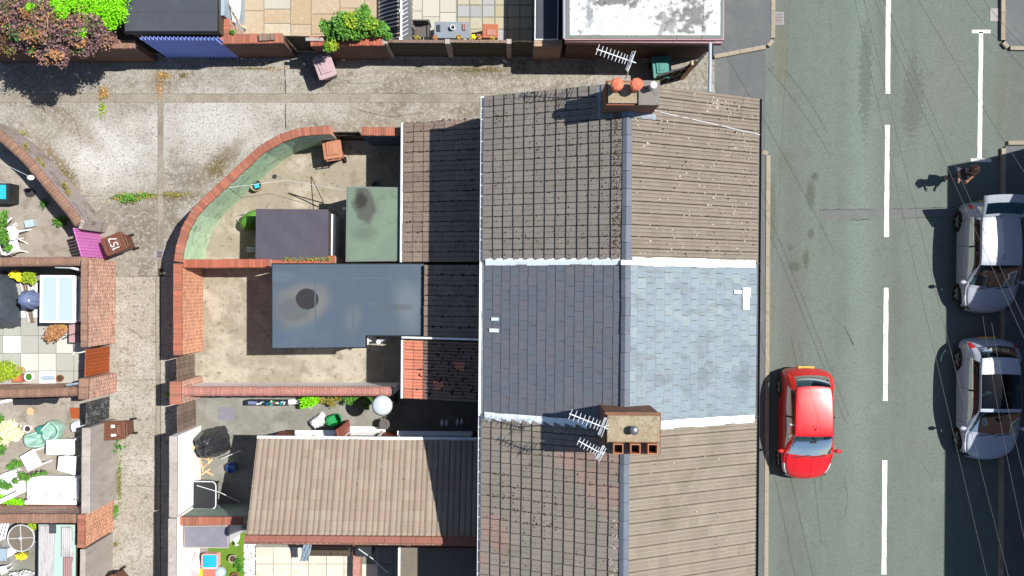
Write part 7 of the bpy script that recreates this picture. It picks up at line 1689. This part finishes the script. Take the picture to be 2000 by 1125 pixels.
for s in (-1, 1): MB().box(min(s * .30, s * .42), max(s * .30, s * .42), -.30, .38, .401, .62).build('armrest', 'plas_white', ac, local=True, bevel=.03)
ts = thing('teal_sheet', 'crumpled pale teal plastic paddling pool in two lobes', 'paddling pool', P(92, 848))
def lobe(px, py, rx, ry, seed, h=.3):
    rn = random.Random(seed); m = MB(); n = 40; vs = []; q = P(px, py); ph = rn.uniform(0, 6)
    for r, zz in ((1, .02), (1.02, h), (.86, h + .06), (.74, h - .02), (.3, .12), (.02, .1)):
        for k in range(n):
            a = 2 * math.pi * k / n; f = 1 + .10 * math.sin(2 * a + ph) + .05 * math.sin(5 * a + ph) + .02 * math.sin(11 * a)
            vs.append((q.x + rx / 60 * r * f * math.cos(a), q.y + ry / 60 * r * f * math.sin(a), max(.015, zz + .05 * math.sin(3 * a + ph) * (zz > .1))))
    m.add(vs, [(j * n + k, j * n + (k + 1) % n, (j + 1) * n + (k + 1) % n, (j + 1) * n + k) for j in range(5) for k in range(n)]); return m
lobe(79, 856, 24, 16, 1).build('lobe', 'tarp_teal', ts, smooth=True); lobe(110, 840, 18, 19, 2, .42).build('lobe', 'tarp_teal', ts, smooth=True)
MB().prism([P2(82, 830), P2(96, 826), P2(98, 846), P2(88, 844)], .2, .5, inset=.2).build('green_fold', 'bin_teal', ts)
pot('tan clay pot in the white sofa yard, standing alone', 66, 802, .13, .24, 'pot_cream', 'wood_pale'); pot('white mug-shaped pot beside the dark tyre', 59, 836, .12, .2, 'plas_white')
ty = thing('old_tyre', 'dark grey tyre half behind the straw bush', 'tyre', P(42, 836))
m = MB(); n = 24; vs = []; q = P(42, 836)
for r, zz in ((.12, .03), (.2, .0), (.24, .07), (.2, .14), (.12, .12)): vs += [(q.x + r * math.cos(2 * math.pi * k / n), q.y + r * math.sin(2 * math.pi * k / n), zz + .012) for k in range(n)]
m.add(vs, [(j * n + k, j * n + (k + 1) % n, ((j + 1) % 5) * n + (k + 1) % n, ((j + 1) % 5) * n + k) for j in range(5) for k in range(n)]).build('tyre', 'render_grey', ty, recalc=True)
dp = thing('dark_sheet', 'dark navy sheet folded along the wall foot above the clay pot', 'sheet', P(70, 784)); 
MB().prism(poly([(28, 779), (118, 776), (112, 788), (92, 785), (80, 790), (30, 790)]), .03, .16, inset=.03).build('sheet', 'bin_black', dp)
MB().prism(poly([(-10, 786), (26, 777), (27, 783), (-10, 790)]), .03, .08).build('white_sheet', 'fabric_white', label='white sheet end at the left edge under the wall', cat='sheet')
MB().prism(poly([(136, 796), (156, 796), (156, 818), (140, 817)]), .012, .022).build('rust_mat', 'wood_orange', label='rusty brown mat near the black gate', cat='mat')
covered('small white and blue bag against the black gate wall', 154, 832, .16, .2, .4, 'fabric_white', 'white_bag', 'bag', .2, 9, 21)
# lower left yard
random.seed(83)
rd = thing('rotary_dryer', 'round white-rimmed glass garden table seen from above', 'table', P(43, 1050))
q = P(41, 1051, .72); n = 48
MB().tube([(q.x + .42 * math.cos(2 * math.pi * k / n), q.y + .42 * math.sin(2 * math.pi * k / n), .72) for k in range(n + 1)], .016, 6).build('rim', 'paint_greywhite', rd)
MB().lathe((q.x, q.y, .70), [(.41, 0), (.41, .012), (.02, .013)], 40).build('glass_top', 'felt_silt', rd)
for k in range(4): a = k * math.pi / 2 + .05; MB().tube([(q.x, q.y, .725), (q.x + .41 * math.cos(a), q.y + .41 * math.sin(a), .725)], .011, 6).build('spoke', 'paint_greywhite', rd)
MB().lathe((q.x, q.y, .72), [(.05, 0), (.05, .04), (.02, .05)], 14).build('hub', 'paint_greywhite', rd)
for k in range(4): a = k * math.pi / 2 + .8; MB().tube([(q.x + .2 * math.cos(a), q.y + .2 * math.sin(a), .70), (q.x + .42 * math.cos(a), q.y + .42 * math.sin(a), 0)], .016, 6).build('leg', 'paint_greywhite', rd)
def corr(label, x0, x1, y0, y1, z, mat, n, slope_=0.0, seed=0, jag=0):
    rn = random.Random(seed); t = thing('corrugated_sheet', label, 'roof sheet', P((x0 + x1) / 2, (y0 + y1) / 2), group='corrugated sheets in the lower left yard')
    k = n * 4 + 1; A, B = P(x0, y1, z), P(x1, y0, z); vs = []; rows_ = 8
    for j in range(rows_):
        for i in range(k):
            f = j / (rows_ - 1); vs.append((A.x + (B.x - A.x) * i / (k - 1) + (jag * rn.uniform(-1, 1) if i == k - 1 else 0), A.y + (B.y - A.y) * f, z + .025 * math.sin(2 * math.pi * i / 4) + slope_ * i / (k - 1)))
    vs += [(x, y, zz - .012) for x, y, zz in vs]; o = k * rows_; fs = []
    for j in range(rows_ - 1):
        for i in range(k - 1): q = (j * k + i, j * k + i + 1, (j + 1) * k + i + 1, (j + 1) * k + i); fs += [q, tuple(o + e for e in q[::-1])]
    m = MB(); m.add(vs, fs); m.build('sheet', mat, t)
    for x in (A.x + .04, B.x - .08):
        for y in (A.y + .1, B.y - .1): MB().box(x - .03, x + .03, y - .03, y + .03, 0, z - .05).build('post', 'wood_old', t)
    return t
corr('left grey weathered corrugated roof sheet', 75, 106, 1027, 1190, 1.6, 'corrug_pale', 9, seed=1, jag=.05)
corr('right upper grey corrugated roof sheet with ragged edge', 120, 140, 1030, 1088, 1.66, 'corrug_pale', 5, seed=2, jag=.06)
corr('right lower rusty pink corrugated roof sheet', 123, 141, 1089, 1190, 1.64, 'corrug_rust', 4, seed=3, jag=.04)
st = thing('store_roof', 'pale turquoise flat sheet roof under the corrugated sheets', 'roof sheet', P(110, 1100)); A, B = P(74, 1190, 1.5), P(148, 1025, 1.5)
MB().box(A.x, B.x, A.y, B.y, 1.46, 1.5).build('sheet', 'sheet_teal', st); MB().box(A.x + .05, B.x - .05, A.y, B.y - .05, 0, 1.455).build('wall', 'wood_dark', st)
MB().box(P(94, 1042, 1.72).x, P(107, 1042, 1.72).x, P(0, 1042, 1.72).y, P(0, 1024, 1.72).y, 1.63, 1.66).build('slate_piece', 'felt_dark', st)
lg = thing('sun_lounger', 'white slatted lounger end beside the round glass table', 'lounger', P(2, 1045))
for i in range(5): A = P(-20 + i * 7, 1060 - i * 2, .4); B = P(-8 + i * 6, 1022, .45); MB().tube([A, B], .035, 6).build('slat', 'plas_white', lg)
for a in ((-18, 1058), (6, 1052), (-6, 1024), (14, 1022)): q = P(*a); MB().box(q.x - .02, q.x + .02, q.y - .02, q.y + .02, 0, .42).build('leg', 'plas_white', lg)
bt = thing('blue_towel', 'pale blue towel hung over a white chair in the lower left corner', 'towel', P(6, 1085)); A, B = P(-20, 1095, .7), P(13, 1072, .7)
MB().box(A.x, B.x, A.y, B.y, .66, .70).build('towel', 'pipe_pale', bt); MB().box(A.x + .05, B.x - .05, A.y + .05, B.y - .05, 0, .655).build('seat', 'plas_white', bt)
wc = thing('white_stool', 'small white stool in the lower left corner', 'stool', P(20, 1105)); MB().prism([P2(12, 1100), P2(24, 1098), P2(28, 1110), P2(16, 1115)], .38, .42).build('seat', 'plas_white', wc)
for a in ((14, 1102), (23, 1100), (25, 1108), (17, 1112)): q = P(*a); MB().box(q.x - .018, q.x + .018, q.y - .018, q.y + .018, 0, .38).build('leg', 'plas_white', wc)
# ---------------------------------------------------------------- patio things north of the alley
random.seed(84)
ch = thing('mesh_chair', 'brown mesh garden chair left of the grey table', 'chair', P(826, 60))
A, B = P(810, 72, .45), P(838, 46, .45); MB().box(A.x, B.x, A.y, B.y, .42, .45).build('seat', 'seat_mesh', ch); MB().box(A.x, B.x, B.y - .04, B.y, .45, .92).build('backrest', 'seat_mesh', ch)
for x in (A.x - .03, B.x + .03):
    MB().tube([(x, A.y, 0), (x, A.y, .62), (x, B.y, .64), (x, B.y, 0)], .018, 6).build('armrest', 'iron', ch)
    MB().tube([(x, B.y, .6), (x, B.y - .02, .95)], .018, 6).build('leg', 'iron', ch)
tb_ = thing('patio_table', 'rectangular blue-grey patio table', 'table', P(884, 60)); A, B = P(848, 74, .72), P(918, 43, .72)
MB().prism([((A.x + B.x) / 2 + x, (A.y + B.y) / 2 + y) for x, y in rrect((B.x - A.x) / 2, (B.y - A.y) / 2, .05)], .68, .72).build('tabletop', 'table_slate', tb_)
for x in (A.x + .08, B.x - .08):
    for y in (A.y + .06, B.y - .06): MB().box(x - .03, x + .03, y - .03, y + .03, 0, .68).build('leg', 'iron', tb_)
p = P(884, 53, .86); at = thing('ashtray_tin', 'white round tin standing on the blue-grey table', 'tin', (p.x, p.y, .721)); MB().lathe((0, 0, 0), [(.08, 0), (.08, .15), (.068, .15), (.066, .04)], 22).build('tin', 'plas_white', at, local=True); MB().lathe((0, 0, 0), [(.066, .03), (.06, .05), (.02, .05)], 16).build('ash', 'pot_dark', at, local=True); MB().obox((0, 0, .153), (.12, .02, .01), .8).build('spoon', 'pot_dark', at, local=True)
def brick_block(label, px, py, mat):
    p = P(px, py, .75); t = thing('perforated_brick', label, 'brick', (p.x, p.y, .721), .05, group='bricks on the patio table')
    MB().box(-.05, .05, -.105, .105, 0, .06).build('brick_body', mat, t, local=True)
    for k in range(3): MB().box(-.018, .018, -.085 + .062 * k, -.045 + .062 * k, .0605, .063).build('hole', 'black_plastic', t, local=True)
brick_block('dark perforated brick at the left end of the blue-grey table', 857, 55, 'felt_dark'); brick_block('pink perforated brick at the right end of the blue-grey table', 907, 53, 'cop_pink')
MB().prism(poly([(865, 71), (905, 71), (905, 80), (865, 80)], 0.3), .2, .3).build('blue_tray', 'toy_blue', label='bright blue tray on the ground behind the fence below the table', cat='tray')
bx = thing('pink_storage_box', 'pinkish lidded storage bin right of the blue-grey table', 'bin', P(957, 62)); A, B = P(942, 74, .7), P(973, 47, .7)
MB().box(A.x + .02, B.x - .02, A.y + .02, B.y - .02, 0, .66).build('body', 'terracotta', bx); MB().box(A.x, B.x, A.y, B.y, .661, .71).build('lid', 'terracotta', bx, bevel=.02); MB().box(A.x + .14, B.x - .08, A.y + .08, B.y - .18, .711, .735).build('lid_panel', 'cop_pink', bx, bevel=.01)
pn = thing('plank_planter', 'grey plank lying on the brick wall below the sandstone patio', 'plank', P(520, 72, 1.9)); MB().obox(P(521, 73, 1.96), (.46, .2, .1), .08).build('plank', 'wood_old', pn)
MB().obox(P(615, 77, 1.94), (.55, .1, .07), .0).build('coping_plank', 'render_grey', label='pale plank on the orange coping left of the shrub', cat='plank')
stick('short pale post lying at the patio corner by the canopy', [(468, 48, .3), (482, 56, .2)], .04, 'wood_pale', 'timber_offcut', 'timber')
stick('thin wooden cane lying at the alley wall foot left of the pink bin', [(523, 137, .02), (575, 132, .04)], .014, 'wood_pale', 'cane', 'stick')
lt_ = thing('alley_litter', 'small scraps of litter in the dark strip below the north walls', 'litter', P(700, 118)); rn = random.Random(4)
for i in range(26):
    q = P(rn.uniform(440, 990), rn.uniform(114, 126), .01); MB().obox((q.x, q.y, .02), (rn.uniform(.03, .09), rn.uniform(.03, .07), .02), rn.uniform(0, 3)).build('scrap', rn.choice(('plas_white', 'glass_pale', 'leaf_olive', 'pot_cream')), lt_)
